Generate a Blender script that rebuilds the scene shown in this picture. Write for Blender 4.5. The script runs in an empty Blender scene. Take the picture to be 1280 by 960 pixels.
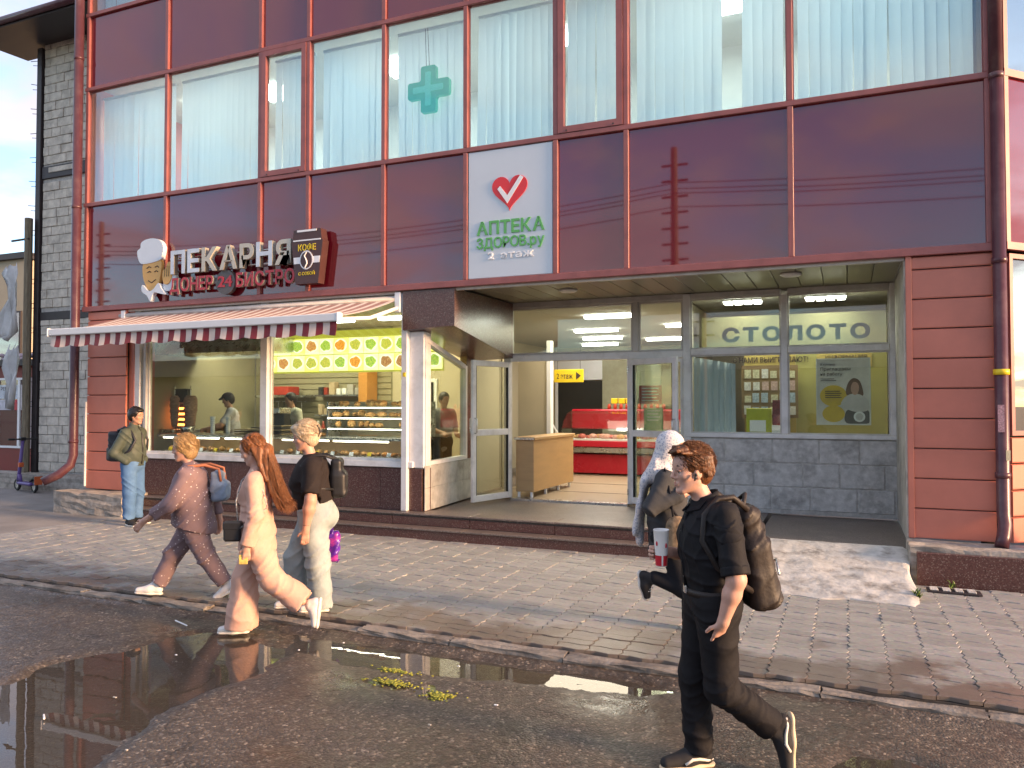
import bpy, bmesh, math, random
import numpy as np
from mathutils import Matrix, Vector
random.seed(7)
RNG = np.random.RandomState(5)
sc = bpy.context.scene
COL = sc.collection
R = math.radians

# ------------------------------------------------------------------ camera
cam_data = bpy.data.cameras.new('camera')
cam = bpy.data.objects.new('camera', cam_data); COL.objects.link(cam)
cam.location = (0.0, -9.75, 1.95)
cam.rotation_euler = (R(90) + math.atan(26/970), 0, R(23.3))
cam_data.sensor_width = 36.0
cam_data.lens = 970/1280*36.0
cam_data.clip_start = 0.05; cam_data.clip_end = 3000
sc.camera = cam

# ------------------------------------------------------------------ sky + sun
SUN_EL, SUN_AZ = R(12.0), math.atan2(-0.07, 1.0)      # direction TO the sun (low evening sun along the street)
sun_dir = Vector((math.cos(SUN_EL)*math.cos(SUN_AZ), math.cos(SUN_EL)*math.sin(SUN_AZ), math.sin(SUN_EL)))
world = bpy.data.worlds.new('World'); sc.world = world; world.use_nodes = True
wn = world.node_tree; wn.nodes.clear()
def WN(t, **kw):
    n = wn.nodes.new(t)
    for k, v in kw.items(): setattr(n, k, v)
    return n
def wl(a, b): wn.links.new(a, b)
w_out = WN('ShaderNodeOutputWorld'); w_bg = WN('ShaderNodeBackground')
sky = WN('ShaderNodeTexSky', sky_type='NISHITA')
sky.sun_disc = False; sky.sun_elevation = SUN_EL
sky.sun_rotation = R(90) - SUN_AZ
sky.air_density = 1.0; sky.dust_density = 0.4; sky.ozone_density = 2.6
tc = WN('ShaderNodeTexCoord'); sep = WN('ShaderNodeSeparateXYZ'); wl(tc.outputs['Generated'], sep.inputs[0])
mx = WN('ShaderNodeMath', operation='MAXIMUM'); wl(sep.outputs[2], mx.inputs[0]); mx.inputs[1].default_value = 0.0
ad = WN('ShaderNodeMath', operation='ADD'); wl(mx.outputs[0], ad.inputs[0]); ad.inputs[1].default_value = 0.22
dx = WN('ShaderNodeMath', operation='DIVIDE'); wl(sep.outputs[0], dx.inputs[0]); wl(ad.outputs[0], dx.inputs[1])
dy = WN('ShaderNodeMath', operation='DIVIDE'); wl(sep.outputs[1], dy.inputs[0]); wl(ad.outputs[0], dy.inputs[1])
cmb = WN('ShaderNodeCombineXYZ'); cmb.inputs[2].default_value = 3.7; wl(dx.outputs[0], cmb.inputs[0]); wl(dy.outputs[0], cmb.inputs[1])
cn = WN('ShaderNodeTexNoise'); cn.inputs['Scale'].default_value = 1.6; cn.inputs['Detail'].default_value = 7
cn.inputs['Roughness'].default_value = 0.56; cn.inputs['Distortion'].default_value = 0.6
wl(cmb.outputs[0], cn.inputs['Vector'])
cr = WN('ShaderNodeMapRange'); cr.inputs['From Min'].default_value = 0.42; cr.inputs['From Max'].default_value = 0.58
cr.inputs['To Max'].default_value = 0.85
wl(cn.outputs['Fac'], cr.inputs['Value'])
# clouds take the colour of the sky light around them, greyer and a little pink
cn2 = WN('ShaderNodeTexNoise'); cn2.inputs['Scale'].default_value = 2.3; cn2.inputs['Detail'].default_value = 4
wl(cmb.outputs[0], cn2.inputs['Vector'])
ccol = WN('ShaderNodeMixRGB'); ccol.inputs[1].default_value = (1.45, 1.40, 1.75, 1); ccol.inputs[2].default_value = (3.9, 3.2, 3.05, 1)
wl(cn2.outputs['Fac'], ccol.inputs[0])
mixc = WN('ShaderNodeMixRGB'); wl(cr.outputs[0], mixc.inputs[0]); wl(sky.outputs[0], mixc.inputs[1]); wl(ccol.outputs[0], mixc.inputs[2])
wl(mixc.outputs[0], w_bg.inputs['Color']); w_bg.inputs['Strength'].default_value = 0.102
wl(w_bg.outputs[0], w_out.inputs['Surface'])

sl = bpy.data.lights.new('sun', 'SUN'); sl.energy = 2.5; sl.angle = R(12); sl.color = (1.0, 0.60, 0.33)
sun = bpy.data.objects.new('sun', sl); COL.objects.link(sun)
sun.rotation_euler = (-sun_dir).to_track_quat('-Z', 'Y').to_euler(); sun.location = (30, -5, 12)

sc.view_settings.view_transform = 'Standard'; sc.view_settings.look = 'None'
sc.view_settings.exposure = 2.05; sc.view_settings.gamma = 1.0
sc.cycles.use_denoising = True
sc.cycles.max_bounces = 8; sc.cycles.transparent_max_bounces = 24
sc.cycles.caustics_reflective = False; sc.cycles.caustics_refractive = False
sc.cycles.sample_clamp_indirect = 6.0

# ------------------------------------------------------------------ helpers
ORG = {}
def org(o): return ORG.get(o.name, (0.0, 0.0, 0.0)) if o is not None else (0.0, 0.0, 0.0)
def tag(o, label=None, cat=None, group=None, kind=None):
    if label: o['label'] = label
    if cat: o['category'] = cat
    if group: o['group'] = group
    if kind: o['kind'] = kind
    return o
def thing(name, label, cat, loc=(0, 0, 0), group=None, rz=0.0):
    o = bpy.data.objects.new(name, None); COL.objects.link(o)
    o.location = loc; o.rotation_euler = (0, 0, rz); o.empty_display_size = 0.2
    ORG[o.name] = tuple(loc)
    return tag(o, label, cat, group)
def mesh_obj(name, me, mats, parent=None, loc=(0, 0, 0), smooth=False):
    o = bpy.data.objects.new(name, me); COL.objects.link(o)
    if not isinstance(mats, (list, tuple)): mats = [mats]
    if not me.materials:
        for m in mats: me.materials.append(m)
    o.location = loc
    if parent is not None: o.parent = parent
    if smooth and len(me.polygons): me.polygons.foreach_set('use_smooth', [True]*len(me.polygons))
    ORG[o.name] = org(parent)
    return o

class MB:
    """collects shapes in world coordinates; build() links them as one mesh object"""
    def __init__(s, mtx=None): s.v = []; s.f = []; s.mi = []; s.m = mtx
    def _add(s, vs, fs, mi=0):
        b = len(s.v)
        if s.m is not None: vs = [tuple(s.m @ Vector(p)) for p in vs]
        s.v += [tuple(p) for p in vs]; s.f += [tuple(i+b for i in f) for f in fs]; s.mi += [mi]*len(fs)
        return s
    def box(s, x0, x1, y0, y1, z0, z1, mi=0):
        vs = [(x, y, z) for z in (z0, z1) for y in (y0, y1) for x in (x0, x1)]
        return s._add(vs, [(0, 2, 3, 1), (4, 5, 7, 6), (0, 1, 5, 4), (2, 6, 7, 3), (0, 4, 6, 2), (1, 3, 7, 5)], mi)
    def cbox(s, x0, x1, y0, y1, z0, z1, c=0.01, mi=0):
        """box with chamfered edges"""
        bm = bmesh.new(); bmesh.ops.create_cube(bm, size=1)
        bmesh.ops.scale(bm, vec=(x1-x0, y1-y0, z1-z0), verts=bm.verts)
        bmesh.ops.translate(bm, vec=((x0+x1)/2, (y0+y1)/2, (z0+z1)/2), verts=bm.verts)
        bmesh.ops.bevel(bm, geom=bm.edges[:], offset=c, segments=1, affect='EDGES', profile=0.5)
        bm.verts.index_update()
        s._add([tuple(v.co) for v in bm.verts], [tuple(v.index for v in f.verts) for f in bm.faces], mi); bm.free(); return s
    def hexa(s, p, mi=0):
        """8 corner points: bottom 4 (ccw) then top 4"""
        return s._add(p, [(3, 2, 1, 0), (4, 5, 6, 7), (0, 1, 5, 4), (1, 2, 6, 5), (2, 3, 7, 6), (3, 0, 4, 7)], mi)
    def prism(s, poly, a, b, axis='z', mi=0):
        """polygon (2D) extruded along an axis from a to b; axis y takes (x,z), axis x takes (y,z)"""
        def P(p, t):
            return (p[0], p[1], t) if axis == 'z' else ((p[0], t, p[1]) if axis == 'y' else (t, p[0], p[1]))
        n = len(poly)
        vs = [P(p, a) for p in poly]+[P(p, b) for p in poly]
        fs = [tuple(range(n))[::-1], tuple(range(n, 2*n))]+[(i, (i+1) % n, n+(i+1) % n, n+i) for i in range(n)]
        return s._add(vs, fs, mi)
    def tube(s, pts, r, n=10, mi=0, cap=True):
        pts = [Vector(p) for p in pts]; k = len(pts)
        rs = r if isinstance(r, (list, tuple)) else [r]*k
        vs = []; fs = []; prev = None
        for i, p in enumerate(pts):
            d = (pts[min(i+1, k-1)]-pts[max(i-1, 0)]).normalized()
            if prev is None:
                u = d.cross(Vector((0, 0, 1)))
                if u.length < 1e-3: u = d.cross(Vector((0, 1, 0)))
            else: u = prev-d*prev.dot(d)
            u.normalize(); prev = u; w = d.cross(u)
            for j in range(n):
                a = 2*math.pi*j/n; vs.append(tuple(p+(u*math.cos(a)+w*math.sin(a))*rs[i]))
        for i in range(k-1):
            for j in range(n):
                fs.append((i*n+j, i*n+(j+1) % n, (i+1)*n+(j+1) % n, (i+1)*n+j))
        if cap: fs += [tuple(range(n))[::-1], tuple(range((k-1)*n, k*n))]
        return s._add(vs, fs, mi)
    def lathe(s, prof, c=(0, 0, 0), n=20, mi=0):
        vs = []; fs = []
        for (r, z) in prof:
            for j in range(n):
                a = 2*math.pi*j/n; vs.append((c[0]+r*math.cos(a), c[1]+r*math.sin(a), c[2]+z))
        for i in range(len(prof)-1):
            for j in range(n): fs.append((i*n+j, i*n+(j+1) % n, (i+1)*n+(j+1) % n, (i+1)*n+j))
        fs += [tuple(range(n))[::-1], tuple(range((len(prof)-1)*n, len(prof)*n))]
        return s._add(vs, fs, mi)
    def ell(s, c, r, n=12, m=8, mi=0, rot=None):
        vs = []; fs = []
        for i in range(m+1):
            t = math.pi*i/m
            for j in range(n):
                a = 2*math.pi*j/n
                p = Vector((r[0]*math.sin(t)*math.cos(a), r[1]*math.sin(t)*math.sin(a), r[2]*math.cos(t)))
                if rot is not None: p = rot @ p
                vs.append((c[0]+p.x, c[1]+p.y, c[2]+p.z))
        for i in range(m):
            for j in range(n): fs.append((i*n+j, (i+1)*n+j, (i+1)*n+(j+1) % n, i*n+(j+1) % n))
        return s._add(vs, fs, mi)
    def mesh(s, name, off=(0, 0, 0)):
        me = bpy.data.meshes.new(name)
        me.from_pydata([(x-off[0], y-off[1], z-off[2]) for x, y, z in s.v], [], s.f)
        if any(s.mi): me.polygons.foreach_set('material_index', s.mi)
        me.update(); return me
    def build(s, name, mats, parent=None, smooth=False, local=False, fix=False):
        me = s.mesh(name, (0, 0, 0) if local else org(parent))
        if fix:
            bm = bmesh.new(); bm.from_mesh(me); bmesh.ops.recalc_face_normals(bm, faces=bm.faces); bm.to_mesh(me); bm.free()
        return mesh_obj(name, me, mats, parent, smooth=smooth)
def smooth_by_angle(o, deg=35):
    me = o.data
    me.polygons.foreach_set('use_smooth', [True]*len(me.polygons))
    try: me.set_sharp_from_angle(angle=R(deg))
    except Exception: pass
    return o

# ------------------------------------------------------------------ materials
MATS = {}
def srgb(r, g, b):
    f = lambda c: (c/255/12.92) if c/255 <= 0.04045 else ((c/255+0.055)/1.055)**2.4
    return (f(r), f(g), f(b))
def M(name, col, rough=0.5, metal=0.0, var=0.12, scale=6.0, bump=0.0, bscale=60.0, spec=0.5, ior=1.45, coat=0.0,
      dirt=None, dscale=2.0, damt=0.5, speck=None, sscale=200.0, samt=0.5, stretch=None, rvar=0.1, emit=None, estr=0.0, dots=None, dotr=0.1, dscale2=60.0, sss=0.0, alpha=None, sheen=0.0):
    m = bpy.data.materials.new(name); m.use_nodes = True; nt = m.node_tree; N = nt.nodes; L = nt.links
    b = N['Principled BSDF']
    t = N.new('ShaderNodeTexCoord'); vec = t.outputs['Object']
    if stretch:
        mp = N.new('ShaderNodeMapping'); mp.inputs['Scale'].default_value = stretch; L.new(vec, mp.inputs['Vector']); vec = mp.outputs['Vector']
    n1 = N.new('ShaderNodeTexNoise'); n1.inputs['Scale'].default_value = scale; n1.inputs['Detail'].default_value = 6; n1.inputs['Roughness'].default_value = 0.6
    L.new(vec, n1.inputs['Vector'])
    c0 = tuple(max(0.0, x*(1-var)) for x in col); c1 = tuple(min(1.0, x*(1+var)) for x in col)
    rmp = N.new('ShaderNodeMapRange'); rmp.inputs['From Min'].default_value = 0.3; rmp.inputs['From Max'].default_value = 0.7
    L.new(n1.outputs['Fac'], rmp.inputs['Value'])
    mixn = N.new('ShaderNodeMixRGB'); mixn.inputs[1].default_value = (*c0, 1); mixn.inputs[2].default_value = (*c1, 1)
    L.new(rmp.outputs[0], mixn.inputs[0]); colo = mixn.outputs[0]
    if speck:
        v = N.new('ShaderNodeTexVoronoi'); v.inputs['Scale'].default_value = sscale; L.new(vec, v.inputs['Vector'])
        sr = N.new('ShaderNodeSeparateColor'); L.new(v.outputs['Color'], sr.inputs[0])
        g = N.new('ShaderNodeMath'); g.operation = 'GREATER_THAN'; g.inputs[1].default_value = 1-samt; L.new(sr.outputs[0], g.inputs[0])
        mm = N.new('ShaderNodeMixRGB'); mm.inputs[2].default_value = (*speck, 1); L.new(g.outputs[0], mm.inputs[0]); L.new(colo, mm.inputs[1]); colo = mm.outputs[0]
    if dots:
        v = N.new('ShaderNodeTexVoronoi'); v.inputs['Scale'].default_value = dscale2; L.new(vec, v.inputs['Vector'])
        g = N.new('ShaderNodeMath'); g.operation = 'LESS_THAN'; g.inputs[1].default_value = dotr; L.new(v.outputs['Distance'], g.inputs[0])
        mm = N.new('ShaderNodeMixRGB'); mm.inputs[2].default_value = (*dots, 1); L.new(g.outputs[0], mm.inputs[0]); L.new(colo, mm.inputs[1]); colo = mm.outputs[0]
    if dirt:
        n2 = N.new('ShaderNodeTexNoise'); n2.inputs['Scale'].default_value = dscale; n2.inputs['Detail'].default_value = 8; n2.inputs['Roughness'].default_value = 0.65
        L.new(vec, n2.inputs['Vector'])
        r2 = N.new('ShaderNodeMapRange'); r2.inputs['From Min'].default_value = 0.48; r2.inputs['From Max'].default_value = 0.68; r2.inputs['To Max'].default_value = damt
        L.new(n2.outputs['Fac'], r2.inputs['Value'])
        mm = N.new('ShaderNodeMixRGB'); mm.inputs[2].default_value = (*dirt, 1); L.new(r2.outputs[0], mm.inputs[0]); L.new(colo, mm.inputs[1]); colo = mm.outputs[0]
    L.new(colo, b.inputs['Base Color'])
    rr = N.new('ShaderNodeMapRange'); rr.inputs['To Min'].default_value = max(0.0, rough-rvar); rr.inputs['To Max'].default_value = min(1.0, rough+rvar)
    L.new(n1.outputs['Fac'], rr.inputs['Value']); L.new(rr.outputs[0], b.inputs['Roughness'])
    b.inputs['Metallic'].default_value = metal; b.inputs['IOR'].default_value = ior
    b.inputs['Specular IOR Level'].default_value = spec; b.inputs['Coat Weight'].default_value = coat
    if coat: b.inputs['Coat Roughness'].default_value = 0.08
    if sss: b.inputs['Subsurface Weight'].default_value = sss; b.inputs['Subsurface Radius'].default_value = (0.012, 0.005, 0.003); b.inputs['Subsurface Scale'].default_value = 1.0
    if sheen: b.inputs['Sheen Weight'].default_value = sheen
    if emit: b.inputs['Emission Color'].default_value = (*emit, 1); b.inputs['Emission Strength'].default_value = estr
    if bump:
        n3 = N.new('ShaderNodeTexNoise'); n3.inputs['Scale'].default_value = bscale; n3.inputs['Detail'].default_value = 5
        L.new(vec, n3.inputs['Vector'])
        bp = N.new('ShaderNodeBump'); bp.inputs['Strength'].default_value = bump; bp.inputs['Distance'].default_value = 0.01
        L.new(n3.outputs['Fac'], bp.inputs['Height']); L.new(bp.outputs[0], b.inputs['Normal'])
    MATS[name] = m; return m
def glass(name, tint=(0.9, 0.97, 0.96), ior=1.9, wave=0.0, rough=0.0, wscale=0.6):
    """window pane: clear with a Fresnel reflection"""
    m = bpy.data.materials.new(name); m.use_nodes = True; nt = m.node_tree; N = nt.nodes; L = nt.links; N.clear()
    o = N.new('ShaderNodeOutputMaterial'); mixs = N.new('ShaderNodeMixShader'); tr = N.new('ShaderNodeBsdfTransparent'); gl = N.new('ShaderNodeBsdfGlossy')
    fr = N.new('ShaderNodeFresnel'); fr.inputs['IOR'].default_value = ior
    tr.inputs['Color'].default_value = (*tint, 1); gl.inputs['Roughness'].default_value = rough
    ge = N.new('ShaderNodeNewGeometry'); io = N.new('ShaderNodeMix'); io.inputs[2].default_value = ior; io.inputs[3].default_value = 1/ior
    L.new(ge.outputs['Backfacing'], io.inputs[0]); L.new(io.outputs[0], fr.inputs['IOR'])   # same reflectance from either side of the thin pane
    L.new(fr.outputs[0], mixs.inputs[0]); L.new(tr.outputs[0], mixs.inputs[1]); L.new(gl.outputs[0], mixs.inputs[2]); L.new(mixs.outputs[0], o.inputs['Surface'])
    if wave:
        t = N.new('ShaderNodeTexCoord'); n = N.new('ShaderNodeTexNoise'); n.inputs['Scale'].default_value = wscale; n.inputs['Detail'].default_value = 1
        L.new(t.outputs['Object'], n.inputs['Vector'])
        bp = N.new('ShaderNodeBump'); bp.inputs['Strength'].default_value = wave; bp.inputs['Distance'].default_value = 0.02
        L.new(n.outputs['Fac'], bp.inputs['Height']); L.new(bp.outputs[0], gl.inputs['Normal'])
    MATS[name] = m; return m
def emis(name, col, strength):
    m = bpy.data.materials.new(name); m.use_nodes = True; N = m.node_tree.nodes; L = m.node_tree.links; N.clear()
    o = N.new('ShaderNodeOutputMaterial'); e = N.new('ShaderNodeEmission'); e.inputs[0].default_value = (*col, 1); e.inputs[1].default_value = strength
    L.new(e.outputs[0], o.inputs[0]); MATS[name] = m; return m

m_mull = M('salmon_paint', (0.31, 0.105, 0.098), 0.42, var=0.1, scale=3, dirt=(0.12, 0.05, 0.05), damt=0.35, dscale=5)
m_span = M('maroon_glass', (0.150, 0.008, 0.016), 0.03, var=0.04, scale=0.5, ior=1.85, rvar=0.01)
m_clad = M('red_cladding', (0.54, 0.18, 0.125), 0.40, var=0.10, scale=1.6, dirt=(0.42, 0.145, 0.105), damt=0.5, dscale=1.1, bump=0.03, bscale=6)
m_pipe = M('plum_pipe', (0.085, 0.030, 0.040), 0.33, var=0.15, scale=4, dirt=(0.16, 0.11, 0.10), damt=0.35, dscale=4)
m_white = M('white_profile', (0.76, 0.75, 0.74), 0.35, var=0.06, scale=4, dirt=(0.33, 0.30, 0.26), damt=0.4, dscale=3)
m_grey = M('grey_profile', (0.56, 0.54, 0.51), 0.4, var=0.08, scale=4, dirt=(0.25, 0.22, 0.2), damt=0.4, dscale=3)
m_granite = M('brown_granite', (0.105, 0.050, 0.043), 0.24, var=0.45, scale=60, speck=(0.20, 0.14, 0.12), sscale=110, samt=0.10, rvar=0.08, dirt=(0.10, 0.07, 0.06), damt=0.4, dscale=1.6)
m_tread = M('worn_granite_tread', (0.20, 0.165, 0.145), 0.42, var=0.3, scale=30, speck=(0.10, 0.07, 0.06), sscale=120, samt=0.25, dirt=(0.11, 0.09, 0.08), damt=0.7, dscale=1.3)
m_conc = M('grey_concrete', (0.54, 0.53, 0.51), 0.82, var=0.22, scale=11, bump=0.7, bscale=30, dirt=(0.24, 0.23, 0.215), damt=0.75, dscale=4.0)
m_conc_l = M('pale_concrete', (0.46, 0.44, 0.40), 0.8, var=0.18, scale=7, bump=0.3, bscale=35, dirt=(0.20, 0.18, 0.15), damt=0.75, dscale=2.2)
m_mortar = M('mortar', (0.44, 0.425, 0.40), 0.9, var=0.25, scale=14, bump=0.4, bscale=60)
m_block = M('aerated_block', (0.62, 0.58, 0.50), 0.9, var=0.22, scale=5, bump=0.5, bscale=40, dirt=(0.27, 0.255, 0.225), damt=0.6, dscale=4)
m_dark = M('dark_steel', (0.035, 0.028, 0.03), 0.5, var=0.3, scale=6)
m_soff = M('soffit_panel_paint', (0.23, 0.21, 0.155), 0.38, var=0.08, scale=2)
m_glass_up = glass('upper_glass', (0.84, 0.955, 0.975), 2.1, wave=0.02)
m_glass = glass('shop_glass', (0.90, 0.94, 0.90), 1.75, wave=0.01)
m_glass_ch = glass('corner_glass', (0.5, 0.52, 0.5), 4.5, wave=0.03)
m_blind = M('white_blind', (0.84, 0.86, 0.85), 0.7, var=0.04, scale=2)
_nt = m_blind.node_tree; _tl = _nt.nodes.new('ShaderNodeBsdfTranslucent'); _tl.inputs[0].default_value = (0.84, 0.86, 0.85, 1); _mx = _nt.nodes.new('ShaderNodeMixShader'); _mx.inputs[0].default_value = 0.35
_nt.links.new(_nt.nodes['Principled BSDF'].outputs[0], _mx.inputs[1]); _nt.links.new(_tl.outputs[0], _mx.inputs[2]); _nt.links.new(_mx.outputs[0], _nt.nodes['Material Output'].inputs[0])
m_room = M('room_wall', (0.55, 0.53, 0.48), 0.8, var=0.04)
m_blackrub = M('black_rubber', (0.02, 0.02, 0.022), 0.6)
m_steel = M('stainless', (0.55, 0.55, 0.54), 0.28, metal=0.9, var=0.08, scale=8)
m_wlamp = emis('lamp_white', (1.0, 0.96, 0.86), 6.0)
# ------------------------------------------------------------------ lettering
def glyph_mesh(body, depth=0.02, bold=0.0, res=3):
    c = bpy.data.curves.new('lettering', 'FONT'); c.body = body; c.size = 1.0; c.extrude = depth/2; c.offset = bold; c.resolution_u = res
    o = bpy.data.objects.new('lettering', c); COL.objects.link(o)
    bpy.context.view_layer.update()
    me = bpy.data.meshes.new_from_object(o.evaluated_get(bpy.context.evaluated_depsgraph_get()))
    COL.objects.unlink(o); bpy.data.objects.remove(o); bpy.data.curves.remove(c)
    return me
def text_fit(body, x0, x1, z0, z1, y, mat, parent, name='lettering', depth=0.004, bold=0.0, shear=0.0, mtx=None, italic=0.0, zslope=0.0):
    """one line of lettering scaled to fill a box in the plane Y=y, facing -Y"""
    me = glyph_mesh(body, 1.0, bold)
    n = len(me.vertices); a = np.empty(n*3, np.float32); me.vertices.foreach_get('co', a); a = a.reshape(-1, 3)
    mn, mxx = a.min(0), a.max(0)
    u = (a[:, 0]-mn[0])/(mxx[0]-mn[0]); v = (a[:, 1]-mn[1])/(mxx[1]-mn[1]); d = a[:, 2]
    P = np.empty_like(a); P[:, 0] = x0+u*(x1-x0)+v*italic; P[:, 2] = z0+v*(z1-z0)+u*zslope; P[:, 1] = y-(d+0.5)*depth
    if mtx is not None:
        P = np.array([tuple(mtx @ Vector(p)) for p in P], np.float32)
    off = np.array(org(parent), np.float32); P -= off
    me.vertices.foreach_set('co', P.ravel()); me.update()
    me.name = name
    return mesh_obj(name, me, mat, parent)
def letters(body, x0, x1, z0, z1, y, mat, parent, depth=0.05, bold=0.0, gap=0.06, name='letter', mat2=None):
    """separate letters on one baseline, spread over the box (z1 = cap height)"""
    def bb(ch):
        me = glyph_mesh(ch, 0.1, bold); n = len(me.vertices); a = np.empty(n*3, np.float32); me.vertices.foreach_get('co', a); a = a.reshape(-1, 3); bpy.data.meshes.remove(me)
        return a.min(0), a.max(0)
    nb0, nb1 = bb('Н'); base, cap = float(nb0[1]), float(nb1[1]-nb0[1]); bs_ = [None if ch == ' ' else bb(ch) for ch in body]
    ws = [0.35 if q is None else float(q[1][0]-q[0][0]) for q in bs_]
    tot = sum(ws)+gap*(len(body)-1); k = (x1-x0)/tot; x = x0; out = []
    for ch, w, q in zip(body, ws, bs_):
        if q is not None:
            za = z0+(float(q[0][1])-base)/cap*(z1-z0); zb = z0+(float(q[1][1])-base)/cap*(z1-z0)
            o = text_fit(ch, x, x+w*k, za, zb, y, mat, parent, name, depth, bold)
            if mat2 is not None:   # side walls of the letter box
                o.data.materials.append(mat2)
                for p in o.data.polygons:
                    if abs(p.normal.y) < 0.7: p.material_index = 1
            out.append(o)
        x += (w+gap)*k
    return out

# ------------------------------------------------------------------ main building
XM = [-12.53, -10.61, -8.58, -7.63, -6.26, -4.90, -3.55, -2.58, -0.58, 1.45]
Z0, Z1, Z2, Z3, Z4 = 3.66, 5.54, 7.64, 9.0, 11.1
bld = thing('shop_building', 'two-storey maroon glass shop building with open entrance and red clad pillars', 'building', (-5.5, 2.0, 0.1))
def window(x0, x1, z0, z1, y, parent, mt_frame, mt_glass, t=0.05, proud=0.03, mtx=None, name='window'):
    b = MB(mtx)
    b.box(x0, x1, y-proud, y+0.04, z1-t, z1); b.box(x0, x1, y-proud, y+0.04, z0, z0+t)
    b.box(x0, x0+t, y-proud, y+0.04, z0+t, z1-t); b.box(x1-t, x1, y-proud, y+0.04, z0+t, z1-t)
    w = b.build(name, mt_frame, parent)
    g = MB(mtx); g.box(x0+t-0.01, x1-t+0.01, y+0.008, y+0.014, z0+t-0.01, z1-t+0.01)
    g.build('pane', mt_glass, w)
    return w
# curtain wall grid
mh = 0.034
for x in XM:
    for (za, zb) in ((Z0+0.045, Z1-mh), (Z1+mh, Z2-mh), (Z2+mh, Z3-mh), (Z3+mh, Z4)):
        MB().cbox(x-mh, x+mh, -0.045, 0.03, za, zb, 0.006).build('mullion', m_mull, bld)
for z in (Z0, Z1, Z2, Z3):
    h = 0.045 if z == Z0 else mh
    MB().cbox(XM[0]-0.06, XM[-1]+0.06, -0.048, 0.03, z-h, z+h, 0.006).build('transom', m_mull, bld)
for i in range(9):
    a, b_ = XM[i]+mh, XM[i+1]-mh
    tilt = (random.random()-0.5)*0.010; tz = (random.random()-0.5)*0.006
    for (za, zb) in ((Z0+0.045, Z1-mh), (Z2+mh, Z3-mh)):
        if i == 5 and za < 4: continue
        p = [(a, 0.0+tilt, za), (b_, 0.0-tilt, za), (b_, 0.02-tilt, za), (a, 0.02+tilt, za), (a, tz+tilt, zb), (b_, tz-tilt, zb), (b_, 0.02+tz-tilt, zb), (a, 0.02+tz+tilt, zb)]
        MB().hexa(p).build('spandrel_panel', m_span, bld)
    for (za, zb) in ((Z1+mh, Z2-mh), (Z3+mh, Z4)):
        if i in (2, 6):
            w = window(a+0.005, b_-0.005, za+0.005, zb-0.005, -0.012, bld, m_mull, m_glass_up, 0.085, 0.045)
            m2 = MB(); m2.box(a+0.12, a+0.14, -0.066, -0.058, za+0.02, za+0.04); m2.box(b_-0.14, b_-0.12, -0.066, -0.058, za+0.02, za+0.04)
            m2.build('drain_cap', m_dark, w)
        else:
            window(a, b_, za, zb, 0.0, bld, m_white if False else m_mull, m_glass_up, 0.012, -0.002)
# upper rooms: slabs, back walls
MB().box(-12.5, 1.45, 0.06, 5.0, 5.2, 5.5).build('floor_slab', m_room, bld)
MB().box(-12.5, 1.45, 0.06, 5.0, 7.72, 8.95).build('ceiling_slab', m_room, bld)
MB().box(-12.5, 1.45, 5.0, 5.2, 3.6, Z4).build('rear_wall', m_room, bld)
MB().box(-12.5, 1.45, 0.06, 5.2, Z4, Z4+0.3).build('roof_slab', m_conc, bld)
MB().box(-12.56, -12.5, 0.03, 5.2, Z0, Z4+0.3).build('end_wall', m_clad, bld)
MB().box(-12.5, 1.45, 3.0, 3.1, 5.5, 7.72).build('inner_wall', m_room, bld)
MB().box(-12.5, 1.45, 3.0, 3.1, 8.95, Z4).build('inner_wall', m_room, bld)
# ceiling lamps of the upper storey
for lx in (-11.2, -9.6, -6.9, -4.2, -1.6, 0.4):
    l = MB().box(lx-0.3, lx+0.3, 1.2, 1.8, 7.66, 7.715).build('ceiling_lamp', m_wlamp, bld)
# soffit behind the fascia, ground-floor head strip
MB().box(-12.5, 1.5, 0.03, 0.10, 3.58, 3.66).build('fascia_flashing', m_grey, bld)

# ---- pillars with red cladding panels
def pillar(x0, x1, zb, y, name='pillar', ret=None):
    core = MB().box(x0+0.01, x1-0.01, y+0.03, y+0.5, zb, 3.62).build(name, m_dark, bld)
    z = zb; k = 0
    while z < 3.6:
        zt = min(z+0.333, 3.615)
        b = MB()
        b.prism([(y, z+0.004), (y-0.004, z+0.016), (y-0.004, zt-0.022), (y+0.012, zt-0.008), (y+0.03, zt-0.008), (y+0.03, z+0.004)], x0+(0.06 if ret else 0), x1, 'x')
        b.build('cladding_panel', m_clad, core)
        z += 0.333
    if ret:
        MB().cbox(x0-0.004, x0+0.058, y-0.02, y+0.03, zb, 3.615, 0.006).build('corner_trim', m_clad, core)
    return core
pl = pillar(-12.47, -11.52, 0.46, 0.0)
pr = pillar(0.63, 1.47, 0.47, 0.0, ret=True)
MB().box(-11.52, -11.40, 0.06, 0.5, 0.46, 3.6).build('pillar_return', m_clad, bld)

# ---- downpipes
pp = MB().tube([(1.52, -0.072, 11.0), (1.52, -0.072, 5.52)], 0.068, 14).tube([(1.525, -0.072, 5.5), (1.525, -0.072, 0.80), (1.525, -0.13, 0.68), (1.50, -0.20, 0.56), (1.47, -0.27, 0.47)], 0.066, 14)
dp = pp.build('downpipe', m_pipe, bld, smooth=True)
for z in (9.6, 5.5, 3.5, 1.2): MB().lathe([(0.074, -0.03), (0.076, 0), (0.074, 0.03)], (1.523, -0.072, z), 14).build('pipe_collar', m_pipe, dp, smooth=True)
MB().lathe([(0.078, -0.03), (0.078, 0.03)], (1.525, -0.072, 2.30), 14).build('yellow_tape', M('yellow_plastic', (0.75, 0.55, 0.02), 0.4), dp, smooth=True)
st = MB().box(1.475, 1.535, -0.148, -0.139, 1.66, 1.95); st.build('torn_sticker', M('torn_paper', (0.42, 0.25, 0.28), 0.8, var=0.6, scale=60), dp)
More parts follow.
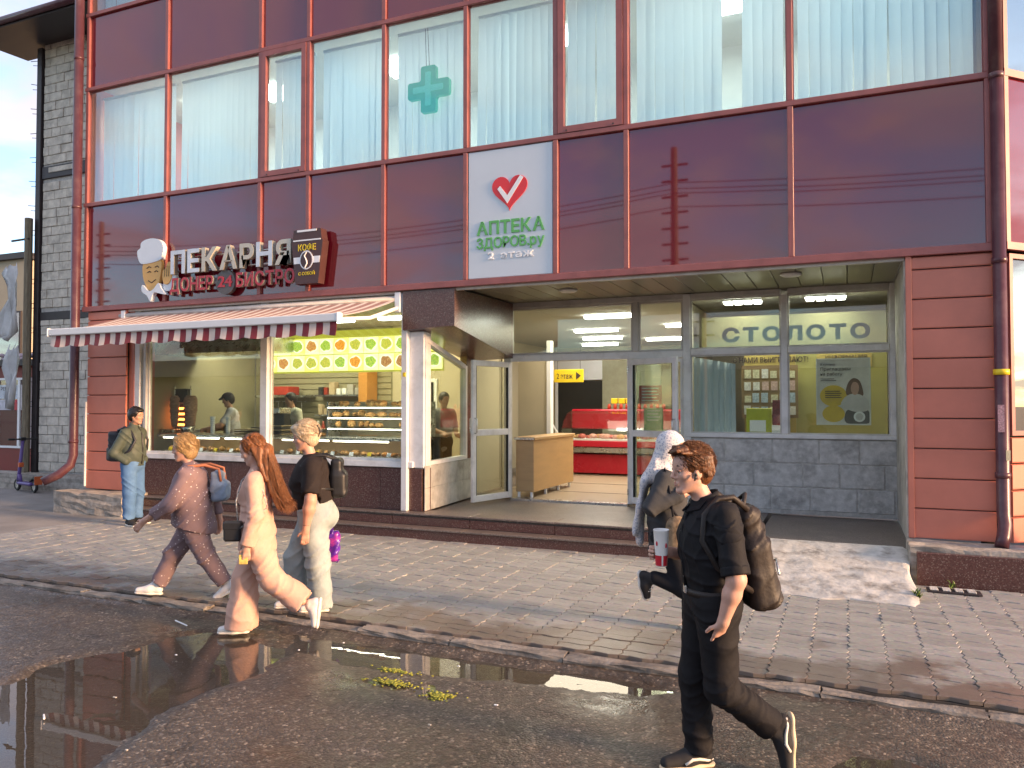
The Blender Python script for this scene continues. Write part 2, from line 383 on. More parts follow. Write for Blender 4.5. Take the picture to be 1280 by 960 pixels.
MB().box(1.545, 1.585, -0.140, -0.130, 1.36, 1.47).build('pale_sticker', M('cream_paper', (0.75, 0.62, 0.38), 0.7), dp)
pp = MB().tube([(-12.66, -0.12, 11.0), (-12.66, -0.12, 1.05), (-12.68, -0.16, 0.88), (-12.78, -0.30, 0.72), (-12.92, -0.50, 0.60)], 0.078, 14)
dp2 = pp.build('downpipe', m_pipe, bld, smooth=True)
for z in (8.2, 5.5, 3.1, 1.3): MB().lathe([(0.084, -0.03), (0.086, 0), (0.084, 0.03)], (-12.66, -0.12, z), 14).build('pipe_collar', m_pipe, dp2, smooth=True)
MB().cbox(-12.505, -12.475, -0.03, 0.0, 0.5, 2.0, 0.004).build('white_corner_strip', m_white, bld)

# ---- granite plinth, steps, platform
m_rubble = M('crumbled_concrete', (0.36, 0.33, 0.29), 0.9, var=0.3, scale=8, bump=0.8, bscale=22, dirt=(0.16, 0.14, 0.12), damt=0.7, dscale=5)
MB().box(-11.05, -1.05, -0.05, 9.9, 0.0, 0.376).build('entrance_platform', m_tread, bld)
steps = MB().box(-11.05, -1.05, -0.30, -0.052, 0.0, 0.205).build('lower_step', m_granite, bld)
x = -11.05; k = 0
while x < -1.06:
    x2 = min(x+1.25, -1.05)
    MB().cbox(x+0.004, x2-0.004, -0.325, -0.056, 0.207, 0.232, 0.004).build('tread_slab', m_tread, steps)
    MB().cbox(x+0.004, x2-0.004, -0.085, -0.0535, 0.236, 0.352, 0.003).build('riser_slab', m_granite, steps)
    MB().cbox(x+0.004, x2-0.004, -0.105, 0.30, 0.378, 0.402, 0.004).build('tread_slab', m_tread, steps)
    x = x2
# rough base blocks at both ends
def rough_block(x0, x1, y0, y1, z0, z1, n=6, amp=0.02, seed=1):
    rng = random.Random(seed); bm = bmesh.new(); bmesh.ops.create_cube(bm, size=1)
    bmesh.ops.scale(bm, vec=(x1-x0, y1-y0, z1-z0), verts=bm.verts); bmesh.ops.translate(bm, vec=((x0+x1)/2, (y0+y1)/2, (z0+z1)/2), verts=bm.verts)
    bmesh.ops.subdivide_edges(bm, edges=bm.edges[:], cuts=n, use_grid_fill=True)
    for v in bm.verts: v.co += Vector((rng.uniform(-amp, amp), rng.uniform(-amp, amp), rng.uniform(-amp, amp)))
    bm.verts.index_update(); mb = MB(); mb._add([tuple(v.co) for v in bm.verts], [tuple(v.index for v in f.verts) for f in bm.faces]); bm.free(); return mb
rough_block(-12.75, -11.08, -0.42, 0.5, 0.0, 0.44, 7, 0.018, 2).build('base_block', m_rubble, bld)
rough_block(0.60, 2.1, -0.50, 0.02, 0.0, 0.455, 8, 0.010, 3).build('base_block', m_rubble, bld)
MB().cbox(0.66, 2.05, -0.585, -0.515, 0.0, 0.41, 0.006).build('base_facing_slab', m_granite, bld)

# ---- bakery front (wall plane y = 0.12)
YB = 0.12
bp = MB().box(-11.40, -5.64, YB, YB+0.2, 0.402, 1.02).build('granite_wall', m_granite, bld)
for i in range(8):
    xa = -11.38+i*0.715
    MB().cbox(xa+0.003, xa+0.712, YB-0.022, YB-0.002, 0.406, 1.016, 0.002).build('granite_slab', m_granite, bp)
MB().cbox(-11.40, -5.80, YB-0.06, YB+0.16, 1.03, 1.12, 0.008).build('window_sill', m_white, bld)
MB().cbox(-11.44, -11.28, YB-0.05, YB+0.1, 1.122, 3.58, 0.008).build('window_post', m_white, bld)
MB().cbox(-11.22, -11.15, YB-0.03, YB+0.08, 1.122, 3.58, 0.008).build('window_post', m_grey, bld)
MB().cbox(-8.63, -8.49, YB-0.05, YB+0.1, 1.122, 3.58, 0.008).build('window_post', m_white, bld)
MB().cbox(-5.98, -5.88, YB-0.09, YB+0.1, 0.404, 3.62, 0.008).build('window_post', m_white, bld)
MB().cbox(-5.875, -5.64, YB-0.02, YB+0.2, 1.03, 3.02, 0.008).build('corner_panel', m_white, bld)
for (a, b_) in ((-11.15, -8.63), (-8.49, -5.98)):
    window(a, b_, 1.122, 3.5, YB+0.03, bld, m_white, m_glass, 0.035, 0.02)
MB().box(-11.4, -5.9, YB-0.02, YB+0.12, 3.51, 3.64).build('window_head', m_grey, bld)
MB().box(-5.935, -5.895, -0.0, 0.02, 2.36, 2.42).build('warning_label', MATS['yellow_plastic'], bld)
# ---- recess side wall with its slanted window
def side_pt(t, z): return (-5.64-0.16*t/1.98, YB+t, z)
def side_box(t0, t1, z0a, z0b, z1a, z1b, th, mat, name, parent, off=0.0):
    p = []
    for (t, z) in ((t0, z0a), (t1, z0b)): p.append(side_pt(t, z))
    q = [(-5.64+0.0-0.16*t0/1.98, YB+t0), (-5.64-0.16*t1/1.98, YB+t1)]
    o = off
    P = [(q[0][0]+o, q[0][1], z0a), (q[0][0]+o-th, q[0][1], z0a), (q[1][0]+o-th, q[1][1], z0b), (q[1][0]+o, q[1][1], z0b),
         (q[0][0]+o, q[0][1], z1a), (q[0][0]+o-th, q[0][1], z1a), (q[1][0]+o-th, q[1][1], z1b), (q[1][0]+o, q[1][1], z1b)]
    return MB().hexa(P).build(name, mat, parent, fix=True)
side_box(0.0, 1.95, 0.404, 0.404, 1.06, 1.06, 0.15, m_conc_l, 'side_wall', bld)
for (t0, t1, za, zb) in ((0.004, 0.95, 0.41, 0.73), (0.955, 1.94, 0.41, 0.73), (0.004, 0.95, 0.735, 1.055), (0.955, 1.94, 0.735, 1.055)):
    side_box(t0, t1, za, za, zb, zb, 0.012, m_conc_l, 'side_wall_slab', bld, 0.014)
fr = side_box(0.02, 1.62, 1.062, 1.062, 1.12, 1.12, 0.10, m_white, 'side_window', bld, 0.02)
side_box(0.02, 0.09, 1.12, 1.12, 2.93, 2.92, 0.10, m_white, 'frame_bar', fr, 0.02)
side_box(1.55, 1.62, 1.12, 1.12, 2.60, 2.59, 0.10, m_white, 'frame_bar', fr, 0.02)
side_box(0.09, 1.55, 2.86, 2.54, 2.93, 2.61, 0.10, m_white, 'frame_bar', fr, 0.02)
side_box(0.08, 1.56, 1.11, 1.11, 2.87, 2.55, 0.006, m_glass, 'pane', fr, -0.03)
side_box(1.63, 1.97, 1.065, 1.065, 3.0, 2.9, 0.12, m_granite, 'side_post', bld)
# granite clad underside of the stair over the recess
P = [(-5.93, -0.012, 3.04), (-5.08, -0.012, 3.07), (-5.08, 2.09, 2.72), (-5.93, 2.09, 2.69), (-5.93, -0.012, 3.60), (-5.08, -0.012, 3.60), (-5.08, 2.09, 3.63), (-5.93, 2.09, 3.63)]
MB().hexa(P).build('granite_beam', m_granite, bld, fix=True)
# ---- recess ceiling
x = -5.07
so = MB().box(-5.07, 0.62, 0.06, 2.1, 3.66, 3.70).build('soffit', m_dark, bld)
while x < 0.6:
    x2 = min(x+0.30, 0.62)
    MB().prism([(x+0.003, 3.652), (x+0.010, 3.640), (x2-0.010, 3.640), (x2-0.003, 3.652)], 0.105, 2.085, 'y').build('soffit_panel', m_soff, so, fix=True)
    x = x2
for (lx, ly) in ((-3.73, 1.0), (-0.64, 0.8)):
    l = MB().lathe([(0.13, 3.638), (0.135, 3.62), (0.10, 3.60), (0.02, 3.595)], (lx, ly, 0), 18)
    l.build('round_lamp', m_white, bld, smooth=True)
# ---- recess back wall: block wall, windows, doorway
YR = 2.1
wall = MB().box(-2.22, 0.64, YR+0.02, YR+0.2, 0.38, 1.46).build('block_wall', m_mortar, bld)
rows = [(0.44, 0.76), (0.775, 1.10), (1.115, 1.455)]
for ri, (za, zb) in enumerate(rows):
    x = -2.22-(0.25 if ri % 2 else 0.05)
    while x < 0.63:
        w = random.uniform(0.46, 0.70); a = max(x, -2.215); b_ = min(x+w-0.020, 0.635)
        if b_-a > 0.05:
            MB().cbox(a, b_, YR+0.010+random.uniform(-0.004, 0.006), YR+0.03, za+random.uniform(-0.004, 0.004), zb+random.uniform(-0.004, 0.004), 0.008).build('wall_block', m_conc, wall)
        x += w
MB().cbox(-2.24, 0.65, YR-0.03, YR+0.12, 1.465, 1.525, 0.006).build('window_sill', m_white, bld)
def bar(x0, x1, z0, z1, mat=m_white, y0=YR-0.02, y1=YR+0.06, name='frame_bar'):
    return MB().cbox(x0, x1, y0, y1, z0, z1, 0.006).build(name, mat, bld)
bar(-2.27, -2.16, 0.404, 3.63); bar(-0.86, -0.77, 1.53, 3.55); bar(0.56, 0.65, 1.53, 3.63)
bar(-2.155, -0.865, 2.70, 2.79); bar(-0.765, 0.555, 2.70, 2.79)
bar(-2.155, -0.865, 3.55, 3.635, m_grey); bar(-0.765, 0.555, 3.551, 3.636, m_grey)
for (a, b_) in ((-2.16, -0.86), (-0.77, 0.56)):
    for (za, zb) in ((1.525, 2.70), (2.79, 3.55)):
        window(a, b_, za, zb, YR+0.02, bld, m_grey, m_glass, 0.022, 0.01)
# doorway frame, transom lights, side light
bar(-5.24, -5.12, 0.404, 3.63, m_grey); bar(-3.14, -3.06, 0.404, 2.66, m_white); bar(-5.12, -2.27, 2.665, 2.775, m_white)
bar(-5.12, -2.27, 3.55, 3.64, m_grey); bar(-3.05, -2.96, 2.78, 3.55, m_grey)
for (a, b_) in ((-5.12, -3.05), (-2.96, -2.27)): window(a, b_, 2.775, 3.55, YR+0.02, bld, m_grey, m_glass, 0.03, 0.01)
window(-3.06, -2.27, 0.41, 2.66, YR+0.03, bld, m_white, m_glass, 0.05, 0.01)
MB().box(-5.12, -3.14, YR-0.05, YR+0.1, 0.378, 0.408).build('threshold', m_steel, bld)
# open door leaves
def leaf(h, e, handle):
    h = Vector((*h, 0)); e = Vector((*e, 0)); d = (e-h); w = d.length; d.normalize(); n = Vector((-d.y, d.x, 0))
    m = Matrix(((d.x, n.x, 0, h.x), (d.y, n.y, 0, h.y), (0, 0, 1, 0), (0, 0, 0, 1)))
    t = 0.085; b = MB(m); za, zm, zb = 0.425, 1.46, 2.655
    b.cbox(0, t, -0.025, 0.025, za, zb, 0.006); b.cbox(w-t, w, -0.025, 0.025, za, zb, 0.006)
    for (z, hh) in ((za, 0.10), (zm, 0.10), (zb-0.09, 0.09)): b.cbox(t+0.001, w-t-0.001, -0.0245, 0.0245, z, z+hh, 0.005)
    lf = b.build('door_leaf', m_white, bld)
    for (z0, z1) in ((za+0.1, zm), (zm+0.1, zb-0.09)):
        g = MB(m); g.box(t-0.01, w-t+0.01, -0.004, 0.004, z0-0.01, z1+0.01); g.build('door_pane', m_glass, lf)
        g = MB(m); g.box(t, t+0.012, -0.02, 0.02, z0, z1); g.box(w-t-0.012, w-t, -0.02, 0.02, z0, z1); g.build('gasket', m_blackrub, lf)
    hb = MB(m)
    for s in (-1, 1): hb.tube([(w-0.045, s*0.026, handle-0.12), (w-0.045, s*0.07, handle-0.11), (w-0.045, s*0.07, handle+0.11), (w-0.045, s*0.026, handle+0.12)], 0.012, 8)
    hb.build('door_handle', m_steel, lf, smooth=True)
    g = MB(m)
    for z in (0.6, 1.5, 2.5): g.lathe([(0.014, z-0.05), (0.014, z+0.05)], (-0.012, -0.03, 0), 8)
    g.build('hinge', m_steel, lf)
    return lf, m, w
lf_l = leaf((-5.12, YR-0.02), (-5.38, 1.15), 1.62)
lf_r = leaf((-3.10, YR-0.02), (-2.26, 1.60), 1.62)
# right return wall of the recess
MB().box(0.625, 0.66, 0.52, YR+0.1, 0.40, 3.64).build('recess_return', m_conc_l, bld)
MB().cbox(0.612, 0.635, 0.03, 0.9, 0.42, 3.62, 0.004).build('return_strip', m_conc_l, bld)
MB().box(-1.0, 0.66, -0.05, YR+0.05, 0.0, 0.36).build('side_platform', m_tread, bld)

# ---- 45 degree corner facade
c45 = math.sqrt(0.5)
MC = Matrix(((c45, -c45, 0, 1.60), (c45, c45, 0, -0.02), (0, 0, 1, 0), (0, 0, 0, 1)))
LC = 7.0; xs = [0.0, 2.3, 4.6, 7.0]
for x in xs:
    MB(MC).box(x-0.03, x+0.03, -0.03, 0.04, Z0, Z4).build('mullion', m_mull, bld)
for z in (Z0, Z1, Z2, Z3): MB(MC).box(-0.03, LC, -0.034, 0.03, z-0.04, z+0.04).build('transom', m_mull, bld)
for i in range(3):
    a, b_ = xs[i]+0.03, xs[i+1]-0.03
    for (za, zb) in ((Z0+0.04, Z1-0.04), (Z2+0.04, Z3-0.04)): MB(MC).box(a, b_, 0.0, 0.02, za, zb).build('spandrel_panel', m_span, bld)
    for (za, zb) in ((Z1+0.04, Z2-0.04), (Z3+0.04, Z4)): window(a, b_, za, zb, 0.0, bld, m_mull, m_glass_ch, 0.02, 0.0, MC)
    window(a, b_, 1.62, 3.58, 0.02, bld, m_mull, m_glass_ch, 0.05, 0.03, MC)
    for k in range(4):
        z = 0.47+k*0.285
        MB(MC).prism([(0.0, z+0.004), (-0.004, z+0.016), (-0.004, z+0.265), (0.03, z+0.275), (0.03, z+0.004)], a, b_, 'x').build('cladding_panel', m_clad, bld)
MB(MC).box(0, LC, 0.31, 0.35, 0.4, Z4).build('corner_inner_wall', m_dark, bld)
MB(MC).box(0.3, LC, -0.35, 0.03, 0.0, 0.45).build('corner_base', m_granite, bld)
MB(MC).cbox(0.36, 0.39, -0.06, -0.02, 0.5, 1.6, 0.003).build('white_corner_strip', m_white, bld)

# ------------------------------------------------------------------ vertical blinds behind the upper windows
def blind(i, za, zb, label, gaps=(), phase=0):
    a, b_ = XM[i]+0.08, XM[i+1]-0.08
    t = thing('vertical_blind', label, 'blind', ((a+b_)/2, 0.25, za), 'vertical blinds of the upper storey')
    MB().box(a, b_, 0.22, 0.27, zb-0.10, zb-0.06).build('headrail', m_blind, t)
    n = int((b_-a)/0.118); w = (b_-a)/n
    base = None
    for k in range(n):
        xc = a+(k+0.5)*w
        if any(g0 < k/n < g1 for g0, g1 in gaps): continue
        if base is None:
            m_ = MB(); hw = 0.064; z0l, z1l = za+0.03-zb+0.1, -0.002
            p = [(-hw, 0.004), (-hw*0.4, -0.001), (hw*0.4, -0.001), (hw, 0.004)]
            m_.v = [(x_, y_, z_) for z_ in (z0l, z1l) for (x_, y_) in p]; m_.f = [(0, 1, 5, 4), (1, 2, 6, 5), (2, 3, 7, 6)]; m_.mi = [0]*3
            base = m_.mesh('slat')
            base.materials.append(m_blind)
            base.polygons.foreach_set('use_smooth', [True]*3)
        o = bpy.data.objects.new('slat', base); COL.objects.link(o); o.parent = t
        o.location = (xc-t.location.x, 0.245-0.25, zb-0.10-za)
        o.rotation_euler = (random.gauss(0, 0.004), random.gauss(0, 0.006), (0.03, 0.08, 0.05, 0.03, 0.04, 0.22, 0.10, 0.16, 0.10)[i]+random.gauss(0, 0.035)+(0.4 if random.random() < 0.05 else 0))
BL = [(0, 'closed white vertical blind in the leftmost upper window', ()),
      (1, 'white vertical blind in the wide window above the bakery letters', ()),
      (2, 'white vertical blind in the narrow opening window left of the green cross', ()),
      (3, 'white vertical blind between the narrow sash and the green cross window', ()),
      (4, 'white vertical blind behind the green cross', ()),
      (5, 'white vertical blind above the pharmacy sign board', ()),
      (6, 'white vertical blind in the narrow opening window right of the pharmacy sign', ()),
      (7, 'white vertical blind with an open gap showing the room', ((0.55, 0.68),)),
      (8, 'white vertical blind in the rightmost upper window by the downpipe', ((0.955, 0.99),))]
for i, lab, gp in BL: blind(i, Z1+0.03, Z2-0.02, lab, gp)
blind(0, Z3+0.03, Z4-0.05, 'white vertical blind in the topmost left corner window')
# ------------------------------------------------------------------ pharmacy sign board
m_board = M('board_white', (0.60, 0.66, 0.72), 0.35, var=0.03, scale=2)
m_red = M('sign_red', (0.72, 0.04, 0.05), 0.4, var=0.04)
m_green = M('sign_green', (0.12, 0.42, 0.12), 0.4, var=0.04)
m_wht = M('sign_white', (0.86, 0.87, 0.88), 0.4, var=0.02)
ph = thing('pharmacy_sign', 'pale board with red heart and green lettering between maroon panels', 'sign', (-4.22, -0.03, 3.72))
MB().cbox(-4.855, -3.595, -0.028, 0.02, 3.71, 5.495, 0.006).build('board', m_board, ph)
hp = []
for k in range(48):
    t = 2*math.pi*k/48
    hp.append((16*math.sin(t)**3, 13*math.cos(t)-5*math.cos(2*t)-2*math.cos(3*t)-math.cos(4*t)))
MB().prism([(-4.22+p[0]*0.0165, 4.90+p[1]*0.0165) for p in hp], -0.040, -0.0285, 'y').build('heart_emblem', m_red, ph, fix=True)
MB().prism([(-4.40, 4.93), (-4.25, 4.72), (-4.01, 5.06), (-4.06, 5.09), (-4.25, 4.83), (-4.36, 4.97)], -0.046, -0.041, 'y').build('tick_mark', m_wht, ph, fix=True)
letters('АПТЕКА', -4.72, -3.71, 4.31, 4.50, -0.0285, m_green, ph, depth=0.014, bold=0.024, gap=0.10)
letters('ЗДОРОВ.ру', -4.72, -3.71, 4.12, 4.27, -0.0285, m_green, ph, depth=0.014, bold=0.018, gap=0.07)
letters('2 этаж', -4.55, -3.87, 3.965, 4.07, -0.0285, m_wht, ph, depth=0.012, bold=0.02, gap=0.10)

# ------------------------------------------------------------------ green cross hanging in an upper window
m_crossg = M('cross_green', (0.06, 0.40, 0.24), 0.4, emit=(0.05, 0.5, 0.3), estr=0.10)
m_cross2 = M('cross_tube', (0.16, 0.55, 0.40), 0.4, emit=(0.1, 0.6, 0.4), estr=0.12)
cx, cz = -5.58, 6.58
gc = thing('pharmacy_cross', 'green pharmacy cross hanging inside an upper window', 'sign', (cx, 0.12, cz-0.36))
def cross_poly(a, b, r=0.04):
    pts = []
    cs = [(a, b), (a, a), (b, a)]
    base = [(b, a), (a, a), (a, b)]
    ring = [(b, -a), (b, a), (a, a), (a, b), (-a, b), (-a, a), (-b, a), (-b, -a), (-a, -a), (-a, -b), (a, -b), (a, -a)]
    n = len(ring)
    for i in range(n):
        p0, p1, p2 = Vector(ring[i-1]), Vector(ring[i]), Vector(ring[(i+1) % n])
        u = (p0-p1).normalized(); v = (p2-p1).normalized()
        for s in (0, 0.33, 0.67, 1):
            q = (p1+u*r)*(1-s)**2+p1*2*s*(1-s)+(p1+v*r)*s*s; pts.append((q.x, q.y))
    return pts
MB().prism([(cx+p[0], cz+p[1]) for p in cross_poly(0.125, 0.345)], 0.10, 0.17, 'y').build('cross_body', m_crossg, gc, fix=True)
MB().prism([(cx+p[0], cz+p[1]) for p in cross_poly(0.045, 0.25, 0.02)], 0.085, 0.0985, 'y').build('light_tube', m_cross2, gc, fix=True)
MB().tube([(cx-0.05, 0.135, cz+0.34), (cx-0.07, 0.135, 7.5)], 0.004, 6).tube([(cx+0.0, 0.135, cz+0.34), (cx-0.03, 0.135, 7.5)], 0.004, 6).build('hanging_wire', m_dark, gc)

# ------------------------------------------------------------------ bakery sign
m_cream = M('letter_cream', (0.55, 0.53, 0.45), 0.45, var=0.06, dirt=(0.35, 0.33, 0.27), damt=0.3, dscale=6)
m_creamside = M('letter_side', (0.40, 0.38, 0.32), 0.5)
m_wlet = M('letter_bluewhite', (0.60, 0.68, 0.76), 0.4)
m_lred = M('letter_red', (0.45, 0.035, 0.055), 0.4, var=0.08)
m_brown = M('cup_brown', (0.075, 0.032, 0.030), 0.4, var=0.08)
m_yel = M('letter_yellow', (0.72, 0.56, 0.03), 0.45)
bs = thing('bakery_sign', 'cream and red channel letters on rails above the striped awning', 'sign', (-9.1, -0.05, 3.8))
for (xa, xb, z) in ((-10.42, -7.75, 4.40), (-10.35, -7.7, 4.18), (-7.95, -7.6, 4.0)):
    MB().tube([(xa, -0.085, z), (xb, -0.085, z)], 0.012, 8).build('rail', m_steel, bs, smooth=True)
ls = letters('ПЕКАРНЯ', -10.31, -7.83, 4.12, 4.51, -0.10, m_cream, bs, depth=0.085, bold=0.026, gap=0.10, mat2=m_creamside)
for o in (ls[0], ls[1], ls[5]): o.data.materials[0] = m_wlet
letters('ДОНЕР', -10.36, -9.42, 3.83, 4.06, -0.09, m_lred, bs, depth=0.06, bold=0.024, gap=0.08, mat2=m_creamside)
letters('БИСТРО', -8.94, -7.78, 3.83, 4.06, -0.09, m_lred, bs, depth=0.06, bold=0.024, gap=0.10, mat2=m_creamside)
dk = MB().prism([(-9.18+0.20*math.cos(a), 3.93+0.20*math.sin(a)) for a in [2*math.pi*k/28 for k in range(28)]], -0.13, -0.06, 'y').build('round_badge', M('badge_grey', (0.10, 0.09, 0.09), 0.4), bs, fix=True)
text_fit('24', -9.33, -9.03, 3.85, 4.03, -0.131, m_lred, dk, 'numerals', 0.012, 0.02)
# takeaway cup light box
cup = thing('coffee_cup_sign', 'brown takeaway cup shaped light box at the end of the bakery letters', 'sign', (-7.5, -0.1, 3.78))
cb = MB().prism([(-7.72, 3.79), (-7.30, 3.79), (-7.215, 4.44), (-7.235, 4.46), (-7.26, 4.62), (-7.76, 4.62), (-7.78, 4.46), (-7.80, 4.44)], -0.20, -0.05, 'y').build('cup_box', m_brown, cup, fix=True)
MB().box(-7.765, -7.255, -0.207, -0.202, 4.445, 4.465).build('lid_line', m_wht, cup)
MB().box(-7.69, -7.33, -0.207, -0.202, 4.585, 4.615).build('lid_line', m_wht, cup)
text_fit('КОФЕ', -7.67, -7.34, 4.29, 4.40, -0.202, m_yel, cup, 'lettering', 0.006, 0.01)
text_fit('С СОБОЙ', -7.66, -7.36, 3.92, 3.985, -0.202, m_yel, cup, 'lettering', 0.006, 0.01)
MB().prism([(-7.745, 4.10), (-7.275, 4.10), (-7.26, 4.20), (-7.755, 4.20)], -0.207, -0.202, 'y').build('band', m_wht, cup, fix=True)
ring = [(-7.51+0.125*math.cos(a), 4.15+0.145*math.sin(a)) for a in [2*math.pi*k/30 for k in range(30)]]
MB().prism(ring, -0.212, -0.2075, 'y').build('bean_ring', m_wht, cup, fix=True)
ring = [(-7.51+0.105*math.cos(a), 4.15+0.125*math.sin(a)) for a in [2*math.pi*k/30 for k in range(30)]]
MB().prism(ring, -0.217, -0.2125, 'y').build('bean', m_brown, cup, fix=True)
MB().tube([(-7.50, -0.219, 4.27), (-7.54, -0.219, 4.21), (-7.50, -0.219, 4.14), (-7.49, -0.219, 4.10), (-7.53, -0.219, 4.03)], 0.010, 6).build('bean_crease', m_wht, cup)
# generic cook emblem: hat, face, hand, scarf as flat cut-outs
ck = thing('cook_emblem', 'cut-out cook with white hat at the left end of the bakery letters', 'sign', (-10.75, -0.08, 3.7))
m_skin_s = M('emblem_skin', (0.68, 0.40, 0.13), 0.5, var=0.04)
m_hat = M('emblem_hat', (0.66, 0.73, 0.80), 0.45, var=0.03)
def blob(pts, y0, y1, name, mat, par):
    # closed smooth outline through the points
    n = len(pts); o = []
    for i in range(n):
        p0, p1, p2, p3 = [Vector(pts[(i+k-1) % n]) for k in range(4)]
        for s in (0, 0.25, 0.5, 0.75):
            q = 0.5*((2*p1)+(-p0+p2)*s+(2*p0-5*p1+4*p2-p3)*s*s+(-p0+3*p1-3*p2+p3)*s**3); o.append((q.x, q.y))
    return MB().prism(o, y0, y1, 'y').build(name, mat, par, fix=True)
blob([(-11.04, 4.36), (-11.12, 4.46), (-11.14, 4.58), (-11.07, 4.63), (-11.05, 4.72), (-10.92, 4.77), (-10.74, 4.77), (-10.60, 4.71), (-10.54, 4.60), (-10.57, 4.46), (-10.60, 4.40), (-10.82, 4.36)], -0.13, -0.05, 'hat', m_hat, ck)
blob([(-11.0, 4.38), (-11.02, 4.2), (-10.98, 4.05), (-10.90, 3.93), (-10.80, 3.88), (-10.70, 3.93), (-10.63, 4.05), (-10.60, 4.2), (-10.60, 4.38), (-10.80, 4.42)], -0.12, -0.06, 'face', m_skin_s, ck)
blob([(-10.99, 3.99), (-10.85, 3.88), (-10.74, 3.90), (-10.62, 4.0), (-10.55, 3.9), (-10.46, 3.80), (-10.62, 3.83), (-10.73, 3.84), (-10.80, 3.70), (-10.88, 3.80), (-11.0, 3.88)], -0.15, -0.07, 'scarf', m_hat, ck)
blob([(-10.52, 3.88), (-10.30, 3.90), (-10.25, 4.15), (-10.28, 4.30), (-10.42, 4.20), (-10.52, 4.10)], -0.12, -0.07, 'sleeve', m_hat, ck)
hnd = blob([(-10.50, 3.98), (-10.40, 3.99), (-10.34, 4.10), (-10.33, 4.26), (-10.37, 4.34), (-10.43, 4.33), (-10.47, 4.24), (-10.53, 4.20), (-10.54, 4.08)], -0.14, -0.08, 'hand', m_skin_s, ck)
m_ink = M('emblem_ink', (0.05, 0.03, 0.03), 0.6)
tb = MB()
for pts in ([(-10.92, 4.27), (-10.87, 4.30), (-10.82, 4.28)], [(-10.73, 4.28), (-10.68, 4.30), (-10.64, 4.27)], [(-10.90, 4.20), (-10.86, 4.22), (-10.82, 4.20)], [(-10.74, 4.20), (-10.70, 4.22), (-10.66, 4.20)], [(-10.88, 4.06), (-10.80, 4.02), (-10.71, 4.07)]):
    tb.tube([(p[0], -0.122, p[1]) for p in pts], 0.008, 6)
tb.build('face_lines', m_ink, ck)
tb = MB()
for k in range(3): tb.tube([(-10.49+k*0.045, -0.142, 4.10), (-10.48+k*0.045, -0.142, 4.28)], 0.004, 6)
tb.build('finger_lines', m_ink, hnd)

# ------------------------------------------------------------------ striped awning
m_mar = M('awning_maroon', (0.17, 0.008, 0.022), 0.75, var=0.12, scale=5, sheen=0.2)
m_crm = M('awning_cream', (0.58, 0.50, 0.46), 0.75, var=0.08, scale=5, dirt=(0.44, 0.37, 0.33), damt=0.4, dscale=4, sheen=0.2)
aw = thing('striped_awning', 'maroon and cream striped awning folded out over the bakery window', 'awning', (-9.0, -0.5, 3.0))
XA0, XA1, XB0, XB1 = -11.78, -6.22, -11.66, -6.07
NS = 50
m_ = MB()
for k in range(NS):
    for j in range(6):
        def P(kk, jj):
            t = jj/6; u = (kk+(0.22 if kk % 2 else 0.0))/NS; xa = XB0+(XB1-XB0)*u; xb = XA0+(XA1-XA0)*u
            sag = -0.035*math.sin(math.pi*t)
            return (xa+(xb-xa)*t, 0.06+(-1.16-0.06)*t, 3.50+(3.14-3.50)*t+sag)
        m_._add([P(k, j), P(k+1, j), P(k+1, j+1), P(k, j+1)], [(0, 3, 2, 1)], k % 2)
fab = m_.build('canopy_fabric', [m_mar, m_crm], aw)
fs = fab.modifiers.new('thickness', 'SOLIDIFY'); fs.thickness = 0.004
m_ = MB()
sc_w = (XA1-XA0)/25
for k in range(NS):
    for s in range(4):
        for r in range(4):
            def P(u, v):
                x_ = XA0+(XA1-XA0)*u; ph_ = (u*25) % 1.0
                dep = 0.165+0.030*abs(math.sin(math.pi*u*12.5))
                z_ = 3.065-dep*v; y_ = -1.205-0.012*math.sin(u*70)*v-0.02*v*v
                return (x_, y_, z_)
            u0 = (k+s/4)/NS; u1 = (k+(s+1)/4)/NS
            m_._add([P(u0, r/4), P(u1, r/4), P(u1, (r+1)/4), P(u0, (r+1)/4)], [(0, 3, 2, 1)], k % 2)
val = m_.build('valance', [m_crm, m_mar], aw)
fs = val.modifiers.new('thickness', 'SOLIDIFY'); fs.thickness = 0.004
m_alu = M('white_alu', (0.70, 0.72, 0.74), 0.35, var=0.03)
MB().cbox(XA0-0.02, XA1+0.02, -1.25, -1.15, 3.06, 3.17, 0.012).build('front_bar', m_alu, aw)
for x in (XA0-0.035, XA1+0.035): MB().cbox(x-0.014, x+0.014, -1.255, -1.145, 3.05, 3.18, 0.005).build('bar_end_cap', m_wht, aw)
MB().tube([(XB0-0.05, 0.03, 3.51), (XB1+0.05, 0.03, 3.51)], 0.045, 12).build('roller', m_grey, aw, smooth=True)
for (xe, xf, xm) in ((-6.02, -6.35, -6.03), (-11.6, -11.3, -11.6)):
    MB().cbox(xe-0.05, xe+0.05, -0.02, 0.05, 3.30, 3.60, 0.01).build('bracket', m_wht, aw)
    MB().tube([(xe, -0.03, 3.36), (xe-(0.12 if xe > -8 else -0.12), -0.55, 3.17), (xf, -1.16, 3.10)], 0.028, 10).build('folding_arm', m_wht, aw, smooth=True)
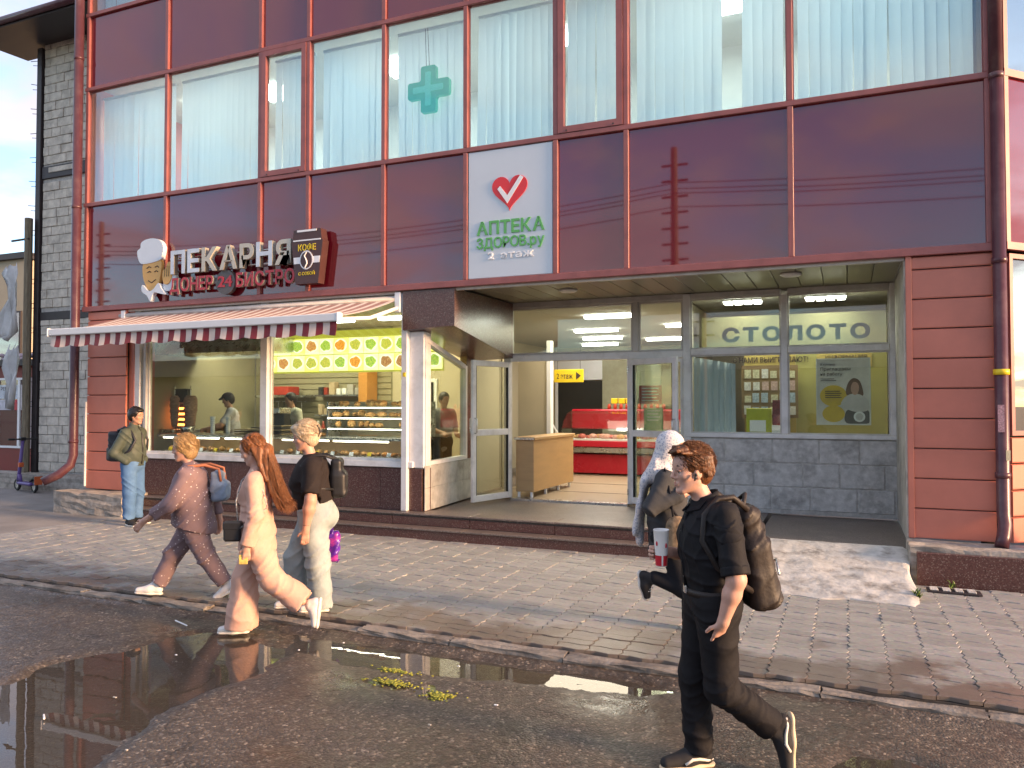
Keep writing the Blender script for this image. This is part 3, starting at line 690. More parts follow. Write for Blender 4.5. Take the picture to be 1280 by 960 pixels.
# ------------------------------------------------------------------ interiors
m_siding = M('beige_siding', (0.34, 0.31, 0.20), 0.6, var=0.06, scale=3)
m_wallb = M('cream_wall', (0.52, 0.46, 0.33), 0.75, var=0.05, scale=2)
m_floor = M('hall_tile', (0.40, 0.32, 0.23), 0.35, var=0.1, scale=2, dirt=(0.28, 0.22, 0.16), damt=0.4)
m_ceil = M('ceiling_tile', (0.55, 0.54, 0.50), 0.8, var=0.03)
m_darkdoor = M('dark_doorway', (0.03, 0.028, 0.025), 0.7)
m_strip = emis('led_strip', (1.0, 0.90, 0.74), 4.5)
m_black = M('black_plastic', (0.02, 0.02, 0.022), 0.35)
m_wood = M('beech_laminate', (0.52, 0.33, 0.16), 0.45, var=0.10, scale=1.5, stretch=(1, 1, 6))
m_redc = M('red_case', (0.42, 0.012, 0.028), 0.28, var=0.06, scale=2)
# bakery room
MB().box(-11.6, -5.82, YB+0.2, 3.3, 0.402, 0.44).build('bakery_floor', m_floor, bld)
MB().box(-11.6, -5.82, YB+0.2, 3.3, 3.50, 3.56).build('bakery_ceiling', m_ceil, bld)
bw = MB().box(-11.6, -5.82, 3.32, 3.45, 0.4, 3.56).build('bakery_back_wall', m_siding, bld)
z = 1.2
while z < 3.45:
    MB().prism([(3.318, z), (3.298, z+0.01), (3.306, z+0.105), (3.318, z+0.11)], -11.5, -8.2, 'x').build('siding_board', m_siding, bw, fix=True); z += 0.118
MB().box(-8.15, -5.85, 3.28, 3.315, 0.45, 3.5).build('cream_wall_panel', m_wallb, bld)
MB().box(-11.66, -11.6, YB+0.2, 3.3, 0.4, 3.56).build('bakery_side_wall', m_siding, bld)
MB().box(-5.98, -5.86, 2.1, 3.4, 0.4, 3.56).build('bakery_side_wall', m_wallb, bld)
for (xa, xb, ya) in ((-11.0, -9.9, 1.9), (-9.3, -8.2, 1.9), (-7.6, -6.5, 1.9)):
    l = MB().box(xa, xb, ya, ya+0.16, 3.455, 3.495).build('tube_lamp', m_wlamp, bld)
def area(name, loc, sx, sy, power, col, parent):
    ld = bpy.data.lights.new(name, 'AREA'); ld.shape = 'RECTANGLE'; ld.size = sx; ld.size_y = sy; ld.energy = power; ld.color = col
    o = bpy.data.objects.new(name, ld); COL.objects.link(o); o.parent = parent
    g = org(parent); o.location = (loc[0]-g[0], loc[1]-g[1], loc[2]-g[2]); return o
area('bakery_lamp_light', (-9.8, 1.9, 3.42), 3.2, 0.8, 18, (1, 0.86, 0.55), bld)
for lx in (-10.4, -6.2, -1.2): area('upper_lamp_light', (lx, 1.5, 7.60), 3.0, 0.8, 15, (0.95, 1.0, 0.98), bld)
area('bakery_lamp_light', (-7.2, 1.9, 3.42), 1.8, 0.8, 17, (1, 0.84, 0.52), bld)
# picture frame, inner door, orange reflection stand-in at the bakery back wall
MB().cbox(-7.95, -7.15, 3.24, 3.275, 1.55, 2.45, 0.01).build('hatch_frame', m_wht, bld)
MB().box(-7.88, -7.22, 3.23, 3.238, 1.62, 2.38).build('hatch_opening', m_darkdoor, bld)
MB().cbox(-8.70, -8.50, 2.9, 3.27, 0.45, 2.75, 0.01).build('orange_reflection_bar', M('reflection_orange', (0.55, 0.25, 0.06), 0.5, var=0.1), bld)  # solid orange upright standing in for a reflection in the window glass
# display ledge behind the bakery window
lg = thing('bakery_counter', 'long steel and glass pastry counter behind the bakery window', 'counter', (-8.6, 0.6, 0.44))
MB().cbox(-11.1, -6.02, 0.30, 1.05, 1.40, 1.44, 0.006).build('steel_top', m_steel, lg)
MB().box(-11.1, -6.02, 0.95, 1.0, 0.45, 1.39).build('rear_panel', m_wood, lg)
MB().box(-11.1, -6.02, 0.34, 0.94, 1.13, 1.155).build('pastry_tray', m_steel, lg)
MB().box(-11.1, -6.02, 0.40, 0.95, 0.45, 1.128).build('counter_body', m_black, lg)
for (xa, xb) in ((-11.0, -9.75), (-9.6, -8.75), (-8.4, -7.5), (-7.4, -6.4)):
    MB().box(xa, xb, 0.34, 0.37, 1.372, 1.392).build('strip_light', m_strip, lg)
m_bread = M('baked_crust', (0.48, 0.24, 0.075), 0.6, var=0.35, scale=25, bump=0.4, bscale=60, dirt=(0.6, 0.4, 0.18), damt=0.6, dscale=14)
m_paper = M('kraft_paper', (0.52, 0.40, 0.26), 0.8, var=0.1)
rg = random.Random(3)
pas = [MB().ell((0, 0, 0.03), (0.07, 0.045, 0.035), 10, 6).mesh('pastry'), MB().ell((0, 0, 0.028), (0.05, 0.05, 0.032), 10, 6).mesh('pastry'), MB().ell((0, 0, 0.022), (0.085, 0.035, 0.028), 10, 6).mesh('pastry')]
for p in pas: p.materials.append(m_bread); p.polygons.foreach_set('use_smooth', [True]*len(p.polygons))
def pastry(x, y, z, lab, grp, kind=None, big=1.25):
    o = bpy.data.objects.new('pastry', pas[rg.randrange(3) if kind is None else kind]); COL.objects.link(o)
    o.location = (x, y, z); o.rotation_euler = (0, 0, rg.uniform(0, 6.28)); o.scale = (1.1, 1.1, big*rg.uniform(0.8, 1.25))
    tag(o, lab, 'pastry', grp)
for x in np.arange(-10.95, -8.8, 0.14): pastry(x+rg.uniform(-0.03, 0.03), 0.50+rg.uniform(-0.05, 0.05), 1.156, 'golden pastry on the low tray of the left bakery pane', 'pastries in the left tray')
for x in np.arange(-8.35, -6.2, 0.14): pastry(x+rg.uniform(-0.03, 0.03), 0.50+rg.uniform(-0.05, 0.05), 1.156, 'golden pastry on the low tray of the right bakery pane', 'pastries in the right tray')
# lit glass showcase on the right
sh = thing('pastry_showcase', 'lit glass shelves of buns at the right of the bakery window', 'showcase', (-6.9, 1.1, 0.44))
for k, z in enumerate((1.62, 1.79, 1.96)):
    MB().box(-7.7, -6.05, 0.62, 1.15, z-0.045, z-0.033).build('glass_shelf', m_glass, sh)
    MB().box(-7.7, -6.05, 0.60, 0.618, z-0.064, z-0.050).build('strip_light', m_strip, sh)
    for x in np.arange(-7.6, -6.1, 0.125):
        if rg.random() < 0.9: pastry(x+rg.uniform(-0.02, 0.02), 0.80+rg.uniform(-0.08, 0.10), z-0.030, ('bun on the lowest lit glass shelf', 'bun on the middle lit glass shelf', 'bun on the top lit glass shelf')[k], ('buns on the lowest shelf', 'buns on the middle shelf', 'buns on the top shelf')[k], None, 1.5)
for x in (-7.71, -6.04): MB().box(x-0.012, x+0.012, 0.6, 1.16, 1.441, 2.0).build('side_panel', m_steel, sh)
MB().box(-7.7, -6.05, 1.16, 1.18, 1.441, 2.0).build('back_board', m_wallb, sh)
# backlit menu of dishes
mb_ = thing('menu_board', 'backlit yellow menu of dish pictures hanging in the bakery', 'menu', (-8.0, 1.2, 2.5))
m_menu = M('menu_yellow', (0.60, 0.58, 0.10), 0.4, emit=(0.95, 0.92, 0.16), estr=0.55, var=0.2, scale=3)
m_menug = M('menu_green', (0.30, 0.29, 0.05), 0.4, emit=(0.40, 0.37, 0.04), estr=0.35, var=0.2, scale=3)
MB().box(-9.62, -5.95, 1.25, 1.30, 2.50, 3.22).build('light_box', m_menug, mb_)
dish = [M('dish_%d' % i, c, 0.6, var=0.7, scale=60, emit=c, estr=0.45, speck=s, sscale=55, samt=0.35) for i, (c, s) in enumerate([((0.50, 0.22, 0.06), (0.6, 0.5, 0.1)), ((0.45, 0.42, 0.06), (0.2, 0.35, 0.05)), ((0.35, 0.16, 0.05), (0.6, 0.45, 0.2)), ((0.30, 0.42, 0.06), (0.7, 0.6, 0.1)), ((0.65, 0.25, 0.03), (0.7, 0.5, 0.1))])]
m_plate = M('dish_plate', (0.80, 0.80, 0.70), 0.4, emit=(0.8, 0.8, 0.55), estr=0.45)
m_tile = M('menu_tile', (0.70, 0.68, 0.35), 0.4, emit=(0.85, 0.83, 0.35), estr=0.5, var=0.12)
for r, (za, zb) in enumerate(((2.53, 2.80), (2.825, 3.09))):
    for k in range(12):
        xa = -9.58+k*0.303
        tl = MB().box(xa+0.008, xa+0.295, 1.238, 1.249, za, zb).build('menu_tile', (m_tile if (k+r) % 3 else m_menu), mb_)
        cx_, cz_ = xa+0.15, (za+zb)/2+0.01
        MB().prism([(cx_+0.128*math.cos(a), cz_+0.112*math.sin(a)) for a in [2*math.pi*j/16 for j in range(16)]], 1.230, 1.237, 'y').build('plate', m_plate, tl, fix=True)
        MB().prism([(cx_+(0.102+0.014*math.sin(3*a+k))*math.cos(a), cz_+(0.088+0.012*math.cos(5*a+k))*math.sin(a)) for a in [2*math.pi*j/18 for j in range(18)]], 1.222, 1.229, 'y').build('dish_picture', dish[rg.randrange(5)], tl, fix=True)
text_fit('Шаурма', -6.75, -6.35, 3.125, 3.19, 1.249, m_wht, mb_, 'lettering', 0.004)
# extractor hood and kebab grills
hd = thing('extractor_hood', 'long steel extractor hood over the kebab grills', 'hood', (-10.0, 1.3, 2.85))
MB().hexa([(-11.55, 0.55, 2.86), (-8.9, 0.55, 2.86), (-8.9, 1.7, 2.86), (-11.55, 1.7, 2.86), (-11.55, 0.75, 3.12), (-8.9, 0.75, 3.12), (-8.9, 1.7, 3.12), (-11.55, 1.7, 3.12)]).build('hood_shell', m_steel, hd)
MB().box(-10.6, -10.2, 1.0, 1.4, 3.121, 3.49).build('duct', m_steel, hd)
m_meat = M('kebab_meat', (0.32, 0.19, 0.12), 0.6, var=0.5, scale=18, stretch=(1, 1, 4), bump=0.8, bscale=30)
m_glow = emis('grill_glow', (1.0, 0.22, 0.04), 3.2)
for (x, lab, glow) in ((-11.42, 'kebab grill with glowing burners at the left of the bakery window', True), (-11.05, 'kebab spit of pale meat beside the glowing grill', False)):
    kg = thing('kebab_grill', lab, 'kebab grill', (x, 1.0, 1.441))
    MB().cbox(x-0.16, x+0.16, 0.8, 1.25, 1.442, 1.50, 0.008).build('drip_tray', m_steel, kg)
    if glow:
        MB().cbox(x-0.15, x+0.15, 1.12, 1.24, 1.51, 2.25, 0.008).build('burner_housing', m_black, kg)
        for k in range(5): MB().box(x-0.10, x+0.10, 1.095, 1.118, 1.56+k*0.10, 1.60+k*0.10).build('burner', m_glow if k < 4 else m_meat, kg)
    prof = [(0.03, 1.52), (0.085, 1.56), (0.10, 1.68), (0.115, 1.80), (0.125, 1.95), (0.12, 2.08), (0.06, 2.14)]
    rr = random.Random(int(-x*10)); mbk = MB(); vs = []; n = 14
    zz = np.linspace(1.53, 2.12, 22)
    pr_ = [(float(np.interp(z, [p[1] for p in prof], [p[0] for p in prof]))*rr.uniform(0.88, 1.08)*(0.7 if glow else 1), z) for z in zz]
    mbk.lathe(pr_, (x+(0.0 if glow else 0.02), 0.98, 0), 12); mbk.build('meat_cone', m_meat, kg, smooth=True)
    MB().tube([(x+(0.0 if glow else 0.02), 0.98, 1.50), (x+(0.0 if glow else 0.02), 0.98, 2.30)], 0.008, 6).build('spit', m_steel, kg)
# bottles, urn and boxes on the worktop behind
m_sauce = [M('bottle_a', (0.05, 0.05, 0.05), 0.3), M('bottle_b', (0.45, 0.43, 0.40), 0.3), M('bottle_c', (0.35, 0.05, 0.03), 0.3)]
wt = thing('worktop', 'dark worktop along the back wall of the bakery', 'worktop', (-9.6, 2.9, 0.44))
MB().cbox(-11.4, -8.8, 2.6, 3.25, 1.30, 1.35, 0.006).build('top', m_steel, wt); MB().box(-11.4, -8.8, 2.65, 3.25, 0.45, 1.299).build('cabinet', m_black, wt)
for k, x in enumerate((-9.75, -9.6, -9.48, -9.35, -9.2, -9.05)):
    h = rg.uniform(0.22, 0.34)
    o = MB().lathe([(0.04, 0), (0.042, 0.02), (0.042, h*0.6), (0.018, h*0.8), (0.018, h)], (x, 2.85, 1.351), 12).build('bottle', m_sauce[k % 3], None, smooth=True)
    tag(o, 'sauce bottle in a row on the worktop at the back of the bakery', 'bottle', 'bottles on the bakery worktop')
bx = MB().cbox(-10.75, -10.35, 2.85, 3.2, 2.15, 2.32, 0.006).build('red_box', M('carton_red', (0.5, 0.05, 0.03), 0.6), None); tag(bx, 'red carton on a wall shelf above the bakery worker', 'box')
shf = MB().cbox(-11.2, -10.0, 2.85, 3.29, 2.10, 2.145, 0.004).build('wall_shelf', m_steel, None); tag(shf, 'steel wall shelf under the red carton in the bakery', 'shelf')

# ------------------------------------------------------------------ hall behind the open doors
MB().box(-5.80, -2.30, YR+0.1, 10.5, 0.378, 0.402).build('hall_floor', m_floor, bld)
for k, yy in enumerate((3.4, 4.9, 6.6)): MB().box(-5.8, -2.3, yy, yy+0.03, 0.403, 0.406).build('floor_joint', M('joint_%d' % k, (0.12, 0.08, 0.06), 0.6), bld)
MB().box(-7.6, -2.30, YR+0.1, 10.5, 3.52, 3.56).build('hall_ceiling', m_ceil, bld)
MB().box(-7.6, -2.30, 10.5, 10.6, 0.38, 3.55).build('hall_back_wall', m_wallb, bld)
MB().box(-2.30, -2.24, YR+0.12, 10.5, 0.38, 3.56).build('hall_side_wall', m_wallb, bld)
MB().box(-7.65, -7.6, 3.46, 10.5, 0.38, 3.55).build('hall_side_wall', m_wallb, bld)
MB().box(-5.98, -5.30, 4.45, 4.52, 0.405, 2.95).build('beige_partition', m_wallb, bld)
MB().box(-5.36, -5.28, 4.40, 4.56, 0.405, 3.2).build('partition_post', m_wht, bld)
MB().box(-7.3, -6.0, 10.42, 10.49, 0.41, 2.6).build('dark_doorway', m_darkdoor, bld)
MB().cbox(-7.45, -5.7, 10.38, 10.415, 2.62, 3.15, 0.01).build('white_bulkhead', m_wht, bld)
MB().box(-7.38, -7.3, 10.40, 10.47, 0.41, 2.6).build('door_jamb', m_wht, bld)
MB().box(-5.7, -4.2, 9.3, 9.36, 0.41, 3.2).build('green_grey_wall', M('sage_wall', (0.33, 0.34, 0.25), 0.8), bld)
for (xa, ya) in ((-5.2, 5.6), (-4.2, 3.2), (-5.6, 7.4), (-4.3, 8.2), (-3.2, 5.2), (-6.2, 9.2)):
    MB().box(xa, xa+0.9, ya, ya+0.16, 3.46, 3.515).build('tube_lamp', m_wlamp, bld)
area('hall_lamp_light', (-4.2, 5.2, 3.40), 2.4, 4.0, 42, (1, 0.88, 0.66), bld)
# wooden counter in the doorway
ct = thing('wooden_counter', 'beech laminate counter on short legs inside the open doors', 'counter', (-4.95, 3.2, 0.40))
MB().cbox(-5.10, -4.78, 2.26, 4.30, 0.50, 1.36, 0.006).build('body', m_wood, ct)
MB().cbox(-5.13, -4.75, 2.23, 4.33, 1.362, 1.41, 0.006).build('top', m_wood, ct)
MB().box(-5.125, -4.76, 2.222, 2.229, 1.365, 1.405).build('edge_strip', m_steel, ct)
for (x, y) in ((-5.06, 2.30), (-4.83, 2.30), (-4.83, 2.95), (-4.83, 3.6), (-4.83, 4.2), (-5.06, 4.2)):
    MB().cbox(x-0.02, x+0.02, y-0.02, y+0.02, 0.404, 0.499, 0.003).build('leg', m_wht, ct)
# red meat counter
rc_ = thing('meat_counter', 'red refrigerated meat counter with curved glass in the hall', 'refrigerated counter', (-4.6, 7.4, 0.40))
MB().cbox(-5.75, -3.3, 6.75, 7.7, 0.44, 0.86, 0.01).build('lower_panel', m_redc, rc_)
MB().cbox(-5.85, -3.2, 6.62, 7.75, 0.90, 1.02, 0.01).build('steel_band', m_steel, rc_)
MB().cbox(-5.85, -3.2, 6.55, 7.75, 1.03, 1.16, 0.01).build('red_band', m_redc, rc_)
MB().box(-5.8, -3.25, 6.60, 7.5, 1.165, 1.20).build('display_deck', m_wht, rc_)
MB().cbox(-5.85, -3.2, 7.3, 7.75, 1.40, 1.85, 0.03).build('top_cabinet', m_redc, rc_)
g = MB(); ptsg = [(6.57, 1.17), (6.60, 1.38), (6.75, 1.60), (7.0, 1.75), (7.3, 1.82)]
for i in range(4): g._add([(-5.83, *ptsg[i]), (-3.22, *ptsg[i]), (-3.22, *ptsg[i+1]), (-5.83, *ptsg[i+1])], [(0, 1, 2, 3)])
g.build('curved_glass', m_glass, rc_, smooth=True)
for x in (-5.84, -3.21): MB().prism([(6.57, 1.165), (7.3, 1.165), (7.3, 1.82), (7.0, 1.75), (6.75, 1.6), (6.60, 1.38)], x-0.01, x+0.01, 'x').build('end_glass', m_glass, rc_, fix=True)
m_meats = [M('meat_a', (0.50, 0.12, 0.10), 0.4, var=0.4, scale=20), M('meat_b', (0.62, 0.30, 0.25), 0.4, var=0.3, scale=20), M('meat_c', (0.60, 0.33, 0.16), 0.4, var=0.3, scale=20)]
for k in range(22):
    x = -5.65+k*0.11; r_ = rg.uniform(0.05, 0.09)
    o = MB().ell((x, 6.85+rg.uniform(-0.06, 0.2), 1.20+r_*0.6), (r_*1.2, r_, r_*0.7), 10, 7).build('meat_cut', m_meats[rg.randrange(3)], None, smooth=True)
    tag(o, 'raw meat cut on the deck of the red counter', 'meat', 'meat cuts in the red counter')
for k in range(10):
    x = -5.0+k*0.14
    o = MB().lathe([(0.04, 0), (0.042, 0.08), (0.03, 0.10), (0.03, 0.12)], (x, 7.5, 1.851), 10).build('jar', M('jar_red', (0.45, 0.05, 0.02), 0.3) if k == 0 else MATS['jar_red'], None, smooth=True)
    tag(o, 'small red jar in the row on top of the meat counter', 'jar', 'jars on the meat counter')
for k, x in enumerate((-4.9, -4.72, -4.55)):
    o = MB().cbox(x-0.07, x+0.07, 7.55, 7.68, 1.975, 2.10, 0.01).build('yellow_pack', MATS['yellow_plastic'], None); tag(o, 'yellow packet resting on the jars of the meat counter', 'packet', 'yellow packets')
o = MB().lathe([(0.04, 0), (0.045, 0.2), (0.018, 0.27), (0.018, 0.36)], (-4.32, 7.6, 1.851), 10).build('dark_bottle', m_black, None, smooth=True); tag(o, 'dark bottle standing on top of the meat counter', 'bottle')
wp = thing('glass_case', 'slanted glass case beside the counter in the hall', 'showcase', (-6.2, 6.4, 0.4))
MB().cbox(-6.6, -5.95, 6.0, 6.8, 0.41, 1.25, 0.01).build('base', m_wht, wp)
g = MB()
for (a_, b_) in (((-6.6, 6.0, 1.26), (-6.5, 6.2, 1.75)), ((-5.95, 6.0, 1.26), (-6.05, 6.2, 1.75)), ((-6.5, 6.2, 1.75), (-6.05, 6.2, 1.75)), ((-6.05, 6.2, 1.75), (-5.95, 6.75, 1.26))): g.tube([a_, b_], 0.018, 6)
g.build('case_frame', m_wht, wp)
# hanging direction sign
sg = thing('direction_sign', 'yellow hanging sign with an arrow in the hall', 'sign', (-5.1, 5.0, 2.45))
MB().cbox(-5.42, -4.80, 4.98, 5.02, 2.40, 2.66, 0.008).build('panel', MATS['yellow_plastic'], sg)
text_fit('2 этаж', -5.36, -5.02, 2.47, 2.58, 4.979, m_ink, sg, 'lettering', 0.004, 0.01)
MB().prism([(-4.95, 2.45), (-4.85, 2.53), (-4.95, 2.61)], 4.972, 4.979, 'y').build('arrow', m_ink, sg, fix=True)
MB().tube([(-5.35, 5, 2.66), (-5.35, 5, 3.24)], 0.004, 5).tube([(-4.87, 5, 2.66), (-4.87, 5, 3.24)], 0.004, 5).build('wire', m_dark, sg)
# notices taped to the side light
for (xa, xb, za, zb, c, nm, lab) in ((-2.98, -2.62, 1.96, 2.25, (0.62, 0.07, 0.04), 'red_notice', 'red notice taped inside the glass beside the open doors'), (-2.90, -2.60, 1.55, 1.90, (0.12, 0.42, 0.12), 'green_notice', 'green notice taped below the red notice beside the doors')):
    n_ = thing(nm, lab, 'notice', ((xa+xb)/2, YR+0.09, za))
    MB().box(xa, xb, YR+0.085, YR+0.092, za, zb).build('sheet', M(nm, c, 0.5, var=0.08), n_)
    for k in range(5 if za > 1.9 else 4): MB().box(xa+0.05, xb-0.05-0.03*(k % 2), YR+0.080, YR+0.0845, zb-0.05-k*0.048, zb-0.035-k*0.048).build('text_line', m_wht, n_)

# ------------------------------------------------------------------ lottery kiosk behind the right windows
m_olive = M('kiosk_green', (0.40, 0.37, 0.13), 0.5, var=0.12, scale=1.2)
m_gold = M('kiosk_gold', (0.52, 0.40, 0.12), 0.5, var=0.10, scale=1.2)
MB().box(-2.23, 0.62, YR+0.15, 4.6, 3.57, 3.62).build('kiosk_ceiling', m_ceil, bld)
MB().box(-2.23, 0.62, 4.6, 4.7, 0.4, 3.6).build('kiosk_back_wall', m_wallb, bld)
MB().box(0.60, 0.62, YR+0.15, 4.6, 0.4, 3.57).build('kiosk_side_wall', m_wallb, bld)
MB().box(-2.2, 0.6, YR+0.2, 4.6, 1.30, 1.34).build('kiosk_worktop', m_wood, bld)
for (xa, xb) in ((-1.72, -1.15), (-0.55, 0.02)):
    l = thing('ceiling_fixture', 'bright four segment lamp in the %s kiosk window' % ('left' if xa < -1 else 'right'), 'lamp', ((xa+xb)/2, 2.45, 3.45))
    MB().box(xa, xb, 2.32, 2.60, 3.52, 3.565).build('housing', m_wht, l)
    for k in range(4): MB().box(xa+0.02+k*(xb-xa)/4, xa-0.02+(k+1)*(xb-xa)/4, 2.33, 2.59, 3.49, 3.518).build('diffuser', m_wlamp, l)
area('kiosk_lamp_light', (-0.85, 2.26, 3.46), 2.2, 0.14, 5, (1, 0.95, 0.80), bld)
kp = thing('kiosk_backdrop', 'green and gold printed backdrop inside the lottery kiosk window', 'backdrop', (-0.8, 2.75, 1.35))
MB().box(-1.45, -0.70, 2.75, 2.78, 1.345, 2.72).build('gold_panel', m_gold, kp)
MB().box(-0.695, 0.55, 2.75, 2.78, 1.345, 2.72).build('green_panel', m_olive, kp)
MB().box(-2.1, 0.55, 2.75, 2.78, 2.725, 3.33).build('upper_panel', M('kiosk_dull', (0.20, 0.19, 0.085), 0.6, var=0.15, scale=1.5), kp)
MB().box(-0.40, 0.35, 2.735, 2.748, 2.52, 2.71).build('gold_strip', m_gold, kp)
text_fit('С НАМИ ВЫИГРЫВАЮТ!', -1.62, -0.52, 2.60, 2.685, 2.745, m_ink, kp, 'lettering', 0.004)
text_fit('ИНФОРМАЦИЯ', -0.28, 0.28, 2.625, 2.69, 2.73, m_ink, kp, 'lettering', 0.004)
m_grl = M('letter_grey', (0.24, 0.245, 0.22), 0.5)
lt = thing('window_letters', 'grey letters fixed across the upper kiosk panes', 'lettering', (-0.8, YR+0.06, 2.85))
letters('СТОЛОТО', -1.70, 0.32, 2.88, 3.10, YR+0.075, m_grl, lt, depth=0.03, bold=0.05, gap=0.14)
pj = thing('plastic_sheet', 'pale blue plastic sheet hanging behind the left kiosk pane', 'sheet', (-1.85, 2.3, 1.53))
m_ = MB()
for i in range(24):
    def P(i_, t): 
        x_ = -2.14+i_*0.62/24; return (x_, 2.25+0.018*math.sin(i_*1.3)+0.01*math.sin(i_*3.1), (1.53 if t == 0 else 2.68-0.005*i_))
    m_._add([P(i, 0), P(i+1, 0), P(i+1, 1), P(i, 1)], [(0, 1, 2, 3)])
m_.build('film', M('blue_film', (0.62, 0.70, 0.74), 0.25, var=0.06, stretch=(6, 1, 1)), pj, smooth=True)
# notice board with small sheets
nb = thing('notice_board', 'board of small paper notices inside the kiosk', 'notice board', (-1.1, 2.6, 1.7))
MB().box(-1.48, -0.66, 2.62, 2.64, 1.75, 2.55).build('board', M('cork_brown', (0.30, 0.20, 0.10), 0.8), nb)
pc = [(0.75, 0.73, 0.68), (0.65, 0.45, 0.40), (0.45, 0.55, 0.65), (0.70, 0.66, 0.45)]
pcm = [M('notice_%d' % i, c, 0.7, var=0.3, scale=40) for i, c in enumerate(pc)]
for r in range(4):
    for k in range(6):
        xa = -1.44+k*0.13+rg.uniform(-0.01, 0.01); za = 1.80+r*0.185
        MB().box(xa, xa+0.095, 2.61, 2.618, za, za+rg.uniform(0.10, 0.15)).build('paper_slip', pcm[rg.randrange(4)], nb)
# stands on the sill
o = thing('leaflet_stand', 'yellow green leaflet stand on the kiosk sill', 'stand', (-1.2, 2.35, 1.53))
MB().cbox(-1.38, -1.02, 2.34, 2.40, 1.535, 1.90, 0.006).build('holder', M('lime_plastic', (0.50, 0.52, 0.02), 0.3), o); MB().box(-1.33, -1.10, 2.332, 2.339, 1.55, 1.72).build('leaflet', m_wht, o)
o = thing('ticket_card', 'dark red ticket card with white foot by the kiosk mullion', 'card', (-0.95, 2.3, 1.53))
MB().cbox(-1.0, -0.84, 2.27, 2.30, 1.65, 2.02, 0.004).build('card', M('ticket_red', (0.22, 0.03, 0.04), 0.5, var=0.5, scale=50), o); MB().cbox(-1.01, -0.83, 2.262, 2.31, 1.53, 1.648, 0.004).build('foot', m_wht, o)
# job poster
po = thing('job_poster', 'framed job poster with a woman and yellow circles in the right kiosk pane', 'poster', (-0.03, 2.35, 1.65))
m_frame = M('poster_frame', (0.70, 0.72, 0.70), 0.3)
xa, xb, za, zb = -0.38, 0.30, 1.68, 2.60
MB().box(xa, xb, 2.36, 2.37, za, zb).build('sheet', M('poster_paper', (0.72, 0.70, 0.66), 0.5), po)
for bx_ in ((xa-0.02, xb+0.02, zb, zb+0.02), (xa-0.02, xb+0.02, za-0.02, za), (xa-0.02, xa, za, zb), (xb, xb+0.02, za, zb)): MB().box(bx_[0], bx_[1], 2.345, 2.372, bx_[2], bx_[3]).build('frame_bar', m_frame, po)
def disc(cx_, cz_, r_, y_, mat, par, nm, sz=1.0, t=0.004): return MB().prism([(cx_+r_*math.cos(a), cz_+r_*sz*math.sin(a)) for a in [2*math.pi*k/28 for k in range(28)]], y_, y_+t, 'y').build(nm, mat, par, fix=True)
m_py = M('poster_yellow', (0.72, 0.50, 0.04), 0.5)
disc(-0.17, 2.08, 0.18, 2.354, m_py, po, 'yellow_circle', 0.85); disc(-0.17, 1.82, 0.15, 2.3545, m_py, po, 'yellow_circle', 0.8)
text_fit('Приглашаем', -0.34, 0.06, 2.43, 2.49, 2.359, m_ink, po, 'lettering', 0.003); text_fit('на работу', -0.34, -0.05, 2.36, 2.42, 2.359, m_ink, po, 'lettering', 0.003)
text_fit('В команду', -0.34, -0.14, 2.51, 2.55, 2.359, m_ink, po, 'lettering', 0.003)
for k in range(2): MB().box(-0.34, -0.16+0.03*k, 2.355, 2.359, 2.32-0.025*k, 2.328-0.025*k).build('text_line', m_ink, po)
for k in range(4): MB().box(-0.28, -0.08+0.02*(k % 2), 2.349, 2.353, 2.14-0.03*k, 2.15-0.03*k).build('text_line', m_ink, po)
m_ph = M('poster_hair', (0.16, 0.09, 0.06), 0.6); m_pf = M('poster_face', (0.55, 0.33, 0.25), 0.6); m_pw = M('poster_blouse', (0.62, 0.60, 0.58), 0.6); m_pd = M('poster_dark', (0.10, 0.10, 0.10), 0.6)
def blob2(pts, y_, nm, mat): return blob(pts, y_, y_+0.003, nm, mat, po)
blob2([(0.0, 2.10), (0.02, 2.25), (0.09, 2.33), (0.17, 2.30), (0.21, 2.20), (0.22, 2.08), (0.12, 2.04)], 2.352, 'printed_hair', m_ph)
blob2([(0.06, 2.18), (0.09, 2.27), (0.15, 2.26), (0.17, 2.18), (0.14, 2.10), (0.09, 2.10)], 2.348, 'printed_face', m_pf)
blob2([(-0.06, 1.93), (-0.04, 2.03), (0.05, 2.10), (0.17, 2.10), (0.28, 2.02), (0.29, 1.88), (0.12, 1.85)], 2.3485, 'printed_blouse', m_pw)
blob2([(0.0, 1.69), (0.0, 1.86), (0.12, 1.90), (0.28, 1.88), (0.29, 1.69)], 2.3525, 'printed_skirt', m_pd)
disc(0.17, 1.78, 0.075, 2.3445, m_wht, po, 'white_badge'); disc(0.17, 1.78, 0.05, 2.3435, m_pw, po, 'badge_centre')

# price cards, cups and trays that clutter the bakery counter
for k in range(14):
    x = -10.9+k*0.345+rg.uniform(-0.03, 0.03)
    o = MB().hexa([(x, 0.36, 1.158), (x+0.07, 0.36, 1.158), (x+0.07, 0.372, 1.158), (x, 0.372, 1.158), (x, 0.385, 1.215), (x+0.07, 0.385, 1.215), (x+0.07, 0.39, 1.215), (x, 0.39, 1.215)]).build('price_card', m_wht if k % 3 else MATS['yellow_plastic'], None)
    tag(o, 'small price card standing in front of the bakery trays', 'price card', 'price cards in the bakery window')
m_tr = [M('tray_tan', (0.40, 0.30, 0.18), 0.5), M('tray_dark', (0.06, 0.05, 0.05), 0.4)]
rgc = random.Random(31)
clut = [(-10.9, 'steel mixing bowl', 0), (-10.3, 'stack of white paper cups', 1), (-9.95, 'stack of white paper cups', 1), (-8.2, 'brown cardboard bakery box', 2), (-7.95, 'brown cardboard bakery box', 2), (-8.9, 'black coffee machine', 3)]
seen_ = {}
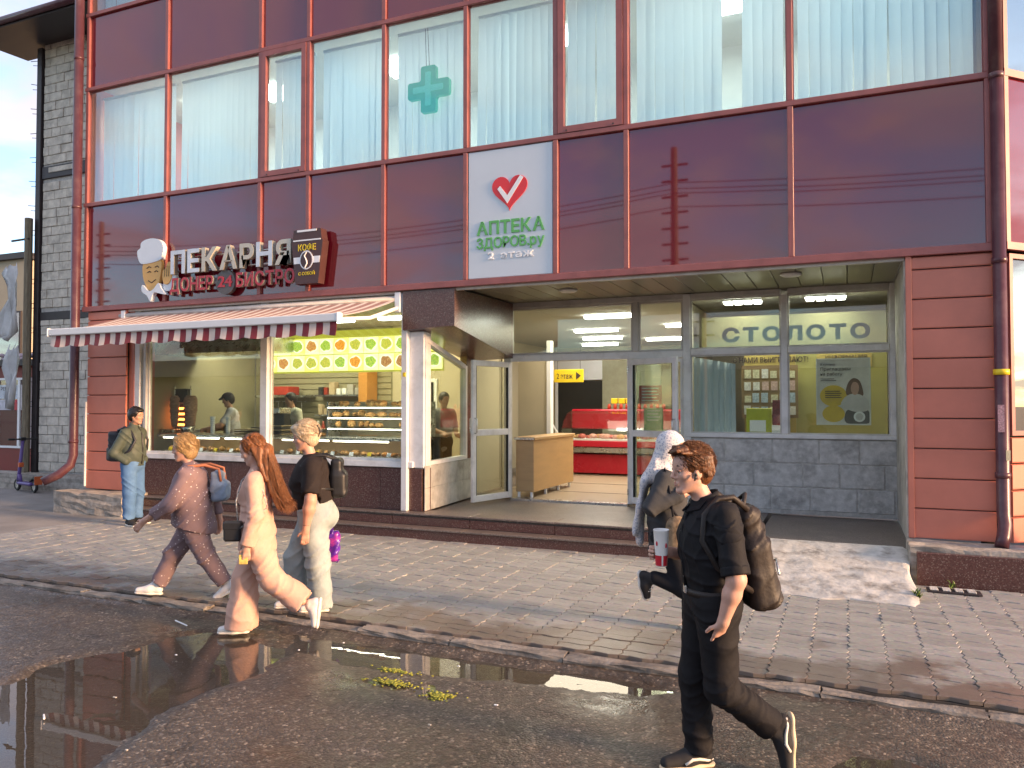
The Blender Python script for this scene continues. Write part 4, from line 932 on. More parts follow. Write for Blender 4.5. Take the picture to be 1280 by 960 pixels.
for x, lab, kd in clut:
    y = 0.78
    if kd == 0: o = MB().lathe([(0.06, 0), (0.11, 0.05), (0.14, 0.12), (0.135, 0.12), (0.10, 0.05)], (x, y, 1.441), 20).build('mixing_bowl', m_steel, None, smooth=True)
    elif kd == 1: o = MB().lathe([(0.033, 0)]+[(0.034+0.008*(i % 2), 0.02+i*0.018) for i in range(14)]+[(0.045, 0.30)], (x, y, 1.441), 16).build('cup_stack', m_wht, None)
    elif kd == 2: o = MB().cbox(x-0.10, x+0.10, y-0.1, y+0.1, 1.442, 1.442+rgc.uniform(0.10, 0.2), 0.004).build('bakery_box', m_paper, None)
    else:
        o = thing('coffee_machine', 'black coffee machine on the bakery counter by the window post', 'coffee machine', (x, 0.8, 1.442))
        MB().cbox(x-0.17, x+0.17, 0.66, 0.95, 1.442, 1.52, 0.01).build('base', m_black, o); MB().cbox(x-0.17, x+0.17, 0.78, 0.95, 1.521, 1.80, 0.01).build('column', m_black, o); MB().cbox(x-0.18, x+0.18, 0.64, 0.96, 1.801, 1.90, 0.015).build('head', m_steel, o)
        continue
    n_ = seen_.get(lab, 0); seen_[lab] = n_+1
    tag(o, lab+' on the counter, '+('left of the pair' if n_ == 0 else 'right of the pair') if kd in (1, 2) else lab+' on the left end of the bakery counter', {0: 'bowl', 1: 'cups', 2: 'box'}[kd])

# stocked wall shelves and hanging tools at the back of the bakery
for r_, (zs, lab) in enumerate(((1.72, 'lower'), (2.12, 'upper'))):
    o = MB().cbox(-9.85, -8.75, 3.05, 3.29, zs, zs+0.03, 0.003).build('stock_shelf', m_steel, None); tag(o, lab+' steel shelf of packets on the bakery back wall', 'shelf')
    x = -9.8
    while x < -8.85:
        w_ = rgc.uniform(0.07, 0.15); h_ = rgc.uniform(0.10, 0.26)
        o = MB().cbox(x, x+w_, 3.10, 3.10+rgc.uniform(0.08, 0.15), zs+0.031, zs+0.031+h_, 0.006).build('packet', [m_paper, m_sauce[0], m_sauce[1], m_sauce[2], m_wht, MATS['yellow_plastic']][rgc.randrange(6)], None)
        tag(o, 'packet in the row on the '+lab+' bakery wall shelf', 'packet', 'packets on the '+lab+' shelf'); x += w_+rgc.uniform(0.01, 0.05)
tb = thing('tool_rail', 'rail of hanging ladles and tongs over the bakery worktop', 'rail', (-11.0, 3.2, 1.9))
MB().tube([(-11.4, 3.24, 2.02), (-10.2, 3.24, 2.02)], 0.008, 6).build('bar', m_steel, tb)
for k in range(8): MB().tube([(-11.35+k*0.15, 3.22, 2.02), (-11.35+k*0.15, 3.21, 2.02-rgc.uniform(0.2, 0.34))], 0.009, 6).ell((-11.35+k*0.15, 3.20, 1.70+rgc.uniform(0, 0.05)), (0.035, 0.02, 0.045), 8, 6).build('ladle', m_steel if k % 2 else m_black, tb, smooth=True)
for k in range(3):
    o = thing('tray_rack', ('left', 'middle', 'right')[k]+' stack of baking trays on the bakery counter', 'trays', (-9.55+k*0.36, 0.8, 1.442), 'stacked baking trays')
    for j in range(3+k): MB().cbox(-9.70+k*0.36, -9.40+k*0.36, 0.66, 0.95, 1.443+j*0.035, 1.463+j*0.035, 0.004).build('tray', m_tr[j % 2], o)
for k, x in enumerate(np.arange(-8.3, -7.75, 0.13)): pastry(float(x), 0.62, 1.445, 'loaf on the steel counter left of the lit showcase', 'loaves on the counter', 2)
# ------------------------------------------------------------------ ground, road, kerb, pavement
def vnoise(x, y, s, seed=0):
    """smooth value noise on arrays"""
    x = x*s+seed*17.3; y = y*s+seed*9.1
    xi = np.floor(x); yi = np.floor(y); fx = x-xi; fy = y-yi
    def h(a, b):
        t = np.sin(a*127.1+b*311.7+seed*74.7)*43758.5453; return t-np.floor(t)
    ux = fx*fx*(3-2*fx); uy = fy*fy*(3-2*fy)
    return (h(xi, yi)*(1-ux)+h(xi+1, yi)*ux)*(1-uy)+(h(xi, yi+1)*(1-ux)+h(xi+1, yi+1)*ux)*uy
def fbm(x, y, s, o=4, seed=0):
    a = 0; k = 0.5
    for i in range(o): a = a+k*vnoise(x, y, s*2**i, seed+i); k *= 0.5
    return a
def poly_sd(X, Y, poly):
    d = np.full(X.shape, 1e9); ins = np.zeros(X.shape, bool); n = len(poly)
    for i in range(n):
        x0, y0 = poly[i]; x1, y1 = poly[(i+1) % n]
        ex, ey = x1-x0, y1-y0; t = np.clip(((X-x0)*ex+(Y-y0)*ey)/(ex*ex+ey*ey), 0, 1)
        d = np.minimum(d, np.hypot(X-x0-ex*t, Y-y0-ey*t))
        c = ((y0 > Y) != (y1 > Y)) & (X < (x1-x0)*(Y-y0)/(y1-y0+1e-12)+x0); ins ^= c
    return np.where(ins, -d, d)

def asphalt_mat(name, wet=True):
    m = bpy.data.materials.new(name); m.use_nodes = True; nt = m.node_tree; N = nt.nodes; L = nt.links; b = N['Principled BSDF']
    t = N.new('ShaderNodeTexCoord'); vec = t.outputs['Object']
    v = N.new('ShaderNodeTexVoronoi'); v.inputs['Scale'].default_value = 62; L.new(vec, v.inputs['Vector'])
    sp = N.new('ShaderNodeSeparateColor'); L.new(v.outputs['Color'], sp.inputs[0])
    cr_ = N.new('ShaderNodeValToRGB'); e = cr_.color_ramp.elements
    e[0].position = 0.0; e[0].color = (0.055, 0.047, 0.040, 1); e[1].position = 1.0; e[1].color = (0.30, 0.26, 0.215, 1)
    for p, c in ((0.55, (0.082, 0.070, 0.059)), (0.80, (0.11, 0.094, 0.078)), (0.93, (0.155, 0.134, 0.112))):
        q = cr_.color_ramp.elements.new(p); q.color = (*c, 1)
    L.new(sp.outputs[0], cr_.inputs[0])
    n = N.new('ShaderNodeTexNoise'); n.inputs['Scale'].default_value = 0.9; n.inputs['Detail'].default_value = 7; n.inputs['Roughness'].default_value = 0.62; L.new(vec, n.inputs['Vector'])
    mr = N.new('ShaderNodeMapRange'); mr.inputs['From Min'].default_value = 0.36; mr.inputs['From Max'].default_value = 0.62; L.new(n.outputs['Fac'], mr.inputs['Value'])
    ck = N.new('ShaderNodeTexVoronoi'); ck.feature = 'DISTANCE_TO_EDGE'; ck.inputs['Scale'].default_value = 0.55
    wv = N.new('ShaderNodeTexNoise'); wv.inputs['Scale'].default_value = 3.0; wv.inputs['Detail'].default_value = 5; L.new(vec, wv.inputs['Vector'])
    wa = N.new('ShaderNodeMixRGB'); wa.blend_type = 'ADD'; wa.inputs[0].default_value = 0.35; L.new(vec, wa.inputs[1]); L.new(wv.outputs['Color'], wa.inputs[2]); L.new(wa.outputs[0], ck.inputs['Vector'])
    ckm = N.new('ShaderNodeMapRange'); ckm.inputs['From Max'].default_value = 0.006; ckm.inputs['To Min'].default_value = 0.45; ckm.inputs['To Max'].default_value = 1.0; L.new(ck.outputs['Distance'], ckm.inputs['Value'])
    mixd = N.new('ShaderNodeMixRGB'); mixd.blend_type = 'MULTIPLY'; mixd.inputs[0].default_value = 1
    sh_ = N.new('ShaderNodeMixRGB'); sh_.inputs[1].default_value = (0.75, 0.69, 0.62, 1); sh_.inputs[2].default_value = (1.22, 1.15, 1.07, 1); L.new(mr.outputs[0], sh_.inputs[0])
    L.new(cr_.outputs[0], mixd.inputs[1]); L.new(sh_.outputs[0], mixd.inputs[2]); mck = N.new('ShaderNodeMixRGB'); mck.blend_type = 'MULTIPLY'; mck.inputs[0].default_value = 1; L.new(mixd.outputs[0], mck.inputs[1]); L.new(ckm.outputs[0], mck.inputs[2]); L.new(mck.outputs[0], b.inputs['Base Color'])
    rr = N.new('ShaderNodeMapRange'); rr.inputs['To Min'].default_value = 0.22 if wet else 0.7; rr.inputs['To Max'].default_value = 0.62 if wet else 0.9; L.new(mr.outputs[0], rr.inputs['Value']); L.new(rr.outputs[0], b.inputs['Roughness'])
    v2 = N.new('ShaderNodeTexVoronoi'); v2.inputs['Scale'].default_value = 62; L.new(vec, v2.inputs['Vector'])
    n3 = N.new('ShaderNodeTexNoise'); n3.inputs['Scale'].default_value = 30; n3.inputs['Detail'].default_value = 4; L.new(vec, n3.inputs['Vector'])
    am = N.new('ShaderNodeMath'); am.operation = 'MULTIPLY_ADD'; am.inputs[1].default_value = -1.0; L.new(v2.outputs['Distance'], am.inputs[0]); L.new(n3.outputs['Fac'], am.inputs[2])
    bs_ = N.new('ShaderNodeMapRange'); bs_.inputs['To Min'].default_value = 0.15; bs_.inputs['To Max'].default_value = 0.6; L.new(mr.outputs[0], bs_.inputs['Value'])
    bp_ = N.new('ShaderNodeBump'); bp_.inputs['Distance'].default_value = 0.008; L.new(bs_.outputs[0], bp_.inputs['Strength']); L.new(am.outputs[0], bp_.inputs['Height']); L.new(bp_.outputs[0], b.inputs['Normal'])
    MATS[name] = m; return m
m_asph = asphalt_mat('wet_asphalt')
m_asph2 = M('far_asphalt', (0.085, 0.080, 0.075), 0.75, var=0.2, scale=0.4, bump=0.3, bscale=40)
m_yard = M('worn_asphalt', (0.26, 0.248, 0.232), 0.7, var=0.22, scale=1.2, bump=0.25, bscale=60, dirt=(0.15, 0.14, 0.13), damt=0.6, dscale=0.8)
tag(MB().box(-900, 900, -900, 900, -0.30, -0.07).build('ground', m_asph2), kind='structure')
YK = -4.20
nx, ny = 620, 270
gx = np.linspace(-8.6, 3.6, nx); gy = np.linspace(-9.6, YK+0.02, ny); GX, GY = np.meshgrid(gx, gy, indexing='ij')
pud1 = [(-6.6, -6.9), (-5.46, -6.12), (-5.47, -5.55), (-5.30, -5.0), (-5.05, -4.62), (-4.60, -4.50), (-4.20, -4.75), (-3.98, -5.2), (-4.02, -5.62), (-4.08, -6.1), (-3.86, -6.75), (-4.4, -7.7), (-6.4, -7.8)]
pud2 = [(-4.55, -4.22), (-2.9, -4.24), (-1.4, -4.24), (-0.9, -4.35), (-1.3, -4.62), (-2.2, -4.66), (-3.0, -4.80), (-3.5, -4.95), (-4.1, -4.72)]
pud3 = [(0.02, -4.95), (0.30, -4.88), (0.55, -5.05), (0.60, -5.4), (0.2, -5.6), (-0.1, -5.25)]
pud4 = [(-3.35, -4.95), (-2.7, -4.90), (-2.25, -5.05), (-2.55, -5.22), (-3.2, -5.15)]
wob = (fbm(GX, GY, 2.2, 4, 3)-0.47)*0.34
HGT = (fbm(GX, GY, 1.1, 3, 1)-0.45)*0.012+(fbm(GX, GY, 14, 3, 2)-0.45)*0.010
def carve(poly, depth, soft, wk=1.0):
    d = poly_sd(GX, GY, poly)+wob*wk; t = np.clip((soft-d)/(2*soft), 0, 1); return -depth*t*t*(3-2*t)
HGT = HGT+0.004+carve(pud1, 0.045, 0.16)+carve(pud2, 0.022, 0.13)+carve(pud3, 0.024, 0.12)+carve(pud4, 0.020, 0.09)
HGT = HGT+0.022*np.exp(-((GY-YK)/0.07)**2)*(0.4+1.2*fbm(GX, GY, 3, 3, 6))
HGT[:, -1] = -0.05
V = np.stack([GX, GY, HGT], -1).reshape(-1, 3)
I = np.arange(nx*ny).reshape(nx, ny); F = np.stack([I[:-1, :-1], I[1:, :-1], I[1:, 1:], I[:-1, 1:]], -1).reshape(-1, 4)
def np_mesh(name, V, F):
    me = bpy.data.meshes.new(name); me.vertices.add(len(V)); me.vertices.foreach_set('co', np.asarray(V, np.float32).ravel())
    k = F.shape[1]; me.loops.add(F.size); me.loops.foreach_set('vertex_index', F.astype(np.int32).ravel())
    me.polygons.add(len(F)); me.polygons.foreach_set('loop_start', np.arange(0, F.size, k, dtype=np.int32))
    try: me.polygons.foreach_set('loop_total', np.full(len(F), k, np.int32))
    except Exception: pass
    me.polygons.foreach_set('use_smooth', np.ones(len(F), bool)); me.update(calc_edges=True); me.validate(); return me
tag(mesh_obj('road', np_mesh('road', V, F), m_asph), kind='structure')
rs = MB(); rs.box(-60, -8.6, -16, YK+0.02, -0.06, -0.002); rs.box(3.6, 60, -16, YK+0.02, -0.06, -0.002); rs.box(-8.6, 3.6, -16, -9.6, -0.06, -0.002)
tag(rs.build('road_margin', m_asph2), kind='structure')
def water_mat():
    m = bpy.data.materials.new('puddle_water'); m.use_nodes = True; nt = m.node_tree; N = nt.nodes; L = nt.links; N.clear()
    o = N.new('ShaderNodeOutputMaterial'); mixs = N.new('ShaderNodeMixShader'); tr = N.new('ShaderNodeBsdfTransparent'); gl = N.new('ShaderNodeBsdfGlossy'); fr = N.new('ShaderNodeFresnel'); fr.inputs['IOR'].default_value = 1.6
    tr.inputs['Color'].default_value = (0.80, 0.74, 0.64, 1); gl.inputs['Roughness'].default_value = 0.0
    t = N.new('ShaderNodeTexCoord'); n = N.new('ShaderNodeTexNoise'); n.inputs['Scale'].default_value = 5; n.inputs['Detail'].default_value = 2; L.new(t.outputs['Object'], n.inputs['Vector'])
    bp_ = N.new('ShaderNodeBump'); bp_.inputs['Strength'].default_value = 0.03; bp_.inputs['Distance'].default_value = 0.01; L.new(n.outputs['Fac'], bp_.inputs['Height']); L.new(bp_.outputs[0], gl.inputs['Normal']); L.new(bp_.outputs[0], fr.inputs['Normal'])
    silt = N.new('ShaderNodeMixShader'); df = N.new('ShaderNodeBsdfDiffuse'); df.inputs['Color'].default_value = (0.22, 0.185, 0.145, 1); silt.inputs[0].default_value = 0.30
    L.new(tr.outputs[0], silt.inputs[1]); L.new(df.outputs[0], silt.inputs[2])
    L.new(fr.outputs[0], mixs.inputs[0]); L.new(silt.outputs[0], mixs.inputs[1]); L.new(gl.outputs[0], mixs.inputs[2]); L.new(mixs.outputs[0], o.inputs[0]); return m
m_water = water_mat()
for (a, b_, c, d) in ((-7.0, -3.55, -8.0, -4.45), (-4.9, -0.6, -4.449, -4.21), (-3.549, -0.6, -5.0, -4.4495), (-3.549, -2.1, -5.4, -5.0005), (-0.3, 0.9, -5.8, -4.7)):
    w_ = MB(); w_._add([(a, c, -0.0155), (b_, c, -0.0155), (b_, d, -0.0155), (a, d, -0.0155)], [(0, 1, 2, 3)])
    tag(w_.build('puddle', m_water), kind='structure')
# pavement bed, yard on the left
m_bed = M('joint_sand', (0.075, 0.062, 0.052), 0.9, var=0.3, scale=30)
bed = tag(MB().box(-11.3, 3.4, -4.06, 0.5, -0.06, 0.052).build('pavement', m_bed), kind='structure')
tag(MB().box(-60, -11.3, -4.06, 30, -0.06, 0.074).build('yard', m_yard), kind='structure')
tag(MB().box(3.4, 60, -4.06, 30, -0.06, 0.060).build('side_pavement', m_yard), kind='structure')
# kerb
m_kerb = M('kerb_concrete', (0.25, 0.225, 0.195), 0.75, var=0.35, scale=6, bump=0.8, bscale=26, dirt=(0.085, 0.068, 0.056), damt=0.95, dscale=2.2)
kb = tag(MB().box(-14, 5, YK+0.03, -4.07, -0.06, 0.02).build('kerb', m_bed), kind='structure')
x = -14.0; k = 0
while x < 4.9:
    w = random.uniform(0.78, 1.02)
    rough_block(x+0.006, x+w-0.006, YK+random.uniform(-0.01, 0.012), -4.066, -0.055, 0.052+random.uniform(-0.018, 0.010), 5, 0.009, 100+k).build('kerb_stone', m_kerb, kb); x += w; k += 1
# wave pavers
def paver_mat():
    m = bpy.data.materials.new('paver'); m.use_nodes = True; nt = m.node_tree; N = nt.nodes; L = nt.links; b = N['Principled BSDF']
    g = N.new('ShaderNodeNewGeometry'); oi = N.new('ShaderNodeObjectInfo'); sm = N.new('ShaderNodeMath'); sm.operation = 'ADD'
    L.new(g.outputs['Random Per Island'], sm.inputs[0]); L.new(oi.outputs['Random'], sm.inputs[1])
    fr = N.new('ShaderNodeMath'); fr.operation = 'FRACT'; L.new(sm.outputs[0], fr.inputs[0])
    cr_ = N.new('ShaderNodeValToRGB'); e = cr_.color_ramp.elements; e[0].color = (0.262, 0.258, 0.230, 1); e[1].color = (0.345, 0.340, 0.305, 1); L.new(fr.outputs[0], cr_.inputs[0])
    n = N.new('ShaderNodeTexNoise'); n.inputs['Scale'].default_value = 28; n.inputs['Detail'].default_value = 8; n.inputs['Roughness'].default_value = 0.7; L.new(g.outputs['Position'], n.inputs['Vector'])
    m1 = N.new('ShaderNodeMixRGB'); m1.blend_type = 'OVERLAY'; m1.inputs[0].default_value = 0.55; L.new(cr_.outputs[0], m1.inputs[1]); L.new(n.outputs['Color'], m1.inputs[2])
    hs = N.new('ShaderNodeHueSaturation'); hs.inputs['Saturation'].default_value = 0.6; L.new(m1.outputs[0], hs.inputs['Color'])
    # dark damp, reddish silt spreading from the kerb
    sp = N.new('ShaderNodeSeparateXYZ'); L.new(g.outputs['Position'], sp.inputs[0])
    n2 = N.new('ShaderNodeTexNoise'); n2.inputs['Scale'].default_value = 2.2; n2.inputs['Detail'].default_value = 8; n2.inputs['Roughness'].default_value = 0.65; L.new(g.outputs['Position'], n2.inputs['Vector'])
    my = N.new('ShaderNodeMapRange'); my.inputs['From Min'].default_value = -2.5; my.inputs['From Max'].default_value = -4.10; my.inputs['To Min'].default_value = -0.22; my.inputs['To Max'].default_value = 0.24; my.clamp = True; L.new(sp.outputs[1], my.inputs['Value'])
    a2 = N.new('ShaderNodeMath'); a2.operation = 'ADD'; L.new(my.outputs[0], a2.inputs[0]); L.new(n2.outputs['Fac'], a2.inputs[1])
    wmask = N.new('ShaderNodeMapRange'); wmask.inputs['From Min'].default_value = 0.50; wmask.inputs['From Max'].default_value = 0.66; L.new(a2.outputs[0], wmask.inputs['Value'])
    m2 = N.new('ShaderNodeMixRGB'); m2.inputs[2].default_value = (0.135, 0.102, 0.080, 1); L.new(hs.outputs[0], m2.inputs[1])
    wf = N.new('ShaderNodeMath'); wf.operation = 'MULTIPLY'; wf.inputs[1].default_value = 0.85; L.new(wmask.outputs[0], wf.inputs[0]); L.new(wf.outputs[0], m2.inputs[0])
    L.new(m2.outputs[0], b.inputs['Base Color'])
    rr = N.new('ShaderNodeMapRange'); rr.inputs['To Min'].default_value = 0.62; rr.inputs['To Max'].default_value = 0.34; L.new(wmask.outputs[0], rr.inputs['Value']); L.new(rr.outputs[0], b.inputs['Roughness'])
    bp_ = N.new('ShaderNodeBump'); bp_.inputs['Strength'].default_value = 0.5; bp_.inputs['Distance'].default_value = 0.006; L.new(n.outputs['Fac'], bp_.inputs['Height']); L.new(bp_.outputs[0], b.inputs['Normal'])
    return m
m_paver = paver_mat()
PL, PW, ZD, GAP = 0.262, 0.118, 0.020, 0.005
def paver_outline(ins):
    a, b_ = GAP/2+ins, GAP/2+ins; e = 0.011
    L_ = [(0+a, 0+b_), (PL*0.3, e+b_), (PL*0.7, -e+b_), (PL-a, 0+b_), (PL+ZD-a, PW/2), (PL-a, PW-b_), (PL*0.7, PW-e-b_), (PL*0.3, PW+e-b_), (0+a, PW-b_), (ZD+a, PW/2)]
    return L_
def paver_geo():
    o0 = paver_outline(0.0); o1 = paver_outline(0.0035); n = len(o0)
    vs = [(*p, -0.028) for p in o0]+[(*p, -0.003) for p in o0]+[(*p, 0.0) for p in o1]
    fs = [(i, (i+1) % n, n+(i+1) % n, n+i) for i in range(n)]+[(n+i, n+(i+1) % n, 2*n+(i+1) % n, 2*n+i) for i in range(n)]+[tuple(range(2*n, 3*n))]
    return vs, fs
pvs, pfs = paver_geo()
pm = bpy.data.meshes.new('paver'); pm.from_pydata(pvs, [], pfs); pm.materials.append(m_paver); pm.update()
spots = []
Rc = Matrix.Rotation(R(23.3), 3, 'Z')
y = -4.055; 
while y < -0.36:
    x = -11.28
    while x < 3.1:
        cx_, cy_ = x+PL/2, y+PW/2
        if not (cx_ > 0.55 and cy_ > -0.62):
            d = Vector((cx_, cy_+9.75, 0)); c = Rc.inverted() @ d
            vis = c.y > 0 and abs(c.x/c.y) < 0.68
            spots.append((d.length if vis else d.length+50, x, y))
        x += PL
    y += PW
spots.sort()
rg2 = random.Random(11)
for (d, x, y) in spots[:300]:
    o = bpy.data.objects.new('paver', pm); COL.objects.link(o); o.parent = bed
    o.location = (x, y, 0.082+rg2.uniform(-0.004, 0.004)); o.rotation_euler = (rg2.gauss(0, 0.010), rg2.gauss(0, 0.006), rg2.gauss(0, 0.006))
rest = MB()
AV = []; AF = []; pv = np.array(pvs)
for i, (d, x, y) in enumerate(spots[300:]):
    t1, t2 = rg2.gauss(0, 0.010), rg2.gauss(0, 0.006)
    q = pv.copy(); q[:, 2] += q[:, 1]*t1+q[:, 0]*t2+0.082+rg2.uniform(-0.004, 0.004); q[:, 0] += x; q[:, 1] += y
    b0 = i*len(pv); AV += [tuple(p) for p in q]; AF += [tuple(j+b0 for j in f) for f in pfs]
me = bpy.data.meshes.new('far_pavers'); me.from_pydata(AV, [], AF); me.update()
tag(mesh_obj('far_pavers', me, m_paver, bed), kind='stuff')
# concrete ramp to the side platform
m_ramp = M('lime_washed_concrete', (0.54, 0.54, 0.515), 0.75, var=0.22, scale=5, bump=0.9, bscale=16, dirt=(0.20, 0.185, 0.165), damt=0.9, dscale=4.5)
rv = []; nx_, ny_ = 40, 44
for j in range(ny_+1):
    for i in range(nx_+1):
        u, v = i/nx_, j/ny_
        xx = -1.02+(0.60+1.02)*u+(0.02*math.sin(v*9) if i in (0, nx_) else 0); yy = -1.62+1.60*v+(0.03*math.sin(u*11)+0.02*math.sin(u*23) if j == 0 else 0)
        zz = 0.088+(0.365-0.088)*min(1, v*1.04)**0.9
        zz += float(fbm(np.array([xx]), np.array([yy]), 4, 3, 8)[0]-0.45)*0.03*(1 if 0 < j < ny_ else 0.2)
        if i in (0, nx_): zz -= 0.02
        rv.append((xx, yy, zz))
rf = [(j*(nx_+1)+i, j*(nx_+1)+i+1, (j+1)*(nx_+1)+i+1, (j+1)*(nx_+1)+i) for j in range(ny_) for i in range(nx_)]
ring = [i for i in range(nx_+1)]+[j*(nx_+1)+nx_ for j in range(1, ny_+1)]+[ny_*(nx_+1)+i for i in range(nx_-1, -1, -1)]+[j*(nx_+1) for j in range(ny_-1, 0, -1)]
b0 = len(rv); rv += [(rv[i][0], rv[i][1], 0.03) for i in ring]; rf += [(ring[k], b0+k, b0+(k+1) % len(ring), ring[(k+1) % len(ring)]) for k in range(len(ring))]
me = bpy.data.meshes.new('ramp'); me.from_pydata(rv, [], rf); me.update(); tag(mesh_obj('ramp', me, m_ramp, smooth=True), kind='structure')
smooth_by_angle(bpy.data.objects['ramp'], 40)
# ------------------------------------------------------------------ block-walled building on the left
YL = 2.2
bb = thing('block_building', 'bare grey block building with dark eaves left of the shop', 'building', (-15.6, 3.0, 0.05))
wall = MB().box(-16.85, -12.57, YL+0.02, YL+0.35, 0.42, 10.3).build('wall_core', m_mortar, bb)
z = 0.46; r = 0
rb = random.Random(21)
bmesh_cache = {}
while z < 10.2:
    if not (7.05 < z+0.1 < 7.45 or 3.85 < z+0.1 < 4.05):
        x = -16.83-(0.2 if r % 2 else 0.0)
        while x < -14.6:
            w = rb.choice((0.39, 0.39, 0.30, 0.46)); a = max(x, -16.83); b_ = min(x+w, -14.5)
            if b_-a > 0.07:
                dy_ = rb.uniform(-0.012, 0.006)
                MB().cbox(a+0.004, b_-0.006, YL+dy_-0.006, YL+0.05, z+0.004+rb.uniform(-0.004, 0.003), z+0.196+rb.uniform(-0.004, 0.004), 0.007).build('wall_block', m_block, wall)
            x += w+0.002
    z += 0.205; r += 1
MB().cbox(-16.84, -14.4, YL-0.03, YL+0.1, 7.10, 7.38, 0.01).build('lintel', m_dark, bb)
MB().cbox(-16.6, -15.8, YL-0.05, YL-0.031, 7.22, 7.34, 0.01).build('lintel_brick', m_block, bb)
MB().cbox(-16.84, -14.4, YL-0.02, YL+0.1, 3.86, 4.05, 0.01).build('lintel', m_dark, bb)
co = MB().cbox(-17.02, -16.86, YL-0.06, YL+0.2, 0.42, 10.15, 0.01).build('corner_post', m_dark, bb)
tb = MB()
for k in range(17):
    z = 0.9+k*0.56
    tb.tube([(-17.02, YL-0.05, z), (-17.17-rb.uniform(0, 0.05), YL-0.08, z+rb.uniform(-0.02, 0.04))], 0.008, 5); tb.tube([(-17.02, YL-0.05, z-0.11), (-17.12, YL-0.08, z-0.10)], 0.007, 5)
tb.build('rebar_ends', m_dark, co)
MB().hexa([(-18.0, 1.15, 10.15), (-12.6, 1.15, 10.15), (-12.6, 2.6, 10.22), (-18.0, 2.6, 10.22), (-18.0, 1.15, 10.33), (-12.6, 1.15, 10.33), (-12.6, 2.6, 10.5), (-18.0, 2.6, 10.5)]).build('eaves', m_dark, bb)
MB().tube([(-18.05, 1.10, 10.26), (-12.6, 1.10, 10.26)], 0.075, 12).build('gutter', m_pipe, bb, smooth=True)
MB().box(-16.8, -12.7, 2.65, 8, 0.4, 10.4).build('rear_mass', m_block, bb)
tag(rough_block(-24, -13.1, 1.80, 2.2, 0.0, 0.42, 5, 0.012, 9).build('low_wall', m_rubble), 'low rough concrete wall behind the purple scooter', 'wall')
# timber mast with torn plastic
mp = MB().tube([(-17.06, 2.05, 0.3), (-17.08, 2.05, 6.2)], 0.085, 8)
ms = mp.build('old_post', M('old_timber', (0.20, 0.17, 0.12), 0.85, var=0.3, stretch=(8, 8, 1), scale=4), None); tag(ms, 'weathered grey post standing beside the block wall', 'post')
br = MB().tube([(-17.62, 2.03, 5.72), (-17.0, 2.0, 5.72)], 0.025, 6).build('cross_bracket', m_dark, ms)
def rag(name, lab, pts, seed):
    rr = np.random.RandomState(seed); m_ = MB(); n = 9; rows_ = []
    for i, (x0, x1, z) in enumerate(pts):
        rows_.append([(x0+(x1-x0)*j/n, 1.88+0.05*math.sin(j*1.7+i)+0.03*rr.randn(), z+0.05*rr.randn()) for j in range(n+1)])
    vs = [p for r_ in rows_ for p in r_]; fs = [(i*(n+1)+j, i*(n+1)+j+1, (i+1)*(n+1)+j+1, (i+1)*(n+1)+j) for i in range(len(pts)-1) for j in range(n)]
    m_._add(vs, fs); o = m_.build(name, m_film, None, smooth=True); s_ = o.modifiers.new('t', 'SOLIDIFY'); s_.thickness = 0.006; return tag(o, lab, 'plastic')
m_film = M('torn_film', (0.55, 0.56, 0.57), 0.4, var=0.15, scale=5)
rag('torn_plastic', 'torn white plastic sheet caught high on the grey post', [(-17.65, -17.25, 5.15), (-17.75, -17.2, 4.9), (-17.5, -17.2, 4.6), (-17.45, -17.2, 4.3), (-17.8, -17.2, 3.95), (-17.9, -17.25, 3.6), (-17.85, -17.5, 3.45)], 1)
rag('torn_plastic', 'torn white plastic rag hanging lower on the grey post', [(-17.4, -17.15, 3.25), (-17.65, -17.1, 3.0), (-17.6, -17.1, 2.7), (-17.45, -17.15, 2.4), (-17.5, -17.3, 2.1), (-17.48, -17.4, 1.9)], 2)
# red kiosk far left
m_kred = M('kiosk_red', (0.22, 0.035, 0.028), 0.5, var=0.12, scale=2)
kk = thing('red_kiosk', 'dark red kiosk with a postered window at the left edge', 'kiosk', (-23.5, 6.0, 0.05))
MB().box(-26, -20.9, 5.0, 8.0, 0.05, 3.05).build('body', m_kred, kk)
MB().box(-26.2, -20.7, 4.7, 8.2, 3.052, 3.22).build('roof', m_dark, kk)
rj = MB(); rr = random.Random(4)
for k in range(46): rj.ell((rr.uniform(-24.5, -20.8), rr.uniform(4.72, 5.2), 3.24+rr.uniform(0, 0.12)), (rr.uniform(0.08, 0.16), 0.09, 0.06), 6, 4)
tag(rj.build('roof_litter', M('petal_litter', (0.45, 0.36, 0.40), 0.8), kk), kind='stuff')
wdw = window(-22.55, -21.10, 0.72, 2.72, 4.985, kk, m_wht, m_glass, 0.06, 0.03)
MB().box(-21.64, -21.55, 4.955, 5.0, 0.78, 2.66).build('window_mullion', m_wht, wdw)
for (a, b_, c, d, col, nm) in ((-22.45, -21.66, 2.12, 2.52, (0.55, 0.60, 0.66), 'pale_poster'), (-22.45, -21.92, 1.80, 2.10, (0.55, 0.55, 0.62), 'grey_poster'), (-21.90, -21.66, 1.80, 2.10, (0.55, 0.05, 0.07), 'red_poster'), (-21.53, -21.18, 1.80, 2.52, (0.55, 0.50, 0.52), 'pale_poster')):
    MB().box(a, b_, 4.966, 4.974, c, d).build(nm, M(nm, col, 0.5, var=0.25, scale=8), wdw)
text_fit('МОРОЖЕНОЕ' if False else 'РЕМОНТ', -22.38, -21.75, 2.36, 2.46, 4.965, m_ink, wdw, 'lettering', 0.002)
MB().box(-22.5, -21.15, 5.02, 5.03, 0.78, 1.78).build('dark_interior', m_darkdoor, wdw)
